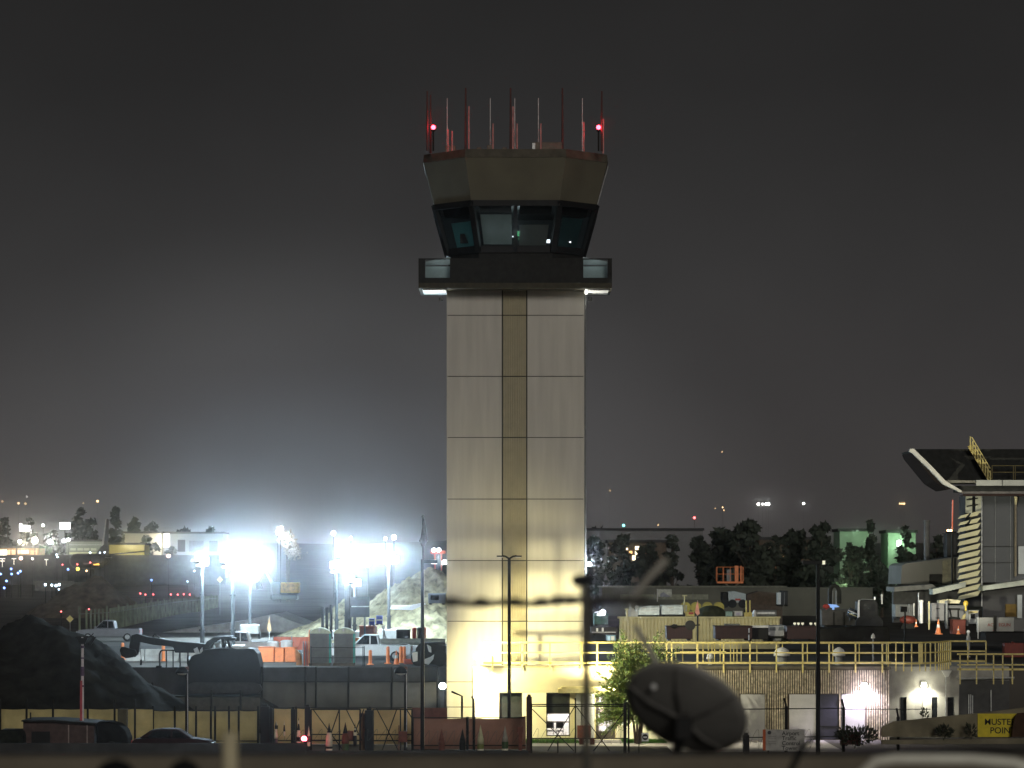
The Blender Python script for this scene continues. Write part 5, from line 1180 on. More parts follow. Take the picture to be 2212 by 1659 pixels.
def bush(u, v0, v1, w, Y, label, n=420, m=None):
    c = P(u, (v0 + v1) / 2, Y); hx = w * Y / F / 2; hz = (Z(v0, Y) - Z(v1, Y)) / 2; b = MB()
    for k in range(n):
        d = Vector((rnd.gauss(0, 1), rnd.gauss(0, 1), rnd.gauss(0, 1))).normalized() * rnd.uniform(.3, 1) ** .5
        leaf(b, c + Vector((d.x * hx, d.y * hx * .7, d.z * hz * (1 + .25 * math.sin(k)))), Vector((d.x, d.y, d.z + .6)), rnd.uniform(.12, .3), .045)
    solo(b, 'bush', m or mat('bush_dark', (.03, .035, .018), .9, vary=.5), label, 'bush', P(u, v1, Y), 'low bushes')
bush(1850, 1572, 1606, 90, 164, 'dark scrubby bush before the violet-lit wall', 700)
bush(1998, 1532, 1560, 14, 166, 'sparse dark weed in front of the warm wall lamp', 60)
bush(2040, 1570, 1592, 34, 162.4, 'dry dark weed leaning on the sloping wall', 160)
bush(2097, 1566, 1596, 22, 162.3, 'thin dry weed just left of the yellow banner', 90)
box_thing('dark_red_box', 'dark red low box in front of the blue-black door', 'box', 1818, 1582, 1860, 1612, 165, 1, mat('box_darkred', (.10, .03, .02), .8))
# ================================================================ right-hand yard on the upper level
M_cream = mat('cream_corrugated', (.66, .60, .33), .75, vary=.12, scale=1.2)
CY = 236.0
t = thing('corrugated_barrier', 'long cream corrugated barrier wall behind the tree and the yellow railing', 'barrier', (X(1510, CY), CY, 3.8))
b = MB(); ua0, ub0 = 1338, 1684; n = 46
b.box(X(ua0, CY), X(ub0, CY), CY + .12, CY + .3, 3.8, Z(1334, CY))
for k in range(n):
    u = ua0 + (ub0 - ua0) * (k + .5) / n; b.tube([P(u, 1386, CY + .1), P(u, 1336 + rnd.uniform(0, 1), CY + .1)], .14, 10)
b.build('sheet', M_cream, t, smooth=False)
MB().pb(1334, 1332, 1686, 1336, CY - .1, .5).build('cap_rail', M_cream, t)
box_thing('silver_cart', 'silver baggage cart with slanted lid left of the other silver cart', 'cart', 1374, 1309, 1425, 1332, 239, 1.6, mat('cart_silver', (.40, .45, .47), .35, .5), [('label_plate', 1387, 1312, 1395, 1315, M_offw), ('trim_strip', 1377, 1319, 1420, 1320.2, M_white)], group='silver carts')
box_thing('silver_cart', 'silver baggage cart right of the other silver cart, on the corrugated barrier', 'cart', 1428, 1307, 1476, 1331, 239, 1.6, mat('cart_silver', (.40, .45, .47)), [('label_plate', 1443, 1311, 1453, 1314, M_offw), ('trim_strip', 1432, 1320, 1460, 1321, M_steel)], group='silver carts')
for u, v, Y, lab in ((1376, 1311, 238, 'white globe lamp on the left silver cart'),):
    solo(MB().ball(P(u, v, Y), .17, 12).tube([P(u, v + 24, Y), P(u, v + 4, Y)], .08, 8), 'globe_lamp', M_white, lab, 'lamp', P(u, v + 24, Y))
solo(MB().tube([P(1362, 1333, 238), P(1362, 1302, 238)], .09, 8).pprism([(1355, 1316), (1368, 1314), (1378, 1324), (1378, 1332), (1356, 1332)], 238, .3), 'white_pump', M_offw, 'white pump with a thin upright pipe left of the silver carts', 'pump', P(1365, 1333, 238))
for k, (u, lab) in enumerate(((1481, 'yellow round cable reel, leftmost of four in a row'), (1504, 'yellow round cable reel behind the pink flag'), (1529, 'yellow round cable reel, third of four in a row'), (1553, 'yellow round cable reel, rightmost of four in a row'))):
    Y = 262; c = P(u, 1312, Y); t = thing('cable_reel', lab, 'cable reel', (c.x, Y, c.z - .55), 'yellow cable reels'); r = 11.5 * Y / F
    for a, nm in ((0, 'flange'), (.55, 'flange')): MB().lathe([(r, 0), (r, .06)], (c.x, Y + a, c.z), 24, 'y').build(nm, mat('reel_yellow', (.38, .30, .06), .7, vary=.2), t)
    MB().lathe([(r * .55, .061), (r * .55, .549)], (c.x, Y, c.z), 16, 'y').build('core', M_dark, t)
    MB().pb(u - 7, 1321, u + 7, 1328, Y - .1, .8).build('stand', M_dark, t)
whip_flag(1507, 1297, 1345, 229, 'pink-orange pointed safety flag above the corrugated barrier', mat('flag_pink', (.85, .38, .30), .8), fw=16)
t = thing('lamp_stand', 'thin cream mast with a small head among the yellow cable reels', 'mast', P(1479, 1334, 240))
MB().tube([P(1480, 1334, 240), P(1478, 1303, 240)], .06, 8).tube([P(1478, 1303, 240), P(1479, 1288, 240)], .05, 8).build('pole', M_cream, t)
MB().pb(1474, 1285.5, 1484, 1288, 240, .3).build('head', M_cream, t)
MB().lathe([(.3, -.08), (.3, .08)], P(1472, 1329, 239.6), 14, 'y').build('wheel', M_tyre, t)
box_thing('flat_cart', 'low flat cart with a yellow and red side beside the right silver cart', 'cart', 1474, 1321, 1500, 1333, 241, 1.4, M_yellow, [('red_panel', 1488, 1322.5, 1498, 1327, M_red)])
box_thing('small_kiosk', 'small pale slatted cabinet between the silver carts and the reels', 'cabinet', 1473, 1308, 1484, 1324, 244, .8, M_offw, [('slat', 1475, 1310, 1482, 1312, M_cream), ('slat', 1475, 1314, 1482, 1316, M_cream)])
solo(MB().ball(P(1536, 1326, 243), .9, 14, (1.3, .8, .75)), 'dark_bush_clump', mat('bush_dark', (.03, .035, .018)), 'dark rounded shrub among the cable reels', 'shrub', P(1536, 1336, 243))
box_thing('coloured_crate', 'teal and orange striped crate right of the cable reels', 'crate', 1552, 1321, 1582, 1333, 243, 1.2, mat('teal_dim', (.28, .42, .38), .6), [('orange_corner', 1553, 1323, 1559, 1331, M_orange)])
box_thing('white_crate', 'small white crate behind the corrugated barrier, right of the striped crate', 'crate', 1586, 1320, 1604, 1332, 243, 1, M_offw, [('label_plate', 1590, 1323, 1600, 1329, mat('lilac_label', (.45, .42, .52), .7))])
for u, lab in ((1612, 'thin yellow mast, left of the two behind the corrugated barrier'), (1620, 'thin yellow mast, right of the two behind the corrugated barrier')):
    solo(MB().tube([P(u, 1333, 244), P(u, 1297, 244)], .06, 8).pb(u - 4, 1323, u + 4, 1333, 244, .4), 'yellow_mast', M_yellow, lab, 'mast', P(u, 1333, 244), 'thin yellow masts')
t = thing('silver_tank', 'long silver cylindrical tank lying behind the corrugated barrier', 'tank', P(1654, 1333, 246)); Y = 246
c0, c1 = P(1632, 1325, Y), P(1677, 1325, Y); r = 6.2 * Y / F * 1.15
MB().tube([c0, c0 + Vector((.2, 0, 0)), c1 - Vector((.2, 0, 0)), c1], r, 20).build('shell', M_steel, t, smooth=True)
MB().ball(c0 - Vector((.1, .1, .05)), .22, 10, (.8, 1, 1.6)).build('end_cap', M_white, t)
MB().pb(1640, 1332, 1646, 1336, Y, .5).pb(1666, 1332, 1672, 1336, Y, .5).build('saddle', M_dark, t)
# nearer dark row just behind the railing
box_thing('dark_red_container', 'long dark red skip standing directly behind the annex railing', 'container', 1545, 1352, 1625, 1384, 222, 2.4, mat('maroon', (.03, .010, .010), .7, vary=.3))
box_thing('dark_red_skip', 'dark red low skip just right of the green tree', 'skip', 1440, 1352, 1496, 1384, 214, 2, mat('maroon', (.022, .008, .008)))
box_thing('grey_crate', 'grey slanted crate in front of the cream corrugated barrier', 'crate', 1567, 1348, 1598, 1372, 230, 1.4, mat('crate_grey', (.20, .20, .18), .8))
box_thing('black_generator', 'black generator box with a pale top edge behind the annex railing', 'generator', 1615, 1353, 1660, 1385, 224, 1.6, M_black, [('top_strip', 1616, 1351, 1660, 1356, M_steel)])
t = thing('white_van', 'white van front with two dark windows, boxed in behind the black generator', 'van', P(1683, 1384, 226)); Y = 226
MB().pprism([(1652, 1384), (1652, 1362), (1656, 1352), (1700, 1351), (1704, 1360), (1704, 1384)], Y, 3).build('body', mat('van_grey', (.38, .39, .40), .5, vary=.1), t, bevel=.06)
for a, b_ in ((1662, 1676), (1681, 1698)): MB().pprism([(a, 1362), (a + 2, 1354), (b_ - 1, 1354), (b_, 1362)], Y - .03, .025).build('window', mat('van_window', (.16, .18, .19), .2), t)
for a in (1656, 1692): MB().pb(a, 1366, a + 8, 1371, Y - .05, .045).build('headlight', M_white, t)
MB().pb(1654, 1374, 1702, 1379, Y - .08, .075).build('bumper', M_dark, t)
for a in (1660, 1697): MB().lathe([(.34, -.1), (.34, .1)], (X(a, Y), Y + .1, Z(1382, Y)), 14, 'y').build('wheel', M_tyre, t)
solo(MB().pb(1703, 1354, 1711, 1381, 225, .5).pb(1700, 1351, 1714, 1354, 224.9, .7), 'cream_cabinet', M_cream, 'narrow cream cabinet right of the white van', 'cabinet', P(1707, 1381, 225), bevel=.03)
t = thing('windsock_gauge', 'dark round gauge on a crossbar seen against the cream barrier above the tree', 'gauge', P(1494, 1385, 205)); Y = 205
MB().tube([P(1507, 1385, Y), P(1507, 1330, Y)], .06, 8).tube([P(1450, 1354, Y), P(1512, 1350, Y)], .05, 8).build('frame', M_black, t)
MB().lathe([(11 * Y / F, 0), (11 * Y / F, .12)], P(1491, 1351, Y - .1), 22, 'y').build('disc', M_black, t)
MB().lathe([(.02, -.5), (5 * Y / F, -.25), (4 * Y / F, 0)], P(1463, 1353, Y), 12, 'x').build('counterweight', M_black, t)
t = thing('thin_white_post', 'thin white-banded post rising behind the annex railing', 'post', P(1618, 1386, 200)); 
for a, b_ in ((1357, 1367), (1371, 1383)): MB().tube([P(1618, b_, 200), P(1618, a, 200)], .04, 8).build('band', M_white, t)
MB().tube([P(1618, 1386, 200.1), P(1618, 1356, 200.1)], .03, 6).build('pole', M_dark, t)
t = thing('white_finial_post', 'small post with pale pointed cap above the annex roof, right of the tall lamp pole', 'post', P(1886, 1392, 186)); Y = 186
MB().lathe([(.02, 0), (.11, -.12), (.13, -.30), (.04, -.33)], P(1886, 1368, Y), 12).build('cap', M_offw, t)
MB().tube([P(1886, 1432, Y), P(1886, 1379, Y)], .05, 8).build('post', M_grey, t)
# row of yard gear between the tower and the tree
box_thing('green_container', 'dull green container beside the tower, behind the yellow railing', 'container', 1283, 1326, 1314, 1352, 236, 2, mat('dull_green', (.05, .12, .09), .7, vary=.2), [('door_panel', 1287, 1330, 1298, 1348, mat('dull_green2', (.06, .16, .12), .7))])
box_thing('black_rack', 'black equipment rack under the green container', 'rack', 1276, 1353, 1334, 1372, 214, 1.6, M_black, [('shelf_edge', 1278, 1365, 1330, 1366.2, M_steel), ('white_can', 1300, 1356, 1304, 1364, M_offw), ('white_can', 1288, 1357, 1292, 1364, M_offw)])
box_thing('blue_poster_box', 'blue and grey box with pale windows left of the green tree', 'box', 1310, 1372, 1330, 1386, 206, 1, mat('blue_grey', (.18, .32, .40), .6), [('window', 1312, 1374, 1318, 1384, mat('pale_blue', (.40, .60, .75), .5)), ('window', 1320, 1374, 1327, 1383, M_offw)])
t = thing('scooter_lamp', 'bright bluish-white lamp on a machine right of the tower', 'lamp', P(1300, 1332, 230)); p = P(1302, 1322.5, 230)
MB().tube([P(1284, 1323, 230), P(1296, 1321, 230)], .05, 6).pb(1290, 1325, 1308, 1330, 230, .6).build('housing', M_grey, t)
MB().ball(p, .22, 12, (1, .8, .8)).build('lens', emi('lamp_bluish', (.86, .86, 1), 12), t)
light('POINT', 'yard_light', (p.x, 229.2, p.z), 260, (.88, .88, 1), .1, t)
solo(MB().tube([P(1354, 1342, 234), P(1354, 1317, 234)], .08, 8).lathe([(.16, 0), (.16, .08)], P(1354, 1317, 234), 10), 'cream_bollard', M_cream, 'cream upright pipe at the left end of the corrugated barrier', 'pipe', P(1354, 1342, 234))
# low buildings behind the yard
BYY = 330.0
t = thing('hangar_wall', 'long low olive-grey building behind the yard, with a lighter band', 'building', (X(1510, BYY), BYY, 3.8))
MB().pb(1300, 1269, 1885, 1330, BYY, 10).build('wall', mat('olive_wall', (.14, .14, .11), .9, vary=.2, scale=.4), t)
MB().pb(1296, 1266, 1700, 1269, BYY - .2, 10.4).build('roof_edge', mat('olive_light', (.22, .22, .17), .9), t)
MB().pb(1340, 1284, 1530, 1295, BYY - .1, .09).build('pale_band', mat('band_olive', (.27, .28, .21), .9, vary=.2), t)
for u in (1360, 1414, 1440, 1497): MB().pb(u - .6, 1280, u + .6, 1296, BYY - .2, .09).build('downpipe', M_grey, t)
t = thing('pale_billboard', 'pale square notice board with a grey slanted picture, on the olive building', 'notice board', P(1437, 1298, 326)); Y = 326
MB().pb(1421, 1273, 1451, 1289, Y, .1).build('board', mat('board_pale', (.52, .53, .46), .8), t)
MB().pprism([(1426, 1289), (1426, 1283), (1433, 1279), (1447, 1288), (1447, 1289)], Y - .02, .018).build('picture', mat('board_grey', (.30, .31, .36), .8), t)
MB().tube([P(1420, 1300, Y), P(1420, 1272, Y)], .06, 8).build('post', M_offw, t)
t = thing('box_truck', 'pale blue-grey box truck parked before the olive building', 'truck', P(1590, 1302, 300)); Y = 300
MB().pprism([(1573, 1279), (1586, 1277), (1611, 1283), (1611, 1304), (1574, 1300)], Y, 3).build('cargo_box', mat('truck_pale', (.42, .46, .44), .7, vary=.1), t)
MB().pb(1560, 1279, 1572, 1298, Y, 2.4).build('cab', M_dark, t, bevel=.08)
MB().pb(1588, 1293, 1600, 1297, Y - .03, .025).build('red_stripe', M_red, t)
for u in (1566, 1582, 1604): MB().lathe([(.42, -.1), (.42, .1)], P(u, 1304, Y), 14, 'y').build('wheel', M_tyre, t)
solo(MB().prism([(X(1613, 305), 3.8), (X(1613, 305), Z(1285, 305)), (X(1640, 305), Z(1277, 305)), (X(1690, 305), Z(1283, 305)), (X(1690, 305), 3.8)], 305, 309), 'brown_shed', mat('brown_shed', (.10, .075, .055), .9, vary=.25), 'low brown shed behind the thin yellow masts', 'shed', (X(1650, 305), 305, 3.8))
box_thing('tall_white_cabinet', 'tall narrow white cabinet beside a grey container, left of the T-shaped lamp post', 'cabinet', 1679, 1280, 1687, 1309, 290, 1, M_offw)
box_thing('grey_tall_container', 'tall grey container right of the narrow white cabinet', 'container', 1688, 1276, 1702, 1310, 292, 2, M_dconc, [('door_bar', 1694, 1280, 1695, 1306, M_grey)])
# scissor lift with a worker
LY = 340.0
t = thing('scissor_lift', 'orange scissor lift raised high in front of the dark trees', 'lift', (X(1577, LY), LY, 3.8))
zb_ = Z(1256, LY); xa, xb = X(1549, LY), X(1606, LY)
MB().box(xa, xb, LY, LY + 1.4, zb_ - .22, zb_).build('platform', M_orange, t, bevel=.03)
r_ = MB()
for yy in (LY + .05, LY + 1.35):
    for v in (1225, 1240): r_.tube([(xa, yy, Z(v, LY)), (xb, yy, Z(v, LY))], .035, 6)
    for k in range(5): xx = xa + (xb - xa) * k / 4; r_.tube([(xx, yy, zb_ + .004), (xx, yy, Z(1225, LY))], .035, 6)
r_.build('guard_rail', M_orange, t)
MB().box(xb - .95, xb - .55, LY + .02, LY + .5, zb_ + .004, Z(1222, LY)).box(xb - .35, xb - .2, LY + .02, LY + .3, zb_ + .004, Z(1222, LY)).build('control_box', M_orange, t)
s_ = MB(); h = zb_ - .22 - 5.0
for k in range(3):
    za, zc = 5.0 + h * k / 3, 5.0 + h * (k + 1) / 3
    for yy in (LY + .2, LY + 1.2): s_.bar((xa + .9, yy, za), (xb - .5, yy, zc), .12).bar((xb - .5, yy, za), (xa + .9, yy, zc), .12)
s_.build('scissor_arms', mat('lift_beige', (.22, .18, .12), .7), t)
MB().box(xa + .3, xb, LY, LY + 1.4, 4.3, 5.0).build('chassis', M_dark, t, bevel=.05)
for xx in (xa + .6, xb - .5): MB().lathe([(.35, -.1), (.35, .1)], (xx, LY - .05, 4.15), 14, 'y').build('wheel', M_tyre, t)
def person(loc, label, cloth, h=1.78, facing=0):
    x, y, z = loc; s = h / 1.78
    V = [(0, 0, .98, .155), (0, 0, 1.22, .16), (0, 0, 1.44, .15), (0, 0, 1.54, .062), (0, 0, 1.66, .098), (0, 0, 1.72, .085),
         (.20, 0, 1.42, .07), (.29, -.05, 1.15, .052), (.20, -.24, 1.05, .042), (.14, -.30, 1.05, .03), (-.20, 0, 1.42, .07), (-.28, -.06, 1.15, .052), (-.16, -.26, 1.08, .042), (-.10, -.31, 1.09, .03),
         (.10, 0, .88, .10), (.11, -.02, .50, .07), (.12, .02, .09, .05), (.13, -.12, .04, .04), (-.10, 0, .88, .10), (-.11, -.03, .50, .07), (-.13, .02, .09, .05), (-.15, -.12, .04, .04)]
    E = [(0, 1), (1, 2), (2, 3), (3, 4), (4, 5), (2, 6), (6, 7), (7, 8), (8, 9), (2, 10), (10, 11), (11, 12), (12, 13), (0, 14), (14, 15), (15, 16), (16, 17), (0, 18), (18, 19), (19, 20), (20, 21)]
    me = bpy.data.meshes.new('person'); me.from_pydata([(a * s, b * s, c * s) for a, b, c, _ in V], E, [])
    o = bpy.data.objects.new('person', me); COL.objects.link(o); o.location = loc; o.rotation_euler = (0, 0, facing)
    m = o.modifiers.new('skin', 'SKIN'); m.use_smooth_shade = True
    for i, sv in enumerate(me.skin_vertices[0].data): sv.radius = (V[i][3] * s,) * 2; sv.use_root = (i == 0)
    o.modifiers.new('sub', 'SUBSURF').levels = 1
    me.materials.append(cloth); tag(o, label, 'person')
    hh = MB().lathe([(.145, 1.70), (.125, 1.74), (.115, 1.80), (.06, 1.86), (.01, 1.87)], (0, 0, 0), 14); ROOT[o.name] = Vector((0, 0, 0))
    hh.build('hard_hat', M_dark if cloth is M_dark else M_white, o); return o
person((X(1578, LY), LY + .7, zb_ + .01), 'worker in dark clothes standing in the raised orange lift', M_dark, facing=.3)
solo(MB().box(X(1570, LY), X(1580, LY), LY + .1, LY + .4, zb_ + .01, Z(1230, LY)), 'tool_box', M_grey, 'grey tool box in the raised orange lift beside the worker', 'tool box', (X(1575, LY), LY + .25, zb_), bevel=.03)

# ================================================================ right: grey containers, truck, machines
box_thing('grey_dumpster', 'long grey-brown dumpster right of the T-shaped lamp post', 'dumpster', 1775, 1317, 1848, 1355, 222, 3, mat('dumpster_grey', (.075, .07, .065), .8, vary=.25), [('side_rib', 1800, 1322, 1803, 1350, M_dark), ('side_rib', 1822, 1322, 1825, 1350, M_dark)])
box_thing('maroon_box', 'dark maroon box directly left of the T-shaped lamp post', 'box', 1700, 1352, 1764, 1385, 220, 2.5, mat('maroon', (.022, .008, .008)))
for u, lab in ((1717, 'small cream lamp, first of the row above the maroon box'), (1725, 'small cream lamp, second of the row above the maroon box'), (1734, 'small cream lamp, third of the row above the maroon box'), (1752, 'small cream lamp next to the T-shaped lamp post'), (1762, 'cream lamp touching the T-shaped lamp post')):
    solo(MB().pb(u - 2.6, 1345, u + 2.6, 1349, 226, .2).pb(u - .5, 1349.02, u + .5, 1352, 226.05, .1), 'marker_lamp', emi('lamp_cream2', (1, .95, .65), .75), lab, 'lamp', P(u, 1352, 226), 'cream marker lamps', bevel=.02)
t = thing('dark_truck', 'black truck cab with a bright edge, standing behind the annex roof', 'truck', P(1876, 1345, 216)); Y = 216
MB().pprism([(1857, 1338), (1856, 1300), (1862, 1296), (1890, 1295), (1897, 1302), (1898, 1345), (1857, 1345)], Y, 2.6).build('cab', M_black, t, bevel=.06)
MB().pprism([(1852.5, 1334), (1853, 1302), (1854, 1297), (1857, 1296), (1856.6, 1310), (1857, 1338)], Y - .12, .11).build('edge_trim', M_white, t)
MB().tube([P(1857, 1297, Y - .1), P(1862, 1294.5, Y - .1), P(1890, 1295, Y - .1)], .03, 6).tube([P(1889, 1296, Y - .1), P(1890, 1289, Y - .1)], .07, 6).build('roof_rail', M_steel, t)
MB().pb(1866, 1304, 1890, 1320, Y - .03, .028).build('windscreen', M_glassd, t)
for u in (1863, 1892): MB().lathe([(.5, -.15), (.5, .15)], P(u, 1346, Y), 14, 'y').build('wheel', M_tyre, t)
t = thing('chrome_tank', 'blue-white chrome tank with bright stripes behind the black truck cab', 'tank', P(1840, 1335, 217)); Y = 217
MB().tube([P(1832, 1321, Y), P(1853, 1330, Y)], .33, 14).build('shell', mat('chrome', (.55, .62, .72), .15, .9), t, smooth=True)
MB().bar(P(1832, 1318, Y - .33), P(1853, 1327, Y - .33), .12, .05).build('pale_stripe', M_white, t)
MB().bar(P(1834, 1325, Y - .33), P(1853, 1333, Y - .33), .10, .05).build('cream_stripe', M_cream, t)
MB().pb(1836, 1331, 1842, 1340, Y, .4).build('cradle', M_dark, t)
solo(MB().pprism([(1790, 1305), (1806, 1306), (1814, 1311), (1796, 1313)], 222, .5).tube([P(1800, 1317, 222.2), P(1800, 1312, 222.2)], .08, 6), 'blue_screen_lamp', emi('lamp_blue', (.20, .45, 1), .75), 'glowing blue sloping panel on top of the grey-brown dumpster', 'lamp', P(1800, 1317, 222))
solo(MB().ball(P(1785, 1310, 222), .22, 12, (1.2, .8, .8)).tube([P(1785, 1317, 222), P(1785, 1312, 222)], .05, 6), 'red_beacon', M_red, 'red rounded beacon left of the glowing blue panel', 'cap', P(1785, 1317, 222))
t = thing('fuel_tank_arch', 'dark arched vent hood on legs behind the glowing blue panel', 'vent', P(1803, 1305, 232)); Y = 232
MB().tube([P(1793, 1306, Y), P(1793, 1275, Y), P(1797, 1267, Y), P(1803, 1265, Y), P(1809, 1268, Y), P(1813, 1278, Y), P(1813, 1304, Y)], .16, 8).build('arch', M_dark, t)
MB().tube([P(1798, 1306, Y), P(1799, 1276, Y)], .06, 6).tube([P(1807, 1306, Y), P(1806, 1276, Y)], .06, 6).build('leg', M_grey, t)
solo(MB().pprism([(1770, 1392), (1770, 1358), (1860, 1352), (1920, 1354), (1924, 1392)], 214, 2), 'dark_embankment', M_ddirt, 'dark earth bank just behind the annex roof, under the black truck', 'bank', P(1845, 1392, 214), bevel=.1)
for u, v0, v1, r, Y, m, lab in ((1990, 1301, 1346, .125, 212, M_white, 'bright white post, thickest of the posts before the terminal'), (2007, 1304, 1360, .055, 212, M_cream, 'thin cream post right of the bright white post'), (1974, 1308, 1330, .05, 214, M_offw, 'thin pale post left of the bright white post'), (1984, 1285, 1340, .035, 216, M_steel, 'tall thin steel pole behind the bright white post'), (2045, 1302, 1358, .09, 213, M_grey, 'grey post under the cream canopy box'), (2089, 1325, 1352, .10, 213, M_grey, 'short grey post by the small digger'), (1905, 1288, 1305, .06, 216, M_offw, 'short pale pole right of the black truck cab'), (1964, 1310, 1330, .045, 214, M_grey, 'short thin grey post among the white pump machines')):
    solo(MB().tube([P(u, v1, Y), P(u, v0, Y)], r, 10).lathe([(r * 1.25, 0), (r * 1.25, .1), (r * .8, .16)], P(u, v0, Y), 10), 'site_post', m, lab, 'post', P(u, v1, Y), 'posts before the terminal')
WYY = 220.0
box_thing('white_machine', 'white pump machine with dark vents, left of the cream canopy box', 'machine', 2012, 1303, 2040, 1345, WYY, 2, mat('machine_white', (.36, .36, .36), .6, vary=.1), [('vent', 2022, 1314, 2030, 1316, M_dark), ('vent', 2022, 1334, 2030, 1336, M_dark)])
box_thing('pale_container', 'pale container left of the bright white post', 'container', 1934, 1306, 1972, 1336, 226, 2, mat('container_pale', (.26, .27, .25), .7, vary=.15), [('rib', 1945, 1309, 1946, 1334, M_grey), ('rib', 1958, 1309, 1959, 1334, M_grey)])
box_thing('white_sign_container', 'white container with faint red letters behind the small digger', 'container', 2048, 1308, 2090, 1346, 224, 2, mat('container_white', (.34, .34, .33), .7, vary=.1))
box_thing('grey_site_box', 'pale grey box right of the small digger', 'box', 2088, 1318, 2114, 1352, 218, 1.5, mat('site_box_grey', (.36, .37, .36), .6), [('dark_hatch', 2097, 1326, 2106, 1336, M_black)])
solo(MB().pprism([(2029, 1297), (2052, 1294), (2076, 1297), (2072, 1304), (2029, 1303)], 214, 1.2), 'canopy_box', mat('canopy_cream', (.60, .55, .36), .7), 'cream canopy box on top of the grey post', 'canopy', P(2050, 1304, 214), bevel=.03)
t = thing('sign_box', 'pale sign box with red lettering before the terminal glass', 'sign', P(2150, 1368, 208)); Y = 208
MB().pb(2113, 1334, 2190, 1365, Y, .8).build('board', mat('signbox_pale', (.34, .345, .33), .7, vary=.08), t)
text('AC', .30, (X(2133, Y), Y - .006, Z(1353, Y)), mat('faded_red', (.30, .06, .05), .8), t); text('EGUN', .30, (X(2157, Y), Y - .006, Z(1353, Y)), mat('faded_red', (.30, .06, .05), .8), t)
MB().pb(2147, 1330, 2153, 1367, Y - .2, .18).build('post', M_dark, t)
MB().pb(2112, 1334, 2114, 1380, Y - .1, .098).build('side_leg', M_offw, t)
solo(MB().pb(2128, 1366, 2212, 1386, 207, 2.5).pb(2124, 1364.5, 2216, 1366, 206.9, 2.7), 'black_skip', M_black, 'black skip under the pale sign box', 'skip', P(2170, 1386, 207), bevel=.03)
for u, v0, v1, lab in ((2027, 1338, 1370, 'tall orange cone before the white pump machine'), (1979, 1338, 1354, 'small orange cone beside the bright white post'), (2070, 1352, 1370, 'orange cone before the small digger, nearer the posts')): cone(u, v0, v1, 209, lab)
solo(MB().pb(2058, 1340, 2086, 1370, 212, 1.4).pb(2056, 1338.5, 2088, 1340, 211.9, 1.6), 'dark_red_bin', mat('dark_red_bin', (.13, .03, .02), .8, vary=.2), 'dark red bin before the small digger', 'bin', P(2072, 1370, 212), bevel=.03)
t = thing('red_tank', 'round orange-red tank on a dark stand left of the bright white post', 'tank', P(1961, 1352, 214)); Y = 214
MB().ball(P(1961, 1339, Y), .62, 16, (.95, .8, .5)).build('shell', mat('tank_red', (.20, .045, .03), .5, vary=.3), t, smooth=True)
MB().pprism([(1950, 1347), (1972, 1347), (1976, 1358), (1946, 1358)], Y - .2, .5).build('stand', M_dark, t)
t = thing('small_digger', 'small dark digger with a pale yellow arm before the terminal', 'digger', P(2065, 1352, 214)); Y = 214.5
MB().pprism([(2044, 1352), (2046, 1340), (2052, 1337), (2060, 1332), (2074, 1334), (2080, 1352)], Y, 1.4).build('body', M_black, t, bevel=.05)
MB().tube([P(2056, 1338, Y), P(2052, 1318, Y)], .06, 6).tube([P(2070, 1338, Y), P(2070, 1318, Y)], .06, 6).pb(2048, 1314, 2074, 1318, Y - .1, 1.3).build('canopy', M_dark, t)
MB().pprism([(2076, 1344), (2080, 1330), (2090, 1322), (2098, 1320), (2100, 1324), (2090, 1328), (2084, 1336), (2080, 1348)], Y - .2, .3).build('arm', mat('arm_cream', (.50, .42, .18), .6), t)
MB().pprism([(2096, 1320), (2112, 1319), (2112, 1324), (2098, 1325)], Y - .2, .3).build('dipper', mat('arm_cream', (.5, .42, .18)), t)
t = thing('yellow_beacon', 'yellow hanging beacon under the lowest louvre', 'beacon', P(2086, 1315, 213)); Y = 213
MB().lathe([(.05, -.5), (.08, -.12), (.16, -.1), (.17, .10), (.08, .2)], P(2086, 1304, Y), 12).build('body', mat('beacon_yellow', (.85, .58, .05), .4), t)
person((X(2094, 208), 208.5, 3.9), 'worker in white clothes walking by the yellow-footed bin before the terminal', mat('white_cloth', (.45, .45, .44), .8), facing=1.2)

# ================================================================ terminal building at the right edge
NY = 226.0
t = thing('terminal_building', 'modern dark glass terminal with an upswept roof edge and a stack of pale louvres', 'building', (X(2140, NY), NY, 3.8))
M_steelw = mat('roof_white', (.66, .64, .55), .5, vary=.12)
M_roofd = mat('roof_dark', (.040, .041, .038), 1, spec=0)
# upswept roof wing
MB().pprism([(1964, 975), (1967, 969), (1974, 969), (2012, 1006), (2042, 1038), (2078, 1060), (2076, 1064), (2038, 1046), (2008, 1014), (1972, 979)], NY - 3.5, .5).build('roof_edge', M_steelw, t)
MB().pprism([(1971, 976), (2008, 1012), (2036, 1043), (2056, 1056), (2046, 1057), (2020, 1041), (1992, 1007), (1975, 986)], NY - 2.6, 6).build('soffit', mat('soffit_dark', (.030, .024, .022), 1, spec=0), t)
MB().pprism([(1976, 970), (2300, 970), (2300, 1039), (2044, 1040)], NY + 4, 8).build('roof', M_roofd, t)
MB().pprism([(2046, 1037), (2108, 1038), (2108, 1043), (2050, 1043)], NY - 3.3, .4).build('roof_lip', mat('lip_grey', (.20, .19, .15), .7), t)
for a, b_ in ((2109, 2164), (2166, 2300)): MB().pb(a, 1037, b_, 1049, NY - 3.6, .4).build('fascia_panel', mat('fascia_steel', (.34, .35, .31), .5, .3, vary=.25, scale=.5), t)
MB().pb(2072, 1049, 2300, 1062, NY - 2.8, 3).build('gutter', M_roofd, t)
MB().pb(2078, 1061.5, 2300, 1066, NY - 2.9, .09).build('ledge', mat('ledge_grey', (.14, .13, .12), .7), t)
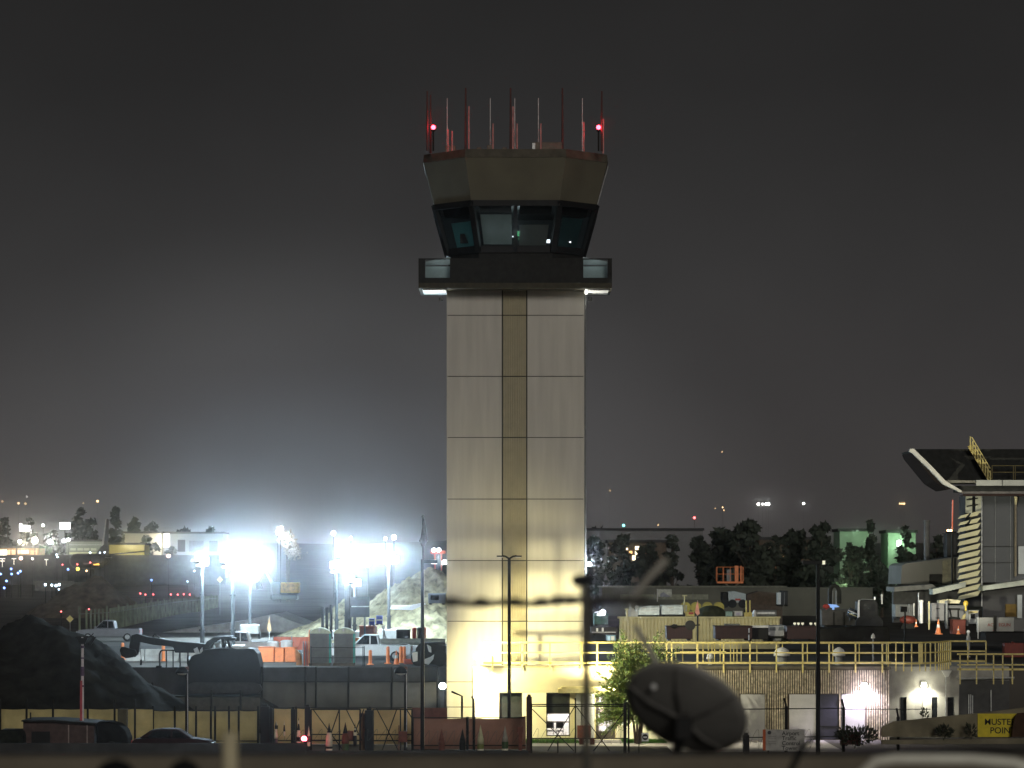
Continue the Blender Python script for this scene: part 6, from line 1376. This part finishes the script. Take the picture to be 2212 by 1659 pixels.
MB().pb(2080, 1066.5, 2300, 1071, NY - 1.5, 2).build('under_beam', mat('beam_maroon', (.05, .025, .02), .8), t)
# tower column with louvres
MB().pb(2085, 1071, 2119, 1310, NY, 3).build('column', M_dconc, t)
MB().pb(2086, 1072, 2100, 1108, NY - .06, .055).pb(2107, 1072, 2119, 1108, NY - .06, .055).build('cladding', mat('clad_pale', (.55, .55, .42), .7), t)
MB().pb(2101, 1073, 2106, 1108, NY - .05, .045).build('glazing_strip', M_glassd, t)
MB().tube([P(2088, 1080, NY - .2), P(2112, 1076, NY - .2)], .05, 6).tube([P(2088, 1094, NY - .2), P(2112, 1090, NY - .2)], .05, 6).build('tie_bar', M_dark, t)
M_louv = mat('louvre_cream', (.58, .55, .34), .7, vary=.12, scale=.6)
for k in range(13):
    v = 1121 + k * 14.6; y_ = NY - 1.5
    if k < 2:
        MB().pprism([(2069, v), (2075, v - 7), (2094, v - 12), (2087, v - 4)], y_, .25).build('louvre', M_louv, t)
        MB().pprism([(2094, v - 4), (2099, v - 13), (2119, v - 18), (2111, v - 7)], y_ + .5, .25).build('louvre', M_louv, t)
    else:
        MB().pprism([(2069, v), (2073, v - 9), (2119, v - 21), (2112, v - 9)], y_, .25).build('louvre', M_louv, t)
    MB().tube([P(2092, v - 6, y_ + .26), P(2092, v - 6, NY)], .05, 6).build('louvre_bracket', M_dark, t)
MB().pb(2120, 1070, 2122, 1310, NY - .2, .3).build('corner_mullion', M_steel, t)
gw = MB().pb(2123, 1072, 2300, 1258, NY + .2, .2).build('curtain_wall', mat('curtain_glass', (.075, .080, .085), .25, vary=.2, scale=.3), t)
for u in (2150, 2183): MB().pb(u - .5, 1072, u + .5, 1258, NY + .1, .095).build('mullion', M_grey, gw)
for v in (1180, 1215): MB().pb(2123, v, 2300, v + 1, NY + .1, .095).build('transom', M_dark, gw)
MB().pb(2192, 1073, 2196, 1245, NY - .2, .25).build('mast', mat('mast_tan', (.18, .15, .10), .7), t)
MB().pprism([(2191, 1072), (2198, 1074), (2196, 1090), (2193, 1090)], NY - .35, .1).build('lamp_flare', mat('flare_cream', (.7, .62, .35), .6), t)
MB().pprism([(2123, 1266), (2300, 1240), (2300, 1252), (2123, 1276)], NY - 2.5, 2.4).build('entrance_canopy', mat('canopy_steel', (.42, .45, .38), .5, .2, vary=.35, scale=.9), t)
MB().pprism([(2123, 1279), (2300, 1256), (2300, 1380), (2123, 1380)], NY + .2, .3).build('ground_floor', mat('ground_glass', (.06, .06, .06), .3, vary=.3, scale=.5), t)
MB().pb(2172, 1305, 2196, 1332, NY + .1, .09).build('ochre_panel', mat('ochre', (.16, .10, .02), .8), t)
MB().pb(2198, 1285, 2208, 1335, NY - .3, .3).pb(2200, 1180, 2230, 1240, NY + .0, .19).build('pale_cladding', mat('clad_white', (.42, .45, .46), .6, vary=.3, scale=.6), t)
MB().pprism([(2014, 1273), (2086, 1257), (2086, 1268), (2016, 1284)], NY - 2.0, 1.9).build('side_canopy', mat('canopy_steel', (.42, .45, .38)), t)
MB().pprism([(1932, 1268), (2014, 1262), (2020, 1266), (2020, 1272), (1932, 1278)], NY + 3, 5).build('lower_canopy', mat('canopy_grey', (.18, .18, .16), .7, vary=.2), t)
MB().pprism([(1946, 1262), (1948, 1222), (1956, 1217), (2070, 1203), (2086, 1202), (2086, 1262)], NY + 9, 8).build('concrete_block', mat('block_grey', (.17, .165, .145), .85, vary=.15, scale=.3), t)
MB().pb(2008, 1240, 2035, 1262, NY + 8.9, .09).build('block_opening', M_dark, t)
MB().pprism([(2036, 1212), (2060, 1206), (2060, 1258), (2036, 1260)], NY + 8.9, .09).build('block_panel', mat('block_olive', (.22, .205, .14), .85), t)
MB().pb(1930, 1278, 2090, 1345, NY + 6, 1).build('rear_wall', mat('rear_grey', (.075, .075, .07), .85, vary=.2), t)
# pale vent stack and roof stairs
solo(MB().tube([P(2002, 1262, 240), P(2002, 1130, 240)], .22, 14).lathe([(.26, 0), (.26, .2)], P(2002, 1130, 240), 14), 'vent_stack', mat('stack_grey', (.12, .115, .115), .8), 'tall grey vent stack left of the louvre column', 'vent stack', P(2002, 1262, 240))
t = thing('roof_stair', 'yellow railed stair climbing the dark terminal roof', 'stair', P(2140, 1036, NY + 3)); Y = NY + 3
for dv, du in ((0, 0), (12, 1)):
    MB().bar(P(2099 + du, 944 + dv, Y), P(2139 + du, 1012 + dv, Y), .07).build('stair_rail', M_yellow, t)
for k in range(9): u, v = 2096 + k * 5.4, 943 + k * 9.2; MB().bar(P(u, v, Y), P(u, v + 22, Y), .09).build('baluster', M_yellow, t)
MB().bar(P(2094, 962, Y + .3), P(2138, 1036, Y + .3), .14, .3).build('stringer', M_yellow, t)
for v in (1006, 1020): MB().bar(P(2142, v, Y), P(2300, v, Y), .05).build('walkway_rail', mat('dull_yellow', (.24, .19, .05), .6), t)
for u in (2143, 2189, 2193): MB().bar(P(u, 1006, Y), P(u, 1036, Y), .05).build('walkway_post', mat('dull_yellow', (.24, .19, .05)), t)
t = thing('orange_rope_light', 'glowing orange vertical tube with two small lamps beside the terminal column', 'lamp', P(2055, 1150, 232)); Y = 232
MB().tube([P(2057, 1143, Y), P(2058, 1080, Y)], .05, 8).build('tube', emi('rope_orange', (1, .16, .04), .55), t)
for u in (2048, 2054): MB().ball(P(u, 1146, Y), .09, 10).build('bulb', M_lampo, t)
MB().pb(2044, 1148, 2066, 1152, Y - .1, .4).tube([P(2057, 1152, Y + .1), P(2057, 1262, Y + .1)], .08, 6).build('bracket', M_dark, t)
solo(MB().pb(2046, 1153, 2076, 1204, 238, 2).pb(2044, 1151, 2078, 1153, 237.9, 2.2), 'dark_plant_box', M_dconc, 'dark plant room box on the concrete roof left of the louvres', 'plant room', P(2060, 1204, 238))
# fire-red posts at far right edge of the railing
solo(MB().pb(2170, 1389, 2212, 1420, 205, 1).pb(2186, 1386, 2190, 1389, 205, .4), 'red_machine', mat('deep_red', (.16, .02, .012), .6, vary=.2), 'deep red machine at the right edge behind the railing', 'machine', P(2190, 1420, 205), bevel=.04)

t = thing('added_floodlight', 'added dark floodlight on a thin steel pole before the terminal, turned toward it', 'lamp', (X(1955, 196), 196, 3.8))
p = P(1955, 1322, 196)
MB().tube([(p.x, 196, 3.8), (p.x, 196, p.z)], .06, 8).build('pole', M_dark, t)
MB().box(p.x - .3, p.x + .1, 195.7, 196.1, p.z + .003, p.z + .35).build('housing', M_dark, t, bevel=.03)
light('SPOT', 'terminal_fill', (p.x + .3, 196, p.z + .3), 17000, (1, .95, .76), .15, t, aim=P(2090, 1080, 222), cone=56, blend=.8)  # floodlight added to brighten the louvres and roof edge
# ================================================================ far left: airfield, aircraft, buildings, trees, lights
def tree_far(u, vtop, w, Y, label, name='tree', n=1300, seed=0, shape='round', group='dark trees on the skyline', m=None, base=None):
    r_ = random.Random(seed + int(u)); x = X(u, Y); z0 = zg(Y) if base is None else base; H = Z(vtop, Y) - z0; hw = w * 1.25 * Y / F / 2
    t = thing(name, label, 'tree', (x, Y, z0), group)
    tk = MB().tube([(x, Y, z0 - .3), (x + .1, Y, z0 + H * .35), (x - .1, Y, z0 + H * .8)], max(.2, hw * .07), 8, .08)
    clumps = []
    for k in range(44):
        f = r_.uniform(.16, 1); 
        rad = {'round': math.sin(math.pi * min(1, .12 + f * .86)) ** .55, 'cone': (1.04 - f) ** .8, 'column': .75 * math.sin(math.pi * min(1, .1 + f * .85)) ** .4}[shape]
        a = r_.uniform(0, 6.28); q = r_.uniform(.1, .85) * rad
        clumps.append((Vector((x + math.cos(a) * q * hw, Y + math.sin(a) * q * hw, z0 + f * H * .93)), r_.uniform(.26, .46) * hw * max(.45, rad)))
        if k % 3 == 0: tk.tube([(x, Y, z0 + f * H * .5), tuple(clumps[-1][0])], .09, 5, .03)
    tk.build('trunk', M_bark, t)
    c = MB(); s = max(.22, hw * .15)
    for i in range(n):
        cc, cr__ = clumps[i % len(clumps)]; d = Vector((r_.gauss(0, 1), r_.gauss(0, 1), r_.gauss(0, 1))).normalized(); p = cc + Vector((d.x, d.y, d.z * .8)) * cr__ * r_.uniform(.4, 1.08)
        a = Vector((r_.gauss(0, 1), r_.gauss(0, 1), r_.gauss(0, 1))).normalized() * s * r_.uniform(.6, 1.4); b_ = a.cross(d).normalized() * s * r_.uniform(.4, .9)
        c.add([p - a, p + b_, p + a, p - b_], [(0, 1, 2, 3)])
    c.build('crown', m or M_leafd, t)
for k, (u, vt, w, Y, sh, lab) in enumerate((
    (175, 1092, 62, 900, 'round', 'tall broad dark tree left of the aircraft tail'), (250, 1090, 60, 880, 'cone', 'pointed dark tree just behind the aircraft tail'), (290, 1112, 50, 900, 'round', 'dark tree right of the aircraft tail'),
    (62, 1112, 40, 950, 'round', 'dark tree between two bright signs at the far left'), (8, 1112, 44, 960, 'column', 'dark thin tree at the left edge'), (17, 1105, 14, 950, 'column', 'slender dark cypress near the left edge'), (112, 1140, 60, 900, 'round', 'low spreading dark tree in front of the white lit sign'),
    (330, 1120, 46, 960, 'round', 'hazy tree above the pale building'), (318, 1155, 52, 760, 'round', 'low dark tree in front of the pale building'), (370, 1178, 40, 740, 'round', 'small dark tree beside the reddish lamp'))):
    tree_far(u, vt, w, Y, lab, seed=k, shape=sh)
for k, (u, vt, w, Y, sh, lab) in enumerate((
    (1285, 1150, 60, 470, 'round', 'dark tree close to the right side of the tower'), (1345, 1148, 70, 480, 'round', 'dark tree with orange lights showing through its gaps, nearer the tower'), (1400, 1160, 64, 470, 'round', 'dark tree with an orange wall showing beside it'),
    (1452, 1146, 70, 460, 'cone', 'broad dark tree before the long grey wall'), (1510, 1150, 60, 470, 'round', 'dark tree behind the raised orange lift, on its left'), (1560, 1128, 90, 450, 'round', 'wide dark tree directly behind the orange lift'),
    (1620, 1112, 92, 440, 'round', 'tallest dark tree right of the orange lift'), (1668, 1150, 60, 470, 'round', 'dark tree with small amber lights in its crown'), (1715, 1132, 84, 450, 'round', 'dark tree left of the T-shaped lamp head'),
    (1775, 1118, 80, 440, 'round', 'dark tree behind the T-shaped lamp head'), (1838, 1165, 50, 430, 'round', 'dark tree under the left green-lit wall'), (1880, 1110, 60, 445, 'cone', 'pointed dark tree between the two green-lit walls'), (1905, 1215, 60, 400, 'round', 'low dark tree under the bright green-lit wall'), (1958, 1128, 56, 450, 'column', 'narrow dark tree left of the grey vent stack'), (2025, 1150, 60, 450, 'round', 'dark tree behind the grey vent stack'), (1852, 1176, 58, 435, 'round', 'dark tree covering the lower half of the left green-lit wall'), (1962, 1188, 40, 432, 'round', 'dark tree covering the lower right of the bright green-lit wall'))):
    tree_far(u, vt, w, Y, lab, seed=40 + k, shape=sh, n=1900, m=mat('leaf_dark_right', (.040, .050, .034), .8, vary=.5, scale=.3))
for k, (u, vt, w, Y, sh, lab) in enumerate((
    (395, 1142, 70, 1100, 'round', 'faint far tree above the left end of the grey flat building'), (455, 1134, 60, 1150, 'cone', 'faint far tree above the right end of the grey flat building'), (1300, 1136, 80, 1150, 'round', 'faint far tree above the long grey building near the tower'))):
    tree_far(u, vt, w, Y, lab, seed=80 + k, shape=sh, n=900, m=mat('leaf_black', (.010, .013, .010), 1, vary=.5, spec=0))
# long buildings behind the trees on the right
def block(u0, u1, vt, Y, d, m, label, name='distant_building', parts=(), cat='building'):
    z0 = zg(Y); t = thing(name, label, cat, (X((u0 + u1) / 2, Y), Y, z0))
    MB().box(X(u0, Y), X(u1, Y), Y, Y + d, z0 - .5, Z(vt, Y)).build('wall', m, t)
    MB().box(X(u0, Y) - .3, X(u1, Y) + .3, Y - .3, Y + d + .3, Z(vt, Y) + .003, Z(vt, Y) + .5).build('roof', M_dconc, t)
    for nm, a, b_, c, e_, mm in parts: MB().pb(a, b_, c, e_, Y - .15, .14).build(nm, mm, t)
    return t
block(1255, 1518, 1146, 640, 20, mat('far_wall_grey', (.22, .22, .22), .9, vary=.1, scale=.05), 'long grey building rising behind the dark trees right of the tower')
amb = emi('facade_amber', (1.0, .60, .22), 1.6); amb2 = emi('facade_orange', (1.0, .40, .14), .7); paley = emi('facade_pale', (1, .85, .55), 3)  # glowing panels put in for the orange-lit facade spots
block(1315, 1440, 1172, 560, 12, mat('far_wall_brown', (.12, .09, .06), .9), 'brown building behind the dark trees with amber-lit facade spots as glowing panels', parts=[
    ('lit_panel', 1342, 1179, 1356, 1188, paley), ('lit_panel', 1372, 1180, 1384, 1198, paley), ('lit_panel', 1324, 1184, 1334, 1192, amb), ('lit_panel', 1392, 1182, 1406, 1206, amb2), ('lit_panel', 1366, 1200, 1378, 1210, paley), ('lit_panel', 1345, 1192, 1352, 1202, amb), ('lit_panel', 1384, 1206, 1398, 1214, amb2), ('lit_panel', 1376, 1234, 1392, 1244, amb2), ('lit_panel', 1390, 1216, 1396, 1226, amb2), ('lit_panel', 1358, 1190, 1366, 1196, amb)])
block(1640, 1772, 1166, 560, 12, mat('far_wall_brown', (.12, .09, .06)), 'brown building behind the dark trees with amber-lit facade spots as glowing panels left of the T-shaped lamp post', parts=[
    ('lit_panel', 1660, 1178, 1668, 1190, paley), ('lit_panel', 1646, 1196, 1654, 1206, amb), ('lit_panel', 1686, 1198, 1700, 1206, amb), ('lit_panel', 1672, 1216, 1682, 1230, amb2), ('lit_panel', 1694, 1212, 1700, 1220, amb2), ('lit_panel', 1714, 1222, 1728, 1230, amb2), ('lit_panel', 1726, 1204, 1732, 1210, amb2), ('lit_panel', 1700, 1268, 1708, 1278, amb2)])
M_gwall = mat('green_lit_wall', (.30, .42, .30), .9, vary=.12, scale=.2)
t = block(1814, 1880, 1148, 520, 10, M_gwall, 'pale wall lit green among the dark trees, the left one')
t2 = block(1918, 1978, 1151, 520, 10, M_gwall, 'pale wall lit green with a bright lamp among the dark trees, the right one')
p = P(1942, 1172, 519.2)
MB().ball(p, .45, 10, (1, .6, 1)).pb(1938, 1176, 1944, 1190, 519, .3).build('lamp', emi('lamp_green', (.80, 1, .80), 5), t2)
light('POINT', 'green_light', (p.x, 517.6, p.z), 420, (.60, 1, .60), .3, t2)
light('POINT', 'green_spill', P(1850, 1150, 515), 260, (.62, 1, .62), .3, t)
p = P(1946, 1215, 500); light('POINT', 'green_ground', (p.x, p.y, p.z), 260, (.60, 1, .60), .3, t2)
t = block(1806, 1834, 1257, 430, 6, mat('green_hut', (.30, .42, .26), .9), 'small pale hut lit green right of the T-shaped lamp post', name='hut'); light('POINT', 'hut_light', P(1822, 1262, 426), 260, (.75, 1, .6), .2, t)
# left buildings
block(270, 348, 1152, 800, 14, mat('far_pale', (.40, .38, .30), .9, vary=.1, scale=.1), 'pale flat building with a brightly lit corner, behind the aircraft tail')
t = block(348, 482, 1153, 805, 14, mat('far_grey', (.26, .27, .27), .9, vary=.15, scale=.1), 'grey flat building with dark openings left of the first floodlight', parts=[('opening', 384, 1166, 400, 1192, M_dark), ('opening', 408, 1168, 440, 1192, mat('grey_opening', (.16, .17, .18), .8)), ('lit_strip', 348, 1153, 366, 1182, emi('lit_white', (1, .97, .85), 2.2)), ('opening', 452, 1168, 470, 1192, M_dark)])
light('POINT', 'corner_light', P(356, 1172, 798), 2500, (1, .95, .8), .5, t)
t = block(236, 312, 1177, 740, 10, mat('yellow_wall', (.45, .40, .14), .9, vary=.12, scale=.1), 'low wall glowing dull yellow right of the aircraft tail'); light('POINT', 'yellow_light', P(285, 1180, 730), 2600, (1, .90, .45), .5, t)
t = block(143, 222, 1170, 780, 10, mat('terminal_green', (.22, .25, .20), .8, vary=.2, scale=.1), 'greenish glazed terminal left of the aircraft tail', parts=[('lit_panel', a, 1184, a + 12, 1189, emi('window_green', (.75, .85, .5), .35)) for a in (152, 167, 181, 196)] + [('lit_strip', 150, 1193, 214, 1197, emi('strip_green', (.8, .85, .35), .5)), ('roof_rail', 150, 1176, 218, 1177.4, M_steel)])
t = block(-20, 84, 1184, 780, 10, mat('orange_wall', (.45, .28, .14), .9, vary=.2), 'low lit building with orange and white bays at the left edge', parts=[('lit_bay', -10, 1188, 15, 1199, emi('bay_white', (1, .95, .8), 3)), ('lit_bay', 17, 1188, 22, 1198, emi('bay_orange', (1, .72, .38), 1.0)), ('lit_bay', 25, 1188, 33, 1198, emi('bay_orange', (1, .72, .38), 1.0)), ('lit_bay', 38, 1188, 62, 1196, emi('bay_cream', (1, .88, .65), 1.0)), ('lit_bay', 66, 1189, 80, 1198, emi('bay_orange2', (1, .48, .14), .8)), ('dark_post', 35, 1176, 37, 1199, M_black)])
light('POINT', 'bay_light', P(50, 1178, 772), 2400, (1, .85, .6), .5, t)
bush(97, 1180, 1198, 32, 760, 'green lit shrub beside the orange bays far left', 300, mat('lit_green', (.10, .28, .05), .8, vary=.5)); 
light('POINT', 'shrub_light', P(112, 1170, 752), 2600, (1, 1, .9), .5)
for u0, u1, v0, v1, lab in ((42, 64, 1135, 1147, 'overexposed white sign left of the low spreading tree'), (129, 151, 1129, 1143, 'overexposed white sign right of the low spreading tree')):
    Y = 930; t = thing('lit_sign', lab, 'sign', (X((u0 + u1) / 2, Y), Y, zg(Y)), 'bright white signs')
    MB().pb(u0, v0, u1, v1, Y, .4).build('panel', emi('sign_white', (1, 1, 1), 6), t); MB().pb((u0 + u1) / 2 - .6, v1 + .05, (u0 + u1) / 2 + .6, 1190, Y + .05, .3).build('post', M_dark, t)
solo(MB().pb(-30, 1199, 486, 1268, 715, 2), 'airfield_dark_wall', M_dconc, 'long black wall added to darken the airfield behind the aircraft', 'wall', (X(230, 715), 715, zg(715)))  # black wall added in place of the dark airfield ground
# parked aircraft, tail toward us
AYY = 700.0; zt0 = zg(AYY)
t = thing('parked_aircraft', 'dark parked airliner with a tall swept tail fin at the left', 'aircraft', (X(215, AYY), AYY, zt0))
cz = Z(1212, AYY); xa, xb = X(150, AYY), X(236, AYY); L = xb - xa
b = MB(); n = 18; prof = [(0, .15), (.03, .5), (.10, .9), (.2, 1), (.7, 1), (.85, .75), (.95, .4), (1, .12)]; 
b.lathe([(1.75 * r_, xa + L * f) for f, r_ in prof], (0, AYY, cz), n, 'x'); M_air = mat('aircraft_dark', (.05, .05, .055), .4, vary=.2)
b.build('fuselage', M_air, t, smooth=True)
MB().pprism([(206, 1197), (222, 1175), (229, 1120), (235, 1122), (233, 1200)], AYY - .2, .4).build('tail_fin', M_air, t)
MB().pprism([(219, 1180), (228.6, 1120), (230, 1120), (224, 1176)], AYY - .3, .09).build('fin_edge', M_white, t)
MB().add([P(226, 1204, AYY - 1), P(238, 1204, AYY - 1), P(242, 1203, AYY - 6), P(236, 1203, AYY - 6), P(226, 1205.5, AYY - 1), P(238, 1205.5, AYY - 1), P(242, 1204, AYY - 6), P(236, 1204, AYY - 6)], [(0, 1, 2, 3), (4, 5, 6, 7), (0, 1, 5, 4), (1, 2, 6, 5), (2, 3, 7, 6), (3, 0, 4, 7)]).build('tailplane', M_air, t)
MB().add([P(180, 1216, AYY - 1.5), P(205, 1216, AYY - 1.5), P(222, 1212, AYY - 14), P(212, 1212, AYY - 14), P(180, 1219, AYY - 1.5), P(205, 1219, AYY - 1.5), P(222, 1213.5, AYY - 14), P(212, 1213.5, AYY - 14)], [(0, 1, 2, 3), (4, 5, 6, 7), (0, 1, 5, 4), (1, 2, 6, 5), (2, 3, 7, 6), (3, 0, 4, 7)]).build('wing', M_air, t)
for u in (165, 195, 203): MB().tube([P(u, 1228, AYY), (X(u, AYY), AYY, zt0 + .4)], .15, 6).lathe([(.5, -.2), (.5, .2)], (X(u, AYY), AYY, zt0 + .5), 12, 'y').build('landing_gear', M_dark, t)
MB().pb(202, 1217.5, 214, 1220.5, AYY - 2.2, .2).build('door_light', emi('lamp_orange2', (1, .52, .08), 3), t)
solo(MB().bar(P(236, 1198, 730), P(312, 1191, 728), .25, .35), 'boom_barrier', M_dark, 'dark slanting boom in front of the dull yellow wall', 'boom', P(236, 1198, 730))
# -------- small lights, each on its own post
def lampdot(u, v, Y, r, m, label, group, post_h=None, name='distant_lamp', cat='lamp'):
    p = P(u, v, Y); z0 = zg(Y); rr = r * Y / F
    b = MB().ball(p, rr, 10)
    zl = z0 if post_h is None else p.z - post_h
    t = thing(name, label, cat, (p.x, p.y, min(zl, p.z - rr)), group)
    b.build('globe', m, t, smooth=True)
    if p.z - rr > zl + .05: MB().tube([(p.x, p.y + rr * .5, zl), (p.x, p.y + rr * .5, p.z - rr * .9)], max(.05, min(.15, rr * .15)), 6).build('post', M_dark, t)
    return t
def far_e(name, col, s): return emi(name, col, s)
W_ = far_e('dot_white', (1, .97, .9), 14); O_ = far_e('dot_orange', (1, .62, .28), 8); B_ = far_e('dot_blue', (.22, .38, 1), 5); R_ = far_e('dot_red', (1, .12, .12), 8); G_ = far_e('dot_cyan', (.25, .9, .85), 4); BW = far_e('dot_bluewhite', (.62, .80, 1), 12)
HL = 'small amber light far off in the dark above the left trees'
for u, v, r, m in ((5, 1083, 1.5, O_), (40, 1087, 1.7, O_), (55, 1088, 1.5, O_), (180, 1087, .9, O_), (210.5, 1083, 2.3, O_), (58, 1073, .9, W_)): lampdot(u, v, 3700, r, m, HL, 'far lights at the left')
HR = 'small light far off in the dark above the right trees'
for u, v, r, m in ((1317, 1060, 1, O_), (1545, 1098, .8, O_), (1561, 1096, 1.3, O_), (1564, 1102, 1, O_), (1944, 1088, 1.4, O_), (1948, 1088, 1.6, O_), (1953, 1088, 1.8, O_), (1736, 1088, 2.6, W_), (1560, 976, .9, O_), (1422, 1134, 1.1, O_)): lampdot(u, v, 3700, r, m, HR, 'far lights at the right')
for u, r in ((1638, 2.8), (1647, 2.0), (1655, 3.0), (1660, 3.0)): lampdot(u, 1089, 3400, r, W_, 'one of a tight row of bright white lights far off above the right trees', 'row of white far lights')
lampdot(1500, 1118.5, 1200, 2.6, R_, 'small red light above the dark trees, right of the tower', None)
lampdot(1347, 1135, 1000, 3.0, G_, 'small cyan-green light above the trees nearest the tower', None)
AB = 'small blue taxiway light on the dark airfield at the left'
for u, v in ((14, 1255), (24, 1229), (25, 1240), (39, 1238), (44, 1234), (9, 1270), (1, 1240), (147, 1230), (327, 1253)): lampdot(u, v, 560, 2.4, B_, AB, 'blue taxiway lights', name='taxiway_light')
for u, v in ((420, 1233), (405, 1256), (122, 1198), (124, 1203), (216, 1194), (226, 1193), (195, 1194)): lampdot(u, v, 640, 1.5, BW, 'small bluish-white point of light on the left airfield', 'bluish-white airfield lights', name='airfield_light')
for u, v in ((303, 1282), (314, 1284.5), (331, 1284), (369, 1284), (384, 1284.5), (397, 1283.5), (410, 1284.5)): lampdot(u, v, 480, 1.7, R_, 'small red light in a low line left of the first floodlight', 'red lights in a line', name='barricade_light')
for u, v in ((132, 1321), (192, 1316), (135, 1220), (167, 1219), (195, 1215)): lampdot(u, v, 320 if v > 1300 else 600, 1.6, R_, 'lone faint red light near the dim mound and aircraft', 'faint red lights', name='red_marker_light')
lampdot(168, 1229, 600, 3.8, far_e('dot_yellow', (1, .85, .12), 3), 'yellow square-ish lamp under the aircraft', None); lampdot(187, 1233, 600, 1.8, O_, 'small orange lamp under the aircraft', None)
for u, v, Y, r, m, pw, lab in ((75, 1167, 770, 6.5, M_lampw, 2200, 'brightest lamp at the far left, glowing warm white'), (108, 1170, 770, 4.6, M_lamp, 1400, 'bright white lamp right of the brightest far-left lamp'), (43, 1170, 770, 3.8, M_lampw, 900, 'bright lamp left of the brightest far-left lamp'), (138, 1168, 770, 3.4, M_lamp, 500, 'white lamp beside the greenish terminal'), (148, 1166, 772, 3, M_lamp, 0, 'smaller white lamp touching the one beside the greenish terminal'), (45, 1134, 930, 3, W_, 0, 'small white lamp just above the left white sign'), (93, 1135, 930, 3, W_, 0, 'small white lamp between the two white signs'), (185, 1129, 930, 3, W_, 0, 'small white lamp between the two tall trees'), (199, 1129, 930, 1.8, W_, 0, 'faint lamp close right of the lamp between the tall trees'), (45, 1206, 560, 3.4, far_e('dot_pinkred', (1, .55, .45), 12), 150, 'red-white lamp at the foot of the orange bays'), (364, 1201, 560, 3.4, far_e('dot_pinkred', (1, .55, .45), 12), 150, 'red-white lamp left of the first floodlight'), (70, 1207, 560, 2, W_, 0, 'tiny white lamp on the dark apron at left')):
    t = lampdot(u, v, Y, r, m, lab, None)
    if pw: q = P(u, v, Y); light('POINT', 'far_light', (q.x, q.y - r * Y / F * 1.3, q.z), pw, (1, .93, .78), .4, t)
for u, v, w in ((5, 1206, 12), (5, 1211, 10), (100, 1208, 8), (30, 1206, 10)):
    Y = 600; solo(MB().pb(u - w / 2, v, u + w / 2, v + 1.6, Y, .2).pb(u - .5, v + 1.62, u + .5, v + 14, Y + .05, .1), 'strip_light', far_e('strip_white', (1, .95, .8), 2), 'low horizontal strip light on the dark left apron', 'lamp', P(u, v + 14, Y), 'strip lights on the apron')
solo(MB().pb(75, 1258, 200, 1276, 420, 4).pb(72, 1255, 150, 1258, 419.9, 4.2), 'apron_shed', mat('apron_shed', (.14, .14, .12), .9, vary=.2), 'dim low grey shed on the apron left of the dim mound', 'shed', P(130, 1276, 420))
for u, v, r in ((98, 1263, 2.5), (112, 1264, 2.2), (121, 1265, 2.6), (128, 1263, 2.6), (127, 1273, 1.6)): lampdot(u, v, 416, r, BW, 'bluish-white light at the dim low shed on the apron', 'lights at the apron shed', name='shed_light')
# distant floodlight masts beyond the site
for u, v, Y, r, pw, lab in ((606, 1144, 520, 6, 3500, 'distant floodlight high right of the largest glow'), (600, 1150, 520, 4, 0, 'distant floodlight just below the highest distant one'), (720, 1152, 560, 4.2, 900, 'distant floodlight left above the middle glow'), (758, 1163, 560, 2.6, 0, 'distant floodlight touching the top of the middle glow'), (851, 1161, 560, 4.6, 900, 'distant floodlight above the right glow, the brighter one'), (832, 1164, 560, 3, 0, 'distant floodlight above the right glow, the dimmer one'), (795, 1220, 420, 4, 300, 'small floodlight between the middle and right glows'), (937, 1188, 520, 3.4, 0, 'left lamp of the pair beside the flagpole'), (948, 1188, 520, 3.4, 0, 'right lamp of the pair beside the flagpole')):
    t = lampdot(u, v, Y, r, M_lamp, lab, 'distant floodlight masts', name='floodlight_mast')
    if pw: q = P(u, v, Y); light('POINT', 'mast_light', (q.x, q.y - 1.2, q.z), pw, (.92, .96, 1), .5, t)
t = thing('pale_tree', 'pale-leaved tree, right of the largest glow', 'tree', (X(622, 524), 524, zg(524)))
b = MB()
for k in range(900):
    f = rnd.random(); u = 612 + f * 26 + rnd.gauss(0, 7); v = 1152 + f * 46 + rnd.gauss(0, 6); leaf(b, P(u, v, 524 + rnd.gauss(0, 1.5)), Vector((rnd.gauss(0, 1), -1, rnd.gauss(0, 1))), rnd.uniform(.4, .9), .2)
b.build('crown', mat('pale_leaf', (.42, .38, .30), .9, vary=.3), t)  # crown in a pale beige tone
MB().tube([(X(622, 525), 525, zg(524)), P(622, 1180, 525)], .3, 8).build('trunk', M_bark, t)
solo(MB().pb(930, 1189, 962, 1196, 522, 1).pb(938, 1196.05, 941, 1240, 522.2, .4).pb(952, 1196.05, 955, 1240, 522.2, .4), 'red_gantry', mat('gantry_red', (.55, .12, .07), .7), 'small red gantry under the pair of lamps beside the flagpole', 'gantry', P(946, 1240, 522))
# ================================================================ night haze
hz = bpy.data.materials.new('haze'); hz.use_nodes = True
hn, hl = hz.node_tree.nodes, hz.node_tree.links
hn.remove(hn['Principled BSDF'])
pv = hn.new('ShaderNodeVolumePrincipled'); pv.inputs['Color'].default_value = (.93, .96, 1.0, 1)
pv.inputs['Density'].default_value = HAZE; pv.inputs['Anisotropy'].default_value = .989
hl.new(pv.outputs[0], hn['Material Output'].inputs['Volume'])
b = MB(); b.box(-2500, 2500, -70, 5100, -1.5, 330)
o = b.build('haze', hz); o['kind'] = 'stuff'
